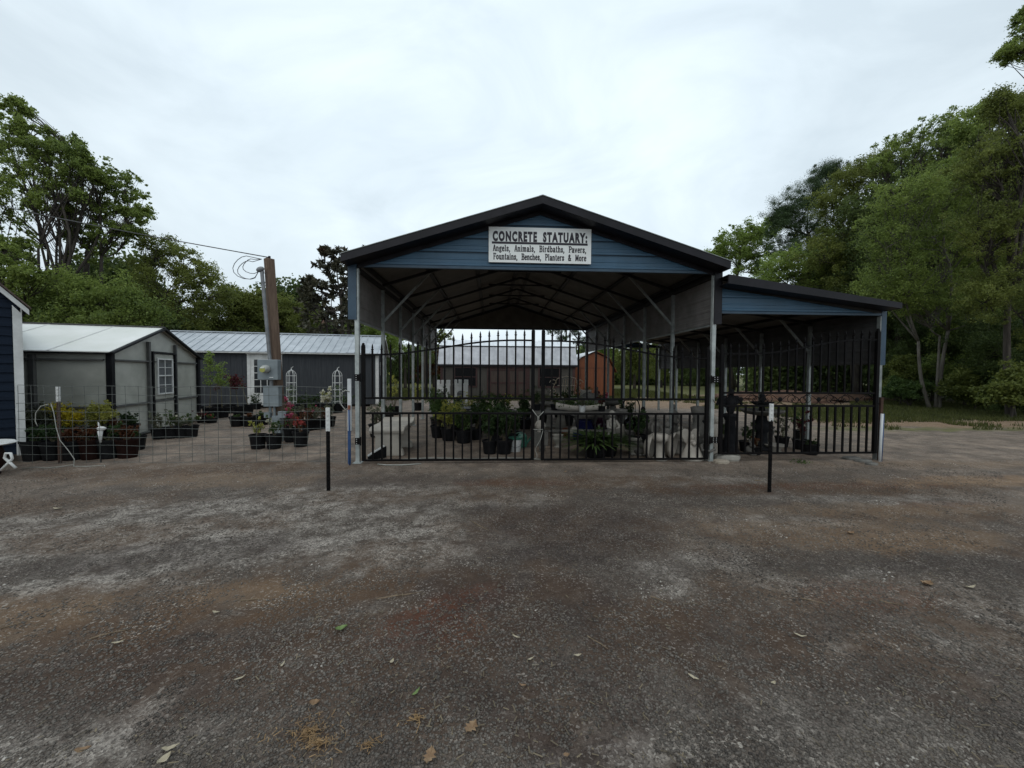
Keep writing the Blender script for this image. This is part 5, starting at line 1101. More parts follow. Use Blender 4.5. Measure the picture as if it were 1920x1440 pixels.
def xy(px, py): p_ = G(px, py); return (p_.x, p_.y, 0)
S_ = 'shrub'; gi = 'potted plants inside the carport'
potted(0, 0, .17, .28, S_, .70, .30, leafgreen, 'leafy green shrub in a black pot behind the concrete bench', n=1500, ls=.07, pos=(-1.25, 9.0, 0), group=gi)
potted(0, 0, .17, .28, 'strap', .62, .22, leafrust, 'red-bronze strap-leaved plant in a black pot left of the white planters', nm='potted_grass', n=46, ls=.02, pos=(-.85, 9.3, 0), group=gi)
potted(0, 0, .17, .28, 'strap', .60, .25, leaflime, 'yellow-green strap-leaved plant between bench and table', nm='potted_grass', n=46, ls=.02, pos=(-1.1, 10.2, 0), group=gi)
potted(0, 0, .18, .30, S_, .55, .26, leaflime, 'yellowish leafy shrub left of the dark table', n=520, ls=.06, pos=(-.95, 9.9, 0), group=gi)
potted(918, 850, .14, .25, S_, .62, .26, leafdeep, 'big dark green shrub in the left of two black pots behind the gate', n=1100, ls=.06, group=gi)
potted(945, 850, .16, .26, S_, .58, .30, leafdeep, 'big dark green shrub in the right of two black pots behind the gate', n=1300, ls=.06, group=gi)
potted(0, 0, .15, .26, S_, .60, .30, leafgreen, 'broad green shrub in a black pot behind the two big ones', n=900, ls=.06, pos=(.05, 8.6, 0), group=gi)
potted(0, 0, .15, .26, S_, .62, .28, leafdeep, 'dark shrub in a black pot left of the pair of big black pots', n=900, ls=.06, pos=(-.35, 8.7, 0), group=gi)
potted(0, 0, .17, .20, 'strap', .50, .42, leafgreen, pos=(1.85, 6.85, 0), label= 'large spreading fern in a low pot right behind the right gate leaf', nm='potted_fern', n=150, ls=.022, group=gi)
potted(0, 0, .17, .20, 'strap', .45, .34, leafdeep, pos=(2.15, 6.95, 0), label= 'darker spreading fern beside the large fern at the right gate leaf', nm='potted_fern', n=110, ls=.022, group=gi)
potted(1122, 858, .15, .18, S_, .34, .26, leafgreen, 'leafy shrub tucked behind the ferns', n=600, ls=.05, group=gi)
# rows of stock further back
for i_, (x_, y_, h_, w_, m_, tx) in enumerate(((-.6, 8.3, .55, .34, leafgreen, 'wide green shrub on the gravel between bench and the paired black pots'), (-.95, 8.6, .65, .34, leaflime, 'yellow-green bush right behind the concrete bench'), (.45, 8.0, .5, .3, leafdeep, 'dark bush behind the white bucket'), (.25, 9.6, .75, .4, leafdeep, 'tall dark bush filling the space behind the gate join'), (-.25, 10.0, .8, .42, leafgreen, 'tall green bush at the right end of the dark table'), (-1.5, 10.6, .8, .36, leafgreen, 'tall leafy bush beside the left wall posts'), (.9, 10.3, .65, .38, leafdeep, 'dark bush behind the left end of the grey table'), (1.5, 11.4, .8, .4, leafgrey, 'pale twiggy bush behind the grey table'), (2.2, 11.0, .8, .4, leafdeep, 'dark bush behind the rock fountain'), (2.9, 11.9, .85, .4, leafgreen, 'green bush before the orange barn'), (3.3, 9.3, .6, .3, leafdeep, 'dark bush beside the right wall posts'), (2.95, 7.6, .5, .26, leafdeep, 'dark bush behind the kneeling angel'))):
    potted(0, 0, .18, .28, S_, h_, w_, m_, tx, n=1300, ls=.055, pos=(x_, y_, 0), group=gi)
k = 0
stock = [(.55, 12.6, .75, leaflime, 'yellow-tipped shrub'), (1.15, 12.9, .7, leafgreen, 'green shrub'), (1.75, 12.6, .72, leafgrey, 'grey shrub'), (2.3, 13.0, .66, leafrust, 'rusty shrub'), (-.2, 11.9, .62, leafgreen, 'round green shrub'), (-.75, 12.0, .7, leaflime, 'lime shrub'),
         (-1.35, 11.6, .75, leafgreen, 'tall green shrub'), (-1.7, 12.8, .8, leafdeep, 'dark shrub')]
for (x_, y_, h_, m_, tx) in stock:
    potted(0, 0, .19, .30, S_, h_ - .1, .34, m_, tx + ' potted in the back row, ' + ['left of the post', 'right of the post', 'by the bird bath', 'near the right wall', 'behind the table', 'left of the table', 'near the left wall', 'at the left rear post'][k], n=420, ls=.06, pos=(x_, y_, 0), group=gi); k += 1
# left-hand row beside the posts and outside, seen through the left wall
for i_, (x_, y_, h_, m_, tx) in enumerate(((-2.7, 9.2, .5, leafgrey, 'pale twiggy shrub in a pot just outside the left wall posts'), (-3.0, 11.2, .45, leafdeep, 'dark shrub in a pot outside the left wall, second from the gate'), (-3.4, 13.6, 1.3, leaflime, 'tall yellow-green shrub outside the left wall near the shed end'), (-2.9, 15.2, .9, leaflime, 'bushy lime shrub outside the left wall at the rear'))):
    potted(0, 0, .19, .3, S_, h_, .32, m_, tx, n=420, ls=.06, pos=(x_, y_, 0), group='pots outside the left wall')

# dark display table
def table(nm, label, x0, x1, y0, y1, h, m, legw=.05, oval=False):
    t_ = thing(nm, ((x0 + x1) / 2, (y0 + y1) / 2, 0), label, 'table')
    mb = MB(); mb.bb((x0, y0, h - .045), (x1, y1, h)); mb.build('tabletop', m, t_, world=True, bevel=.006)
    for x_ in (x0 + .06, x1 - .06):
        for y_ in (y0 + .06, y1 - .06): mb = MB(); mb.bb((x_ - legw / 2, y_ - legw / 2, 0), (x_ + legw / 2, y_ + legw / 2, h - .046)); mb.build('leg', m, t_, world=True)
    mb = MB(); mb.bb((x0 + .09, y0 + .05, h * .35), (x1 - .09, y0 + .08, h * .35 + .05)); mb.build('stretcher', m, t_, world=True)
    return t_
table('display_table', 'dark low display table left of the big potted shrubs', -1.35, -.30, 10.2, 10.9, .55, darksteel)
table('display_table', 'weathered grey display table behind the right gate leaf carrying the long trough', .95, 3.0, 8.2, 8.95, .66, midcon)
table('display_table', 'dark display table at the back right with concrete pieces', 2.1, 3.4, 10.8, 11.5, .62, darksteel)
# white castle planters
def castle(x, y, z0, w, h, label):
    c_ = thing('castle_planter', (x, y, z0), label, 'planter', 'white battlement planters')
    mb = MB(); mb.bb((x - w / 2, y - .12, z0), (x + w / 2, y + .12, z0 + h * .80)); mb.bb((x - w / 2 - .01, y - .13, z0 + h * .80), (x + w / 2 + .01, y + .13, z0 + h * .86)); mb.build('wall', whitepaint, c_, world=True)
    for k_ in (-1, 0, 1): mb = MB(); mb.bb((x + k_ * w * .38 - w * .13, y - .12, z0 + h * .861), (x + k_ * w * .38 + w * .13, y + .12, z0 + h)); mb.build('battlement', whitepaint, c_, world=True)
    mb = MB(); mb.prism([(x - w * .22, y - .128, z0 + .02), (x + w * .22, y - .128, z0 + .02), (x + w * .22, y - .128, z0 + h * .5)] + [(x + w * .22 * math.cos(a_), y - .128, z0 + h * .5 + w * .22 * math.sin(a_)) for a_ in (.6, 1.1, 1.57, 2.1, 2.6)] + [(x - w * .22, y - .128, z0 + h * .5)], (0, .006, 0)); mb.build('arch', darkcon, c_, world=True)
    mb = MB()
    for i in range(7): mb.bb((x - w * .22 + i * w * .073 - .004, y - .138, z0 + .02), (x - w * .22 + i * w * .073 + .004, y - .13, z0 + h * .6))
    for i in range(5): mb.bb((x - w * .24, y - .140, z0 + .05 + i * h * .13), (x + w * .24, y - .132, z0 + .058 + i * h * .13))
    mb.build('grille', whitepaint, c_, world=True)
castle(-2.05, 16.4, 0, .56, 1.18, 'white battlement planter with dark arch, the left one of the pair')
castle(-1.32, 16.4, 0, .62, 1.20, 'white battlement planter with dark arch, the right one of the pair')
for i_, (x_, y_, m_, lm_, tx) in enumerate(((-1.25, 10.28, potgreen, leafgreen, 'small green pot with a seedling at the left of the dark table'), (-.9, 10.25, potgreen, leafdeep, 'small green pot in the middle of the dark table'), (-.38, 10.3, potwhite, leafgreen, 'small white pot at the right end of the dark table'))):
    potted(0, 0, .08, .14, S_, .18, .12, lm_, tx, n=160, ls=.04, pos=(x_, y_, 0), z0=.551, pm=m_)
# buckets
bk = thing('bucket', xy(966, 846), 'white plastic bucket with a dark green lid beside the big black pots', 'bucket')
MB().lathe([(.10, 0), (.125, .22), (.13, .225), (.13, .24), (.12, .24), (.01, .23)], 18).build('body', potwhite, bk); MB().lathe([(.135, .236), (.137, .262), (.12, .275), (.01, .28)], 18).build('lid', potgreen, bk)
mb = MB(); mb.tube([(-.13, 0, .2), (-.10, -.08, .12), (0, -.13, .09), (.10, -.08, .12), (.13, 0, .2)], .004, 5); mb.build('handle', wirem, bk)
wc = thing('watering_can', xy(979, 838), 'green plastic watering can right of the white bucket', 'watering can')
MB().lathe([(.09, 0), (.10, .02), (.10, .22), (.07, .27), (.06, .27)], 16).build('body', potgreen, wc); mb = MB(); mb.tube([(.08, 0, .06), (.18, -.02, .2), (.24, -.03, .30)], [.025, .018, .022], 8); mb.build('spout', potgreen, wc); mb = MB(); mb.tube([(-.09, 0, .08), (-.17, 0, .15), (-.15, 0, .27), (-.04, 0, .30), (.04, 0, .27)], .011, 6); mb.build('handle', potgreen, wc)

# trough and goods on the grey table
tr_ = thing('trough_planter', (1.98, 8.5, .66), 'long pale boat-shaped concrete trough on the grey table', 'planter')
mb = MB(); P1 = []
for i in range(17):
    t_ = i / 16; x_ = -.55 + 1.10 * t_; w_ = .14 * math.sin(PI * (.06 + .88 * t_)) ** .6; lift = .07 * (2 * t_ - 1) ** 2
    P1.append([(x_, -w_, .13 + lift), (x_, -w_ * .6, .01 + lift * .8), (x_, 0, 0 + lift * .8), (x_, w_ * .6, .01 + lift * .8), (x_, w_, .13 + lift), (x_, w_ * .85, .13 + lift), (x_, 0, .05 + lift * .8), (x_, -w_ * .85, .13 + lift)])
V = [p for r_ in P1 for p in r_]; F = [(i * 8 + k_, i * 8 + (k_ + 1) % 8, (i + 1) * 8 + (k_ + 1) % 8, (i + 1) * 8 + k_) for i in range(16) for k_ in range(8)] + [tuple(range(8)), tuple(range(128, 136))]
mb.add(V, F); mb.build('trough', palecon, tr_, smooth=True)
cen = np.array([(random.uniform(-.55, .5), random.gauss(0, .07), random.uniform(.1, .24)) for _ in range(420)]); leaf_obj('foliage', leaf_arrays(cen, .05, .5), leafgreen, tr_)
potted(0, 0, .075, .14, S_, .20, .12, leafgrey, 'small white pot with a grey plant standing in front of the trough', n=180, ls=.04, pos=(1.98, 8.30, 0), z0=.661, pm=potwhite)
potted(0, 0, .09, .13, S_, .30, .18, leafred, 'maroon pot plant with pale pink blooms at the right of the grey table', n=380, ls=.045, pos=(2.45, 8.45, 0), z0=.661, fl=petpink, nf=6, fs=.035, nm='potted_flower')
potted(0, 0, .09, .13, S_, .24, .16, leafdeep, 'dark pot plant behind the trough on the grey table', n=300, ls=.045, pos=(1.45, 8.82, 0), z0=.661)
potted(0, 0, .10, .14, S_, .26, .16, leafdeep, 'dark leafy pot plant at the left end of the grey table', n=300, ls=.05, pos=(1.02, 8.7, 0), z0=.661)
def lathed(nm, label, cat, x, y, prof, m, z0=0.0, n=20, group=None, part='body', wob=0):
    t_ = thing(nm, (x, y, z0), label, cat, group); MB().lathe(prof, n, wob=wob).build(part, m, t_, smooth=True); return t_
def ballthing(nm, label, cat, px, py, r, m, z0=0.0, pos=None, group=None, base=True):
    p_ = pos or xy(px, py); t_ = thing(nm, (p_[0], p_[1], z0), label, cat, group); MB().ball((0, 0, r * (1.0 if not base else 1.12)), r, 20, 14).build('ball', m, t_, smooth=True)
    if base: MB().lathe([(r * .6, 0), (r * .62, r * .1), (r * .35, r * .2)], 16).build('base', m, t_)
    return t_
ballthing('garden_ball', 'pale grey concrete ball near the left end of the grey table', 'ball', 1040, 812, .115, palecon, z0=.28, pos=(1.02, 8.0, 0)); 
pb = thing('plinth', (1.02, 8.0, 0), 'square dark concrete plinth beneath the pale grey ball', 'plinth'); MB().bb((-.15, -.15, 0), (.15, .15, .28)).build('block', midcon, pb, bevel=.01)
ballthing('terracotta_ball', 'small terracotta pot-bellied ball on the ground under the grey table', 'ball', 1060, 818, .10, terracotta)
lathed('concrete_egg', 'pale egg-shaped concrete ornament under the middle of the grey table', 'ornament', *xy(1076, 824)[:2], [(.05, 0), (.10, .04), (.125, .12), (.11, .21), (.06, .28), (.01, .31)], palecon)
lathed('glazed_pot', 'large dark blue glazed pot under the grey table', 'pot', *xy(1096, 818)[:2], [(.12, 0), (.19, .10), (.22, .24), (.18, .36), (.20, .39), (.19, .40), (.15, .36)], potblue, group='blue glazed pots')
lathed('glazed_pot', 'smaller blue glazed pot left of the large blue one', 'pot', *xy(1083, 826)[:2], [(.07, 0), (.11, .06), (.12, .12), (.10, .17), (.11, .19), (.09, .19)], potblue, group='blue glazed pots')
lathed('glazed_pot', 'deep plum glazed jar right of the large blue pot', 'pot', *xy(1124, 815)[:2], [(.10, 0), (.16, .10), (.18, .26), (.13, .38), (.11, .40), (.13, .43), (.11, .43)], mat('plum_glaze', (.05, .008, .03), (.08, .015, .05), 5, rough=.2))
sg2 = thing('gazing_ball', xy(1182, 838), 'shiny black gazing ball cupped on a small concrete stand', 'gazing ball'); MB().ball((0, 0, .48), .145, 24, 16).build('ball', mat('black_mirror', (.02, .02, .022), rough=.03, metal=.9), sg2, smooth=True); MB().lathe([(.12, 0), (.10, .05), (.06, .1), (.07, .25), (.12, .32), (.13, .34), (.11, .36)], 16).build('stand', midcon, sg2, smooth=True)
lathed('concrete_urn', 'squat weathered concrete urn behind the ferns', 'urn', *xy(1187, 852)[:2], [(.08, 0), (.08, .03), (.05, .06), (.12, .14), (.15, .24), (.13, .27), (.16, .29), (.13, .29), (.10, .2)], concrete)
for i_, (px_, m_, tx) in enumerate(((1146, whitepaint, 'white painted statue post behind the ferns'), (1158, palecon, 'pale slab standing upright behind the gazing ball'))):
    p_ = xy(px_, 822); t_ = thing('statue_plinth', p_, tx, 'plinth'); mb = MB(); mb.bb((-.09, -.08, 0), (.09, .08, .05)); mb.bb((-.07, -.06, .05), (.07, .06, .48)); mb.bb((-.09, -.08, .48), (.09, .08, .54)); mb.build('block', m_, t_, bevel=.008)
# big concrete rings standing on edge with a low bench between
def wheel(px, py, r, label, yaw, m=palecon):
    p_ = xy(px, py); t_ = thing('birdbath_bowl', (p_[0], p_[1], r * .98), label, 'birdbath bowl', 'bowls standing on edge'); m3 = Matrix.Rotation(yaw, 3, 'Z') @ Matrix.Rotation(R(82), 3, 'Y')
    MB().lathe([(.01, .07), (r * .35, .07), (r * .75, .03), (r, -.045), (r * 1.01, -.075), (r * .93, -.075), (r * .7, -.01), (r * .3, .03), (.01, .035)], 30, mtx=m3).build('bowl', m, t_, smooth=True)
wheel(1216, 858, .235, 'large pale concrete birdbath bowl on edge left of the short pedestal', R(143), palecon)
wheel(1256, 857, .235, 'large pale concrete birdbath bowl on edge right of the short pedestal', R(140), palecon)
lathed('birdbath_pedestal', 'short flared pale concrete pedestal between the two bowls on edge', 'pedestal', *xy(1237, 862)[:2], [(.13, 0), (.13, .03), (.085, .06), (.075, .25), (.10, .33), (.14, .35), (.14, .44), (.12, .46)], palecon)
# heart-winged angel
an = thing('angel_statue', xy(1297, 862), 'pale kneeling angel statue with heart-shaped folded wings', 'statue'); mb = MB()
mb.lathe([(.21, 0), (.21, .03), (.19, .06), (.15, .16), (.09, .28), (.06, .34), (.05, .36)], 20, sy=.7, wob=.02); mb.ball((0, 0, .40), (.045, .045, .055), 12, 8); mb.ball((0, -.06, .30), (.05, .06, .05), 10, 6); mb.build('figure', palecon, an, smooth=True)
for s_ in (-1, 1):
    mb = MB(); mb.prism([(0, .05, .22), (s_ * .05, .05, .24), (s_ * .12, .05, .32), (s_ * .165, .05, .42), (s_ * .155, .05, .50), (s_ * .11, .05, .545), (s_ * .05, .05, .53), (0, .05, .47)], (0, .035, 0)); mb.build('wing', palecon, an, bevel=.012)
for i_, (px_, py_, h_, m_, tx) in enumerate(((1322, 862, .36, midcon, 'mossy concrete block statue beside the kneeling angel'), (1275, 850, .5, concrete, 'weathered concrete figure between bowl and angel'), (1228, 838, .62, midcon, 'tall mossy concrete figure behind the short pedestal'), (1205, 826, .75, darkcon, 'tall dark figure behind the left bowl'), (1262, 824, .8, midcon, 'tallest weathered figure behind the right bowl'), (1310, 835, .68, darkcon, 'dark figure behind the kneeling angel'))):
    t_ = thing('garden_statue', xy(px_, py_), tx, 'statue', 'concrete garden figures'); mb = MB(); k_ = h_ / .6
    mb.lathe([(.13, 0), (.13, .04), (.11, .06), (.10, .20), (.075, .34), (.085, .42), (.10, .46), (.05, .50), (.03, .52)], 16, sx=k_ ** .5, sy=.8 * k_ ** .5, wob=.04, mtx=Matrix.Diagonal((1, 1, k_))); mb.ball((0, 0, .565 * k_), (.05, .055, .06), 12, 8, wob=.04); mb.tube([(-.09, -.03, .44 * k_), (-.11, -.10, .32 * k_), (.02, -.13, .30 * k_)], [.03, .026, .02], 6); mb.tube([(.09, -.03, .44 * k_), (.11, -.09, .33 * k_), (0, -.13, .28 * k_)], [.03, .026, .02], 6); mb.build('figure', m_, t_, smooth=True)
# large mossy rock-like fountain pile in the centre right
fr_ = thing('rock_fountain', (2.55, 9.6, 0), 'bulky grey rock-textured fountain at the back of the carport', 'fountain'); mb = MB(); mb.ball((0, 0, .35), (.45, .4, .42), 22, 14, wob=.06); mb.ball((-.1, 0, .78), (.28, .25, .25), 16, 10, wob=.08); mb.build('rock', midcon, fr_, smooth=False)
# iron chair
ic = thing('iron_chair', (3.25, 8.6, 0), 'black wrought iron chair with arched back near the corner post', 'chair'); mb = MB()
mb.tube([(-.2 , .2, 0), (-.2, .2, .75)] + [(-.2 + .2 * (1 - math.cos(t_)), .2, .75 + .2 * math.sin(t_)) for t_ in (.5, 1, 1.57, 2.1, 2.6, 3.14)] + [(.2, .2, .75), (.2, .2, 0)], .014, 6)
for x_ in (-.1, 0, .1): mb.tube([(x_, .2, .45), (x_, .2, .90)], .008, 5)
mb.build('back', gateblk, ic); mb = MB(); mb.bb((-.22, -.2, .42), (.22, .22, .45)); mb.build('seat', gateblk, ic)
for x_ in (-.19, .19): mb = MB(); mb.tube([(x_, -.18, 0), (x_, -.18, .42)], .013, 6); mb.build('leg', gateblk, ic)
# white metal scroll work in front of the orange barn
sw = thing('scroll_headboard', (3.15, 16.1, .45), 'pale metal scroll headboard standing before the orange barn', 'headboard'); mb = MB()
for i in range(8):
    a_ = -.22 + i * .075; mb.tube([(a_, 0, .1), (a_ + .05, 0, .82 - abs(i - 3.5) * .03)], .010, 5)
for s_ in (-1, 1):
    for (r0, zc) in ((.13, .62), (.10, .28)):
        mb.tube([(s_ * (.42 + math.cos(t_) * r0 * (1 - t_ / 9)), 0, zc + math.sin(t_) * r0 * (1 - t_ / 9)) for t_ in [j * .4 for j in range(17)]], .013, 5)
mb.tube([(-.55, 0, .1), (-.3, 0, .78), (0, 0, .88), (.3, 0, .80), (.55, 0, .1)], .012, 5); mb.tube([(-.55, 0, .1), (.55, 0, .1)], .012, 5); mb.tube([(-.3, 0, .5), (.3, 0, .5)], .009, 5); mb.build('scroll_work', mat('pale_brass', (.42, .34, .24), (.55, .46, .34), 8, rough=.5), sw); sw.scale = (1.3, 1.3, 1.05)
table('display_table', 'low dark table under the pale metal scroll headboard', 2.4, 3.9, 16.0, 16.4, .45, darksteel)
# long stuff further right inside: pallets and pieces
for i_, (x_, y_, z_, m_, lab) in enumerate(((.35, 9.3, .5, midcon, 'grey concrete birdbath left of the grey table'), (1.6, 10.6, .62, concrete, 'pale birdbath behind the grey table'), (3.2, 10.0, .7, midcon, 'mossy birdbath near the right wall of the carport'))):
    t_ = thing('birdbath', (x_, y_, 0), lab, 'birdbath', 'birdbaths inside the carport'); MB().lathe([(.16, 0), (.16, .04), (.08, .09), (.06, z_ * .5), (.09, z_ - .08), (.07, z_ - .04)], 18).build('pedestal', m_, t_, smooth=True); MB().lathe([(.07, z_ - .04), (.2, z_ - .01), (.27, z_ + .06), (.28, z_ + .085), (.25, z_ + .085), (.15, z_ + .03), (.01, z_ + .02)], 24).build('bowl', m_, t_, smooth=True)

def figure(kind, x, y, h, m, lab, yaw=0.0, z0=0.0):
    t_ = thing({'rabbit': 'rabbit_statue', 'dog': 'dog_statue', 'vase': 'concrete_urn', 'girl': 'garden_statue', 'pedestal': 'birdbath_pedestal'}[kind], (x, y, z0), lab, 'statue' if kind not in ('vase', 'pedestal') else ('urn' if kind == 'vase' else 'pedestal'), 'small concrete stock', yaw); mb = MB()
    if kind == 'rabbit':
        mb.ball((0, 0, h * .28), (h * .24, h * .3, h * .28), 14, 10); mb.ball((0, -h * .2, h * .58), (h * .15, h * .19, h * .16), 12, 8)
        for s_ in (-1, 1): mb.tube([(s_ * h * .06, -h * .14, h * .68), (s_ * h * .09, -h * .08, h * .84), (s_ * h * .08, -h * .06, h)], [h * .045, h * .06, h * .015], 8); mb.ball((s_ * h * .13, -h * .26, h * .06), (h * .07, h * .14, h * .06), 8, 6)
    elif kind == 'dog':
        mb.tube([(0, h * .22, h * .12), (0, h * .1, h * .35), (0, -h * .04, h * .58), (0, -h * .08, h * .74)], [h * .2, h * .19, h * .15, h * .11], 12); mb.ball((0, -h * .12, h * .84), (h * .13, h * .15, h * .13), 12, 8); mb.tube([(0, -h * .2, h * .82), (0, -h * .36, h * .78)], [h * .075, h * .05], 8)
        for s_ in (-1, 1):
            mb.tube([(s_ * h * .09, -h * .08, h * .5), (s_ * h * .10, -h * .14, h * .2), (s_ * h * .10, -h * .16, .0)], [h * .07, h * .05, h * .05], 8); mb.ball((s_ * h * .15, h * .12, h * .12), (h * .09, h * .17, h * .12), 10, 6); mb.tube([(s_ * h * .11, -h * .08, h * .93), (s_ * h * .15, -h * .08, h * .8)], [h * .05, h * .02], 6)
    elif kind == 'girl':
        mb.lathe([(h * .2, 0), (h * .2, h * .05), (h * .16, h * .07), (h * .15, h * .2), (h * .09, h * .5), (h * .12, h * .68), (h * .05, h * .78)], 16, sy=.8); mb.ball((0, 0, h * .87), (h * .085, h * .095, h * .11), 12, 8); mb.tube([(-h * .11, 0, h * .7), (-h * .17, -h * .1, h * .55), (-h * .03, -h * .17, h * .5)], [h * .045, h * .035, h * .03], 6); mb.tube([(h * .11, 0, h * .7), (h * .17, -h * .1, h * .55), (h * .03, -h * .17, h * .5)], [h * .045, h * .035, h * .03], 6)
    elif kind == 'vase': mb.lathe([(h * .3, 0), (h * .3, h * .06), (h * .12, h * .16), (h * .3, h * .4), (h * .42, h * .75), (h * .36, h * .85), (h * .46, h), (h * .38, h), (h * .3, h * .8), (.01, h * .7)], 18)
    else: mb.lathe([(h * .2, 0), (h * .2, h * .06), (h * .12, h * .12), (h * .09, h * .5), (h * .14, h * .85), (h * .2, h * .94), (h * .2, h), (.01, h)], 16)
    mb.build('figure', m, t_, smooth=True)
for q in (('rabbit', 2.72, 6.95, .34, midcon, 'grey upright rabbit statue between the ferns and the left bowl', .4), ('dog', 3.12, 7.9, .55, midcon, 'seated weathered dog statue behind the right bowl', .3), ('girl', 2.45, 7.7, .78, concrete, 'standing figure with folded arms behind the gazing ball', .2),
          ('vase', 2.75, 8.0, .42, concrete, 'pale footed urn beside the folded-arms figure', 0), ('girl', 3.4, 7.25, .6, midcon, 'mossy standing figure tight behind the kneeling angel', -.3), ('pedestal', 2.95, 8.6, .7, midcon, 'tall plain pedestal left of the iron chair', 0),
          ('vase', 3.45, 8.2, .5, midcon, 'mossy footed urn right of the seated dog', 0), ('rabbit', .98, 7.35, .28, midcon, 'small grey rabbit statue near the gate join', -.3), ('vase', 1.35, 7.75, .26, concrete, 'small footed urn before the grey table', 0),
          ('dog', 1.9, 7.75, .36, darkcon, 'small dark dog statue under the grey table front', .5), ('girl', 1.75, 9.6, .95, concrete, 'tallest pale figure standing behind the grey table', 0), ('vase', 2.75, 11.1, .4, palecon, 'pale urn standing on the back right table', 0, .621), ('girl', 3.1, 11.2, .5, midcon, 'small figure standing on the back right table', 0, .621),
          ('pedestal', 4.6, 8.2, .72, midcon, 'plain grey pedestal behind the bird statue', 0), ('girl', 5.0, 8.1, .62, concrete, 'pale figure left behind the tiered fountain', .2), ('vase', 5.85, 7.9, .4, midcon, 'grey footed urn right of the tiered fountain', 0), ('rabbit', 4.85, 6.95, .3, midcon, 'grey rabbit statue at the foot of the bird statue', .2), ('dog', 5.15, 8.9, .6, darkcon, 'dark seated dog statue deep in the lean-to', 0)):
    figure(q[0], q[1], q[2], q[3], q[4], q[5], q[6], q[7] if len(q) > 7 else 0.0)

# ---------------------------------------------------------------- lean-to bay
ea = thing('eagle_statue', (4.56, 7.1, 0), 'near-black statue on a pillar with a bird spreading its wings, in the lean-to', 'statue'); mb = MB()
mb.lathe([(.17, 0), (.17, .05), (.12, .10), (.10, .30), (.09, .62), (.13, .70), (.13, .74), (.10, .76)], 16); mb.build('pillar', darkcon, ea, smooth=True)
mb = MB(); mb.ball((0, 0, .93), (.085, .09, .20), 14, 10); mb.ball((-.01, -.03, 1.17), (.05, .06, .065), 12, 8); mb.tube([(-.01, -.07, 1.17), (-.02, -.12, 1.14)], [.02, .003], 6); mb.tube([(0, 0, 1.02), (-.005, -.01, 1.14)], [.07, .045], 10); mb.build('bird', darkcon, ea, smooth=True)
for s_ in (-1, 1):
    mb = MB(); mb.prism([(s_ * .05, .02, 1.10), (s_ * .16, .02, 1.10), (s_ * .225, .02, 1.04), (s_ * .26, .02, .93), (s_ * .24, .02, .90), (s_ * .20, .02, .97), (s_ * .15, .02, .93), (s_ * .06, .02, .86)], (0, .05, 0)); mb.build('wing', darkcon, ea, bevel=.012)
fo = thing('tiered_fountain', (5.40, 7.4, 0), 'dark two-tiered concrete fountain in the lean-to bay', 'fountain'); fo.scale = (1, 1, .86)
MB().lathe([(.22, 0), (.22, .05), (.12, .10), (.10, .40), (.16, .50), (.16, .62), (.10, .70), (.08, .86)], 20).build('column', darkcon, fo, smooth=True)
MB().lathe([(.10, .80), (.30, .84), (.39, .91), (.40, .935), (.37, .935), (.2, .87), (.01, .86)], 30).build('lower_bowl', midcon, fo, smooth=True)
MB().lathe([(.06, .86), (.05, 1.02), (.14, 1.05), (.20, 1.10), (.205, 1.12), (.19, 1.12), (.08, 1.07), (.01, 1.07)], 24).build('upper_bowl', darkcon, fo, smooth=True)
MB().lathe([(.05, 1.07), (.04, 1.13), (.065, 1.18), (.045, 1.24), (.055, 1.27), (.01, 1.33)], 14).build('finial', darkcon, fo, smooth=True)
ws = thing('garden_statue', (4.12, 6.85, 0), 'pale rounded figure close to the corner post in the lean-to', 'statue'); mb = MB(); mb.lathe([(.12, 0), (.12, .04), (.105, .06), (.095, .20), (.11, .26), (.09, .34), (.10, .48), (.07, .58), (.04, .60)], 16, wob=.03); mb.ball((0, 0, .66), (.07, .07, .075), 12, 8); mb.build('figure', palecon, ws, smooth=True)
ws = thing('garden_statue', (4.15, 7.5, 0), 'mossy green-grey urn figure behind the pale rounded one', 'statue'); mb = MB(); mb.lathe([(.12, 0), (.12, .5), (.07, .56), (.13, .72), (.15, .84), (.10, .86)], 16, wob=.03); mb.build('figure', midcon, ws, smooth=True)
potted(1466, 838, .13, .22, S_, .55, .24, leafgrey, 'airy shrub with white blooms in a black pot right of the dark fountain', nm='potted_flower', n=300, ls=.05, fl=petwhite, nf=5, fs=.05)
potted(1500, 842, .14, .2, S_, .62, .22, leafred, 'thin maroon-leaved shrub left of the rightmost black pot', n=200, ls=.05)
potted(1519, 852, .14, .2, S_, .10, .12, leafdeep, 'rightmost black pot in the lean-to bay, almost bare', n=60)
potted(1500, 822, .14, .2, S_, .55, .2, leafgreen, 'green shrub with round leaves at the lean-to middle post', n=260, ls=.06)
potted(1400, 846, .14, .2, S_, .42, .2, leafdeep, 'dark shrub between bird statue and fountain', n=360, ls=.05)
potted(1352, 840, .14, .2, S_, .38, .2, leafgreen, 'green shrub behind the corner post in the lean-to', n=300, ls=.05)
potted(1415, 852, .12, .16, S_, .16, .14, leafrust, 'low pot with rusty leaves before the fountain', n=160)
lathed('concrete_urn', 'low pale scalloped bowl before the maroon shrub', 'urn', *xy(1452, 846)[:2], [(.12, 0), (.10, .05), (.17, .10), (.19, .14), (.15, .14), (.05, .08)], concrete)
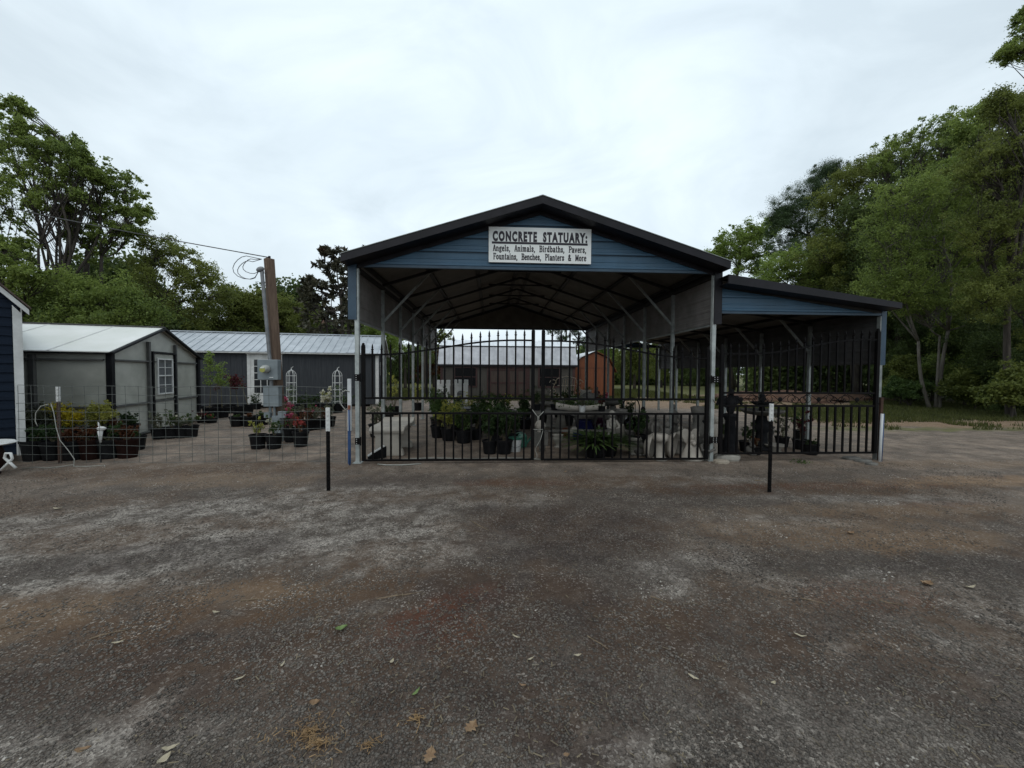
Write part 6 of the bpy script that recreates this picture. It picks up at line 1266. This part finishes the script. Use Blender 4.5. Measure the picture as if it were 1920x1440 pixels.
for i_, (x_, y_, m_, tx, h_) in enumerate(((4.75, 8.6, midcon, 'grey figure deep in the lean-to behind the fountain', .6), (5.5, 8.9, concrete, 'pale figure deep in the lean-to right of the fountain', .5))):
    t_ = thing('garden_statue', (x_, y_, 0), tx, 'statue'); mb = MB(); mb.lathe([(.14, 0), (.14, .05), (.1, .08), (.09, h_ * .6), (.12, h_ * .8), (.05, h_ * .92)], 16, wob=.05); mb.ball((0, 0, h_), .07, 12, 8); mb.build('figure', m_, t_, smooth=True)
# stones at the corner post
def rock(nm, label, x, y, rx, ry, rz, m=palecon, seed=0, z=0.0, group=None):
    random.seed(seed); t_ = thing(nm, (x, y, gzf(x, y)), label, 'stone', group); mb = MB()
    pr0 = [(.92, 0), (1, .3), (.97, .72), (.80, .96), (.3, 1.0)]
    vs = []; n_ = 14
    for (r_, z_) in pr0:
        for k_ in range(n_):
            a_ = 2 * PI * k_ / n_; q = (abs(math.cos(a_)) ** 3 + abs(math.sin(a_)) ** 3) ** (-1 / 3); w = r_ * q * random.uniform(.93, 1.05)
            vs.append((rx * math.cos(a_) * w, ry * math.sin(a_) * w, rz * z_ * random.uniform(.94, 1.04) - .01))
    mb.add(vs, [(i * n_ + k_, i * n_ + (k_ + 1) % n_, (i + 1) * n_ + (k_ + 1) % n_, (i + 1) * n_ + k_) for i in range(4) for k_ in range(n_)] + [tuple(range(n_)), tuple(range(4 * n_, 5 * n_))]); mb.build('stone', m, t_, smooth=False); return t_
rock('stone_block', 'small cream-coloured block at the foot of the corner post', 3.90, 6.30, .13, .08, .075, mat('cream_stone', (.25, .21, .16), (.36, .31, .25), 7, rough=.95, bump=.3), 1)
rock('stone_block', 'larger grey wedge-shaped rock just right of the cream block', 4.14, 6.52, .22, .13, .13, concrete, 2)
for i_, (px_, py_, s_, tx) in enumerate(((1596, 861, .16, 'flat dark stone under the right end of the lean-to gate, leftmost of three'), (1618, 866, .14, 'flat dark stone under the right end of the lean-to gate, middle of three'), (1634, 872, .10, 'flat dark stone at the very foot of the rusty gate post'))):
    p_ = xy(px_, py_); rock('flat_stone', tx, p_[0], p_[1], s_, s_ * .6, .05, midcon, 5 + i_)
w_ = thing('weed', xy(1503, 868), 'small green weed growing from the gravel before the lean-to gate', 'weed'); cen = np.array([(random.gauss(0, .07), random.gauss(0, .05), abs(random.gauss(0, .03))) for _ in range(260)]); leaf_obj('foliage', leaf_arrays(cen[:130], .032, .45), leafgreen, w_)
# earth mounds beyond
for i_, (px_, py_, rx_, rz_, lab) in enumerate(((1480, 750, 3.4, .62, 'tall heap of red-brown earth behind the lean-to'), (1400, 748, 2.6, .5, 'lower heap of pale orange earth left of the tall heap'), (1570, 750, 3.0, .5, 'heap of red earth right of the tall heap'))):
    random.seed(40 + i_); p_ = xy(px_, py_); t_ = thing('earth_heap', p_, lab, 'earth heap', 'earth heaps behind the lean-to'); vs = []; n_ = 28
    for j in range(9):
        for k_ in range(n_):
            a_ = 2 * PI * k_ / n_; r_ = rx_ * (1 - j / 8.5) ** .85 * random.uniform(.85, 1.15) * (1 + .18 * math.sin(a_ * 3 + i_)); vs.append((r_ * math.cos(a_), r_ * .7 * math.sin(a_), rz_ * (j / 8) ** .9 - .05 + random.uniform(-.03, .03)))
    MB().add(vs, [(i * n_ + k_, i * n_ + (k_ + 1) % n_, (i + 1) * n_ + (k_ + 1) % n_, (i + 1) * n_ + k_) for i in range(8) for k_ in range(n_)] + [tuple(range(8 * n_, 9 * n_))]).build('heap', mat('heap_earth', (.055, .026, .016), (.15, .08, .048), 3, rough=1, bump=.6), t_, smooth=True)
# ---------------------------------------------------------------- trees
gL = 'trees on the left behind the sheds'; gR = 'trees along the right side'
def T(nm, label, px, Y, lst, lmat, stems=None, **kw):
    b_ = WY(px, 700, Y); lob = lobes_px(lst, Y)
    st = []
    for (bx, fpx, fpy, r) in stems: f = WY(fpx, fpy, Y); st.append((bx, 0, f.x, f.y, f.z, r))
    return tree(nm, label, (b_.x, Y), st, lob, lmat, **kw)
# left side
T('oak_tree', 'tallest oak at the left with forked bare limbs showing against the sky', 78, 20.0,
  [(15, 260, 48, 32), (60, 290, 50, 36), (110, 275, 40, 28), (-30, 300, 60, 60), (150, 320, 40, 32), (60, 350, 60, 36), (120, 370, 48, 32), (10, 380, 55, 40), (35, 205, 26, 14), (180, 330, 22, 12), (95, 320, 50, 34), (-20, 430, 60, 45), (25, 470, 32, 24), (150, 290, 24, 14), (60, 250, 40, 20)],
  leafoak, [(-.1, 60, 560, .13), (.1, 108, 550, .11), (0, 84, 585, .16)], tips=24, per=150, leaf=0.101, seed=2, spread=0.15, group=gL)
T('oak_tree', 'vine-wrapped oak just right of the tallest one, leaning right', 155, 21.0,
  [(200, 335, 42, 26), (235, 350, 36, 28), (180, 370, 38, 26), (250, 385, 28, 26), (212, 400, 34, 26), (170, 410, 20, 46), (215, 440, 30, 22), (262, 405, 22, 18), (172, 465, 28, 36), (130, 400, 24, 16), (150, 440, 26, 20), (240, 430, 24, 14)],
  leafoak, [(0, 165, 470, .16), (.3, 190, 480, .1)], tips=24, per=123, leaf=0.092, seed=3, spread=0.15, group=gL)
T('sweetgum_tree', 'light green spreading tree right of the vine-wrapped oak', 300, 22.0,
  [(300, 462, 36, 24), (340, 490, 38, 30), (275, 500, 34, 26), (375, 520, 36, 28), (320, 535, 55, 36), (395, 555, 40, 32), (350, 580, 60, 36), (270, 560, 44, 34)],
  leafmid, [(0, 310, 570, .2)], tips=27, per=164, leaf=0.092, seed=4, spread=0.19, group=gL)
T('sweetgum_tree', 'rounded green tree between the utility pole and the light green tree', 430, 26.0,
  [(420, 580, 44, 30), (455, 570, 36, 26), (400, 600, 50, 28), (470, 600, 44, 30), (440, 555, 26, 14)], leafmid, [(0, 440, 610, .2)], tips=27, per=191, leaf=0.110, seed=5, group=gL)
T('sweetgum_tree', 'bushy green tree right behind the utility pole', 530, 27.0,
  [(510, 575, 38, 26), (550, 585, 36, 28), (525, 605, 55, 28), (565, 610, 40, 24), (500, 600, 32, 24)], leafmid, [(0, 530, 610, .2)], tips=25, per=191, leaf=0.110, seed=6, group=gL)
T('oak_tree', 'dark low tree filling the gap behind the greenhouse', 120, 19.0,
  [(60, 560, 60, 40), (130, 550, 60, 40), (200, 560, 60, 40), (240, 590, 60, 34), (100, 600, 80, 34), (180, 600, 70, 30), (20, 590, 60, 40), (-40, 540, 60, 60)], leafoak, [(0, 120, 600, .25)], tips=28, per=212, leaf=0.101, seed=7, group=gL)
T('oak_tree', 'mid green tree crown partly cut by the left edge', -40, 18.0,
  [(-10, 470, 44, 34), (-30, 520, 60, 45), (20, 520, 40, 30), (60, 515, 30, 18)], leafoak, [(0, -40, 560, .25)], tips=24, per=136, leaf=0.092, seed=8, spread=0.15, group=gL)
T('pine_tree', 'distant dark pine top above the left tree line', 430, 34.0, [(425, 545, 16, 12), (432, 556, 20, 12), (440, 570, 20, 14)], leafpine, [(0, 430, 560, .16)], tips=20, per=243, leaf=0.110, seed=9, group=gL, aspect=.2)
T('magnolia_tree', 'dark magnolia with tufted rosettes beside the carport gable', 645, 21.0,
  [(640, 478, 26, 14), (615, 505, 24, 18), (655, 500, 26, 20), (585, 530, 22, 12), (575, 552, 22, 16), (610, 545, 34, 22), (645, 535, 30, 26), (625, 575, 40, 26), (590, 585, 36, 24), (655, 580, 26, 30), (600, 615, 46, 22), (645, 615, 34, 22), (672, 560, 20, 40), (680, 480, 20, 16), (610, 472, 9, 8), (690, 520, 24, 30)],
  leafmag, [(0, 640, 560, .14), (.35, 655, 560, .10), (-.5, 610, 590, .09)], tips=15, per=22, leaf=.27, seed=10, group=gL, tuft=True, aspect=.42, twig=.02)
T('sweetgum_tree', 'pale yellow-green tree low behind the magnolia', 690, 30.0, [(690, 612, 30, 24), (665, 622, 26, 18), (715, 625, 30, 22), (740, 640, 30, 20)], leaflite, [(0, 690, 640, .14)], tips=19, per=213, leaf=0.119, seed=11, group=gL)
T('pine_tree', 'slender pine seen under the rear gable of the carport', 1060, 34.0, [(1040, 622, 20, 7), (1075, 620, 22, 8), (1055, 634, 12, 5), (1090, 640, 18, 8), (1085, 606, 20, 8), (1060, 600, 30, 10), (1100, 655, 14, 10)], leafpine, [(0, 1062, 615, .12), (.6, 1085, 630, .10)], tips=16, per=182, leaf=0.101, seed=12, aspect=.2)
T('maple_tree', 'small tree whose twigs hang into the gap at the left rear of the carport', 800, 26.0, [(832, 628, 18, 10), (815, 640, 18, 12), (800, 610, 26, 14), (845, 643, 10, 7)], leafmid, [(0, 800, 640, .12)], tips=14, per=91, leaf=0.092, seed=13)
for i_, (px_, Y_, lst, m_, lab) in enumerate((
    (760, 36, [(755, 655, 26, 26), (785, 668, 24, 22), (740, 675, 26, 26)], leafdark, 'dark tree seen between the left carport posts'),
    (815, 38, [(812, 668, 20, 20), (830, 676, 20, 18), (800, 690, 24, 16)], leafrust, 'brownish tree seen between the carport and the barn-roofed shed'),
    (1130, 38, [(1110, 658, 26, 14), (1140, 650, 26, 18), (1120, 672, 24, 18), (1150, 675, 26, 24)], leaflite, 'light green tree rising just behind the orange barn'),
    (1190, 34, [(1180, 660, 24, 26), (1205, 672, 26, 26), (1190, 692, 36, 18), (1170, 690, 24, 20)], leafmid, 'bushy green tree right of the orange barn'),
    (1240, 40, [(1235, 655, 26, 26), (1262, 660, 26, 28), (1245, 688, 36, 22)], leafmid, 'green tree seen between the right carport posts'),
    (1310, 36, [(1300, 655, 30, 30), (1325, 665, 30, 30), (1305, 690, 36, 20)], leafdark, 'dark tree behind the corner post'),
    (1380, 42, [(1370, 660, 36, 40), (1410, 668, 36, 36), (1390, 692, 50, 18)], leafdark, 'dark tree behind the left half of the lean-to'),
    (1470, 40, [(1450, 665, 40, 40), (1490, 660, 40, 40), (1520, 680, 44, 28)], leafmid, 'green tree behind the middle of the lean-to'),
    (1590, 36, [(1560, 670, 44, 40), (1605, 665, 44, 44), (1640, 690, 44, 30)], leafdark, 'dark tree behind the right half of the lean-to'))):
    T('background_tree', lab, px_, Y_, lst, m_, [(0, px_, lst[0][1] + 12, .16)], tips=20, per=213, leaf=0.129, seed=30 + i_, group='trees across the field', cat='tree')
# right side
T('sweetgum_tree', 'light green tree rising at the end of the main roof', 1375, 34.0, [(1365, 460, 26, 24), (1400, 440, 30, 22), (1420, 465, 34, 30), (1380, 490, 40, 28), (1430, 500, 40, 30), (1345, 480, 16, 14), (1440, 430, 26, 20)], leaflite, [(0, 1385, 500, .2)], tips=27, per=191, leaf=0.129, seed=14, spread=0.19, group=gR)
T('pine_tree', 'dark pine standing out above the lighter trees right of the roof', 1500, 29.0, [(1545, 335, 34, 20), (1525, 360, 30, 24), (1480, 385, 34, 22), (1460, 410, 24, 20), (1510, 400, 44, 28), (1490, 430, 50, 28), (1530, 440, 44, 30), (1480, 465, 50, 28), (1520, 480, 50, 26), (1565, 320, 22, 14)], leafpine, [(0, 1515, 440, .26)], tips=28, per=516, leaf=0.101, seed=15, group=gR, aspect=.22)
T('sweetgum_tree', 'broad green tree right of the dark pine', 1610, 23.0, [(1600, 330, 38, 26), (1640, 310, 34, 24), (1570, 370, 38, 30), (1620, 370, 55, 36), (1590, 430, 60, 40), (1650, 430, 60, 40), (1540, 480, 50, 34), (1600, 500, 70, 40), (1570, 540, 70, 30), (1680, 350, 40, 40)], leafmid, [(0, 1600, 470, .28)], tips=30, per=200, leaf=0.092, seed=16, spread=0.19, group=gR)
T('oak_tree', 'tall thin-topped tree whose open crown stands above the others at the right', 1690, 20.0, [(1670, 285, 34, 18), (1700, 262, 34, 18), (1735, 245, 36, 20), (1775, 225, 34, 20), (1650, 310, 26, 16), (1720, 290, 50, 28), (1790, 250, 36, 26), (1760, 290, 50, 34)], leafoak, [(0, 1710, 400, .2)], tips=17, per=127, leaf=0.078, seed=17, spread=0.16, group=gR)
T('sweetgum_tree', 'twin-trunked pale-barked tree beyond the lean-to', 1758, 16.2,
  [(1700, 370, 60, 40), (1770, 350, 70, 44), (1740, 430, 80, 50), (1660, 450, 55, 44), (1810, 430, 60, 50), (1700, 510, 70, 44), (1790, 520, 70, 44), (1650, 540, 44, 34), (1740, 570, 60, 30), (1830, 580, 40, 34)],
  leafoak, [(-.25, 1722, 640, .075), (.12, 1778, 620, .085), (-.05, 1762, 630, .06)], tips=32, per=219, leaf=0.073, seed=18, spread=0.19, group=gR, bmat=barkpale)
T('sweetgum_tree', 'large green tree filling the right edge', 1900, 13.0,
  [(1850, 300, 50, 44), (1900, 260, 50, 50), (1890, 350, 70, 60), (1930, 430, 70, 60), (1860, 440, 60, 50), (1900, 520, 70, 50), (1850, 560, 44, 40), (1930, 200, 40, 40), (1880, 200, 24, 26), (1960, 320, 60, 60), (1950, 600, 60, 50)],
  leafmid, [(0, 1890, 560, .12)], tips=33, per=237, leaf=0.060, seed=19, spread=0.19, group=gR)
T('oak_tree', 'near tree outside the right edge whose branch reaches in at the top corner', 2230, 8.0,
  [(1892, 92, 30, 14), (1930, 60, 40, 22), (1925, 105, 34, 20), (1960, 90, 50, 26), (1925, 25, 20, 12), (2020, 60, 70, 50), (2060, 160, 80, 60), (2120, 60, 90, 80)], leafoak, [(0, 2080, 230, .2)], tips=17, per=182, leaf=0.039, seed=20, group=gR, twig=.006, spread=.14)
T('oak_tree', 'dense green tree behind the twin-trunked one', 1720, 21.0, [(1640, 400, 60, 50), (1700, 330, 70, 50), (1760, 300, 60, 46), (1720, 420, 90, 60), (1650, 520, 70, 50), (1740, 520, 90, 60), (1800, 400, 80, 70), (1700, 600, 80, 50), (1620, 590, 50, 40)], leafdark, [(0, 1720, 600, .2)], tips=34, per=180, leaf=.11, seed=51, spread=0.19, group=gR)
T('oak_tree', 'tall dense tree between the twin trunks and the right edge', 1850, 17.0, [(1800, 330, 60, 50), (1840, 250, 50, 40), (1880, 330, 70, 60), (1820, 420, 80, 60), (1890, 470, 80, 60), (1830, 520, 70, 50), (1900, 580, 70, 50), (1820, 610, 60, 44), (1880, 640, 60, 40), (1860, 210, 34, 24), (1800, 680, 50, 34), (1870, 710, 60, 34), (1930, 690, 60, 40)], leafoak, [(0, 1850, 660, .1)], tips=34, per=180, leaf=.10, seed=52, spread=0.19, group=gR)
T('sweetgum_tree', 'light green leafy tree just above the lean-to roof', 1560, 25.0, [(1500, 500, 60, 34), (1560, 480, 60, 44), (1540, 560, 70, 34), (1620, 560, 60, 34), (1600, 420, 50, 40), (1460, 510, 50, 26), (1640, 480, 50, 50)], leaflite, [(0, 1560, 580, .2)], tips=30, per=156, leaf=.12, seed=53, spread=0.19, group=gR)
for i_, (px_, Y_, lst, lab) in enumerate(((1690, 18.0, [(1688, 720, 26, 22), (1700, 690, 26, 24)], 'leafy green bush at the left of the twin trunks'), (1830, 15.5, [(1820, 735, 40, 22), (1850, 715, 40, 28), (1800, 715, 24, 24)], 'rounded green bush between the twin trunks and the right edge'), (1900, 12.5, [(1890, 735, 36, 26), (1925, 715, 40, 34)], 'nearest green bush at the right edge of the verge'))):
    T('bush', lab, px_, Y_, lst, leafmid, [(0, px_, lst[0][1] + 14, .04)], tips=30, per=260, leaf=.09, seed=90 + i_, group='undergrowth at the right', cat='bush')
# understorey bushes on the right
bl = ['dark bush behind the twin-trunked tree on its left', 'dark bush between the twin trunks', 'dark green bush right of the twin-trunked tree', 'shadowed bush against the right edge', 'dark undergrowth thicket just right of the lean-to corner', 'low bush at the edge of the grass right of the lean-to', 'high dark thicket behind the right-hand grass', 'deep green bush in the far right corner']
for i_, (px_, Y_, lst) in enumerate(((1700, 19, [(1690, 690, 40, 34), (1720, 640, 40, 44)]), (1750, 20, [(1740, 690, 40, 44), (1760, 640, 50, 50)]), (1810, 17.5, [(1800, 700, 44, 44), (1830, 660, 50, 50), (1800, 620, 44, 40)]), (1890, 15, [(1880, 700, 55, 50), (1920, 650, 60, 60), (1870, 640, 50, 50)]),
        (1672, 21, [(1665, 660, 30, 40), (1680, 700, 36, 30), (1665, 610, 34, 34), (1700, 600, 40, 34)]), (1710, 17.0, [(1705, 725, 30, 14), (1690, 735, 22, 10)]), (1850, 20, [(1840, 600, 60, 50), (1900, 580, 60, 50), (1780, 600, 50, 44)]), (1930, 13.5, [(1930, 730, 50, 34), (1960, 680, 60, 60), (1895, 745, 30, 20)]))):
    T('bush', bl[i_], px_, Y_, lst, leafdark if i_ != 5 else leafgreen, [(0, px_, min(q[1] for q in lst) + 50, .08)], tips=35, per=334, leaf=0.073, seed=60 + i_, group='undergrowth at the right', cat='bush')
# the wood behind, one mass of leaves
rs.seed(77)
def wood(nm, lab, az0, az1, D0, D1, hfun, cnt, leaf, m):
    az = az0 + (az1 - az0) * rs.rand(cnt); D = D0 + (D1 - D0) * rs.rand(cnt); H = hfun(az, D)
    x_ = np.sin(az) * D; y_ = np.cos(az) * D
    h_ = H * (0.78 + 0.35 * fbm(x_ + 50, y_ + 50, .35, 1)); z_ = h_ * rs.rand(cnt) ** 0.75
    keep = fbm(x_ * 1.0 + z_ * .8, y_ - z_ * .6, 1.1, 2) > .33
    C_ = np.stack([x_, y_, z_], 1)[keep]; C_ += rs.normal(size=C_.shape) * .15
    o = leaf_obj(nm, leaf_arrays(C_, leaf, .7), m, None); tag(o, lab, 'woodland', kind='stuff')
def hL(az, D): return 9.2 + 0 * az
wood('woodland', 'distant green wood closing the view behind the left sheds', -1.15, -.26, 38, 48, lambda a_, d_: 7.8 + 2.2 * np.sin(a_ * 23) + 0 * d_, 200000, .30, leafdark)
wood('woodland', 'far low wood seen under the carport across the field', -.26, .58, 50, 62, lambda a_, d_: 4.0 + 1.1 * np.sin(a_ * 31) + np.clip((a_ - .28) * 14, 0, 5), 160000, .32, leafdark)
wood('woodland', 'dark wood behind the right-hand trees', .60, 1.25, 33, 42, lambda a_, d_: 9.0 + 1.6 * np.sin(a_ * 17) + np.clip((a_ - .65) * 22, -1, 7), 380000, .2, leafdark)
# grass blades on the verge and the field edge
def grass(nm, lab, cnt, xr, yr, hgt, wid, m, maskf):
    x_ = xr[0] + (xr[1] - xr[0]) * rs.rand(cnt); y_ = yr[0] + (yr[1] - yr[0]) * rs.rand(cnt); k_ = maskf(x_, y_); x_, y_ = x_[k_], y_[k_]; c_ = len(x_)
    z_ = gz(x_, y_); a_ = rs.rand(c_) * 6.28; h_ = hgt * (.4 + rs.rand(c_)); dx, dy = np.cos(a_) * wid, np.sin(a_) * wid; lx, ly = (rs.rand(c_) - .5) * h_ * .9, (rs.rand(c_) - .5) * h_ * .9
    Q = np.stack([np.stack([x_ - dx, y_ - dy, z_ - .01], 1), np.stack([x_ + dx, y_ + dy, z_ - .01], 1), np.stack([x_ + lx + dx * .3, y_ + ly + dy * .3, z_ + h_], 1), np.stack([x_ + lx - dx * .3, y_ + ly - dy * .3, z_ + h_], 1)], 1)
    o = leaf_obj(nm, Q, m, None); tag(o, lab, 'grass', kind='stuff')
grassm = leafmat('grass_blades', (.035, .045, .012), (.12, .13, .035), (.20, .19, .08), nscale=1.5)
grass('grass', 'rough green grass on the verge under the right-hand trees', 60000, (8.6, 24), (10, 21), .10, .012, grassm, lambda x_, y_: ~((y_ > 16.8) & (x_ < y_ * .98)) & ((y_ + (fbm(x_, y_, .5, 4) - .5) * 1.5 > 11.6) & (x_ + .25 * (y_ - 11) > 10.8)) | ((fbm(x_, y_, 1.2, 2) > .62) & (x_ > 9.5) & (y_ > 10)))
grass('grass', 'yellow-green field grass seen behind the carport', 50000, (-9, 13), (20.5, 34), .14, .02, grassm, lambda x_, y_: fbm(x_, y_, .6, 1) > .3)
# ---------------------------------------------------------------- litter on the ground
random.seed(91)
drym = mat('dry_leaf', (.20, .12, .065), (.36, .25, .15), 18, rough=.9)
palem = mat('bleached_leaf', (.36, .31, .22), (.52, .46, .34), 18, rough=.9)
greenm = mat('fallen_green_leaf', (.11, .17, .05), (.22, .30, .10), 18, rough=.7)
twigm = mat('dry_twig', (.13, .095, .06), (.27, .20, .13), 18, rough=.95)
def fallen(px, py, ln, w, a_, m, lab, nm='fallen_leaf', lobed=False):
    p_ = G(px, py); z_ = gzf(p_.x, p_.y); p_.z = z_ + .006; o_pts = []
    ln *= .85; w *= .85; N_ = 7; vs = []; ca, sa = math.cos(a_), math.sin(a_)
    for i in range(N_ + 1):
        t_ = i / N_; ww = w * math.sin(PI * min(.98, t_ + .04)) ** .7 * (1 + (.45 if lobed and i % 2 else -.25 if lobed else 0)); u = (t_ - .5) * ln; cz = .14 * ln * (2 * t_ - 1) ** 2 + random.uniform(0, .004)
        for v_, zz in ((-ww / 2, .25 * w), (0, 0), (ww / 2, .22 * w)): vs.append((u * ca - v_ * sa, u * sa + v_ * ca, cz + zz))
    mb = MB(); mb.add(vs, [(i * 3 + j, i * 3 + j + 1, i * 3 + j + 4, i * 3 + j + 3) for i in range(N_) for j in (0, 1)])
    o = mb.build(nm, m, None); o.location = p_; tag(o, lab, 'leaf', 'fallen leaves on the yard')
L_ = [(640, 1184, .075, .05, .4, greenm, 'broad green leaf lying left of the reddish patch', 0), (780, 1304, .06, .018, 1.0, greenm, 'narrow green leaf below the reddish patch', 0), (735, 1246, .035, .022, 1.3, palem, 'small pale oval leaf just below the reddish patch', 0),
      (884, 1372, .075, .05, .9, drym, 'ragged brown oak leaf near the bottom middle', 1), (806, 1425, .08, .045, 1.4, drym, 'ragged tan oak leaf cut close to the bottom edge', 1), (968, 1198, .06, .014, -.6, palem, 'slim pale leaf right of the reddish patch', 0), (995, 1240, .05, .013, .5, palem, 'slim pale leaf below the first slim one', 0),
      (1083, 1232, .05, .02, .2, palem, 'small tan leaf right of the slim pale ones', 0), (980, 1290, .04, .014, -.2, drym, 'tiny brown leaf in the lower middle', 0), (1738, 1098, .11, .06, .2, drym, 'large curled brown leaf on the right side of the yard', 1), (1820, 1104, .10, .03, .1, palem, 'pale curled leaf right of the large curled one', 0),
      (1300, 1276, .06, .02, -.8, palem, 'pink-tan leaf in the lower right', 0), (1450, 1285, .035, .02, .3, palem, 'small cream leaf in the lower right', 0), (1060, 885, .09, .03, .8, drym, 'tan leaf just before the right gate leaf', 0), (320, 1408, .07, .025, .3, palem, 'white curled leaf at bottom left', 0),
      (155, 1412, .06, .03, .3, drym, 'tan leaf at the bottom left', 0), (308, 1430, .055, .04, 1.2, palem, 'cream curled leaf cut by the bottom edge', 0), (222, 1207, .07, .02, .4, palem, 'small pale leaf on the left side', 0), (108, 954, .11, .04, 0, palem, 'white leaf far left in the mid distance', 0), (530, 1250, .05, .012, 1.5, palem, 'upright-lying slim pale leaf on the left', 0),
      (450, 1277, .06, .015, .6, palem, 'slim tan leaf left of the upright-lying one', 0), (590, 1325, .05, .04, .2, drym, 'round brown leaf above the straw tuft', 0), (405, 1150, .06, .02, -.2, palem, 'pale chip on the left brown patch', 0), (1595, 1001, .09, .05, 0, drym, 'dark red leaf on the right brown patch', 0), (1062, 1420, .03, .02, 0, drym, 'small tan leaf near the bottom right of middle', 0), (1500, 1195, .07, .02, -.6, palem, 'slim leaf on the right dark gravel', 0)]
for (px_, py_, ln, w, a_, m, lab, lb) in L_: fallen(px_, py_, ln, w, a_, m, lab, lobed=bool(lb))
def twig(px, py, ln, a_, r_, lab):
    p_ = G(px, py); z_ = gzf(p_.x, p_.y) + .006; d_ = Vector((math.cos(a_), math.sin(a_), 0)) * ln / 2; c_ = Vector((p_.x, p_.y, z_)); mb = MB()
    mb.tube([c_ - d_, c_ - d_ * .3 + rv(ln * .05), c_ + d_ * .3 + rv(ln * .05), c_ + d_], [r_, r_, r_ * .8, r_ * .4], 5); o = mb.build('twig', twigm, None, smooth=True); tag(o, lab, 'twig', 'twigs on the yard')
for q in ((898, 988, .34, -.95, .004, 'thin straw-coloured twig in the upper middle of the yard'), (750, 1120, .3, .25, .004, 'dark twig left of the reddish patch'), (1236, 1125, .12, -.8, .004, 'short forked twig right of middle'), (1120, 1205, .14, -.9, .003, 'dark short twig right of the slim leaves'), (205, 1190, .16, .5, .004, 'short twig at the left'), (45, 1165, .2, .9, .003, 'curved twig near the left edge'), (1525, 1130, .14, -.5, .004, 'pale stick on the right side'), (1672, 1133, .12, -.6, .004, 'short pale stick below the large curled leaf'), (470, 1125, .12, .1, .005, 'tan stick on the left brown patch'), (1422, 901, .09, -.3, .006, 'short white stick beside the right-hand steel post')): twig(*q)
# straw tufts and small chips nobody could count
def chips(nm, lab, cnt, m, ln, wd, area=None, seed=1, cat='litter'):
    r = np.random.RandomState(seed)
    if area: cx, cy, s_ = area; u_ = np.abs(r.normal(size=cnt)) ** 1.3; q_a = r.rand(cnt) * 6.28 + np.sin(r.rand(cnt) * 3); x_ = cx + u_ * np.cos(q_a) * s_ * (1 + .5 * np.sin(q_a * 2)); y_ = cy + u_ * np.sin(q_a) * s_ * .55
    else: y_ = 1.2 + 8 * r.rand(cnt) ** 1.7; x_ = (r.rand(cnt) * 2 - 1) * (y_ * 1.4 + .3); kk = fbm(x_, y_, 1.3, 3) > .42; x_, y_ = x_[kk], y_[kk]
    n_ = len(x_); a_ = r.rand(n_) * 6.28; l_ = ln * (.25 + r.rand(n_) ** 2.2) * .5; z_ = gz(x_, y_) + .006 + r.rand(n_) * (.012 if area else .002); ti = (r.rand(n_) - .5) * (.6 if area else .25)
    dx, dy = np.cos(a_) * l_, np.sin(a_) * l_; w_ = wd * (.5 + r.rand(n_)); px_, py_ = -np.sin(a_) * w_, np.cos(a_) * w_; dz = ti * l_
    Q = np.stack([np.stack([x_ - dx - px_, y_ - dy - py_, z_ - dz * .5 + .002], 1), np.stack([x_ + dx - px_, y_ + dy - py_, z_ + dz.clip(0) + .002], 1), np.stack([x_ + dx + px_, y_ + dy + py_, z_ + dz.clip(0) + .002], 1), np.stack([x_ - dx + px_, y_ - dy + py_, z_ - dz * .5 + .003], 1)], 1)
    o = leaf_obj(nm, Q, m, None); tag(o, lab, cat, kind='stuff')
strawm = leafmat('straw', (.14, .08, .035), (.38, .24, .11), (.6, .45, .26), trans=.1, nscale=6)
chipm = leafmat('chips', (.06, .045, .03), (.24, .19, .12), (.42, .37, .27), trans=.1, nscale=3)
chips('straw_litter', 'tiny straw bits and bark crumbs scattered over the yard', 8000, chipm, .032, .0020, seed=4)
for i_, (px_, py_, s_, c_, lab) in enumerate(((575, 1380, .075, 240, 'loose tuft of orange straw at bottom left of middle'), (598, 1400, .05, 130, 'small orange straw wisp below the loose tuft'), (780, 1352, .03, 60, 'thin wisp of straw left of the ragged brown leaf'), (690, 1402, .03, 60, 'faint straw scatter at the bottom edge'))):
    p_ = G(px_, py_); chips('straw_tuft', lab, c_, strawm, .035, .0012, area=(p_.x, p_.y, s_), seed=20 + i_, cat='straw')
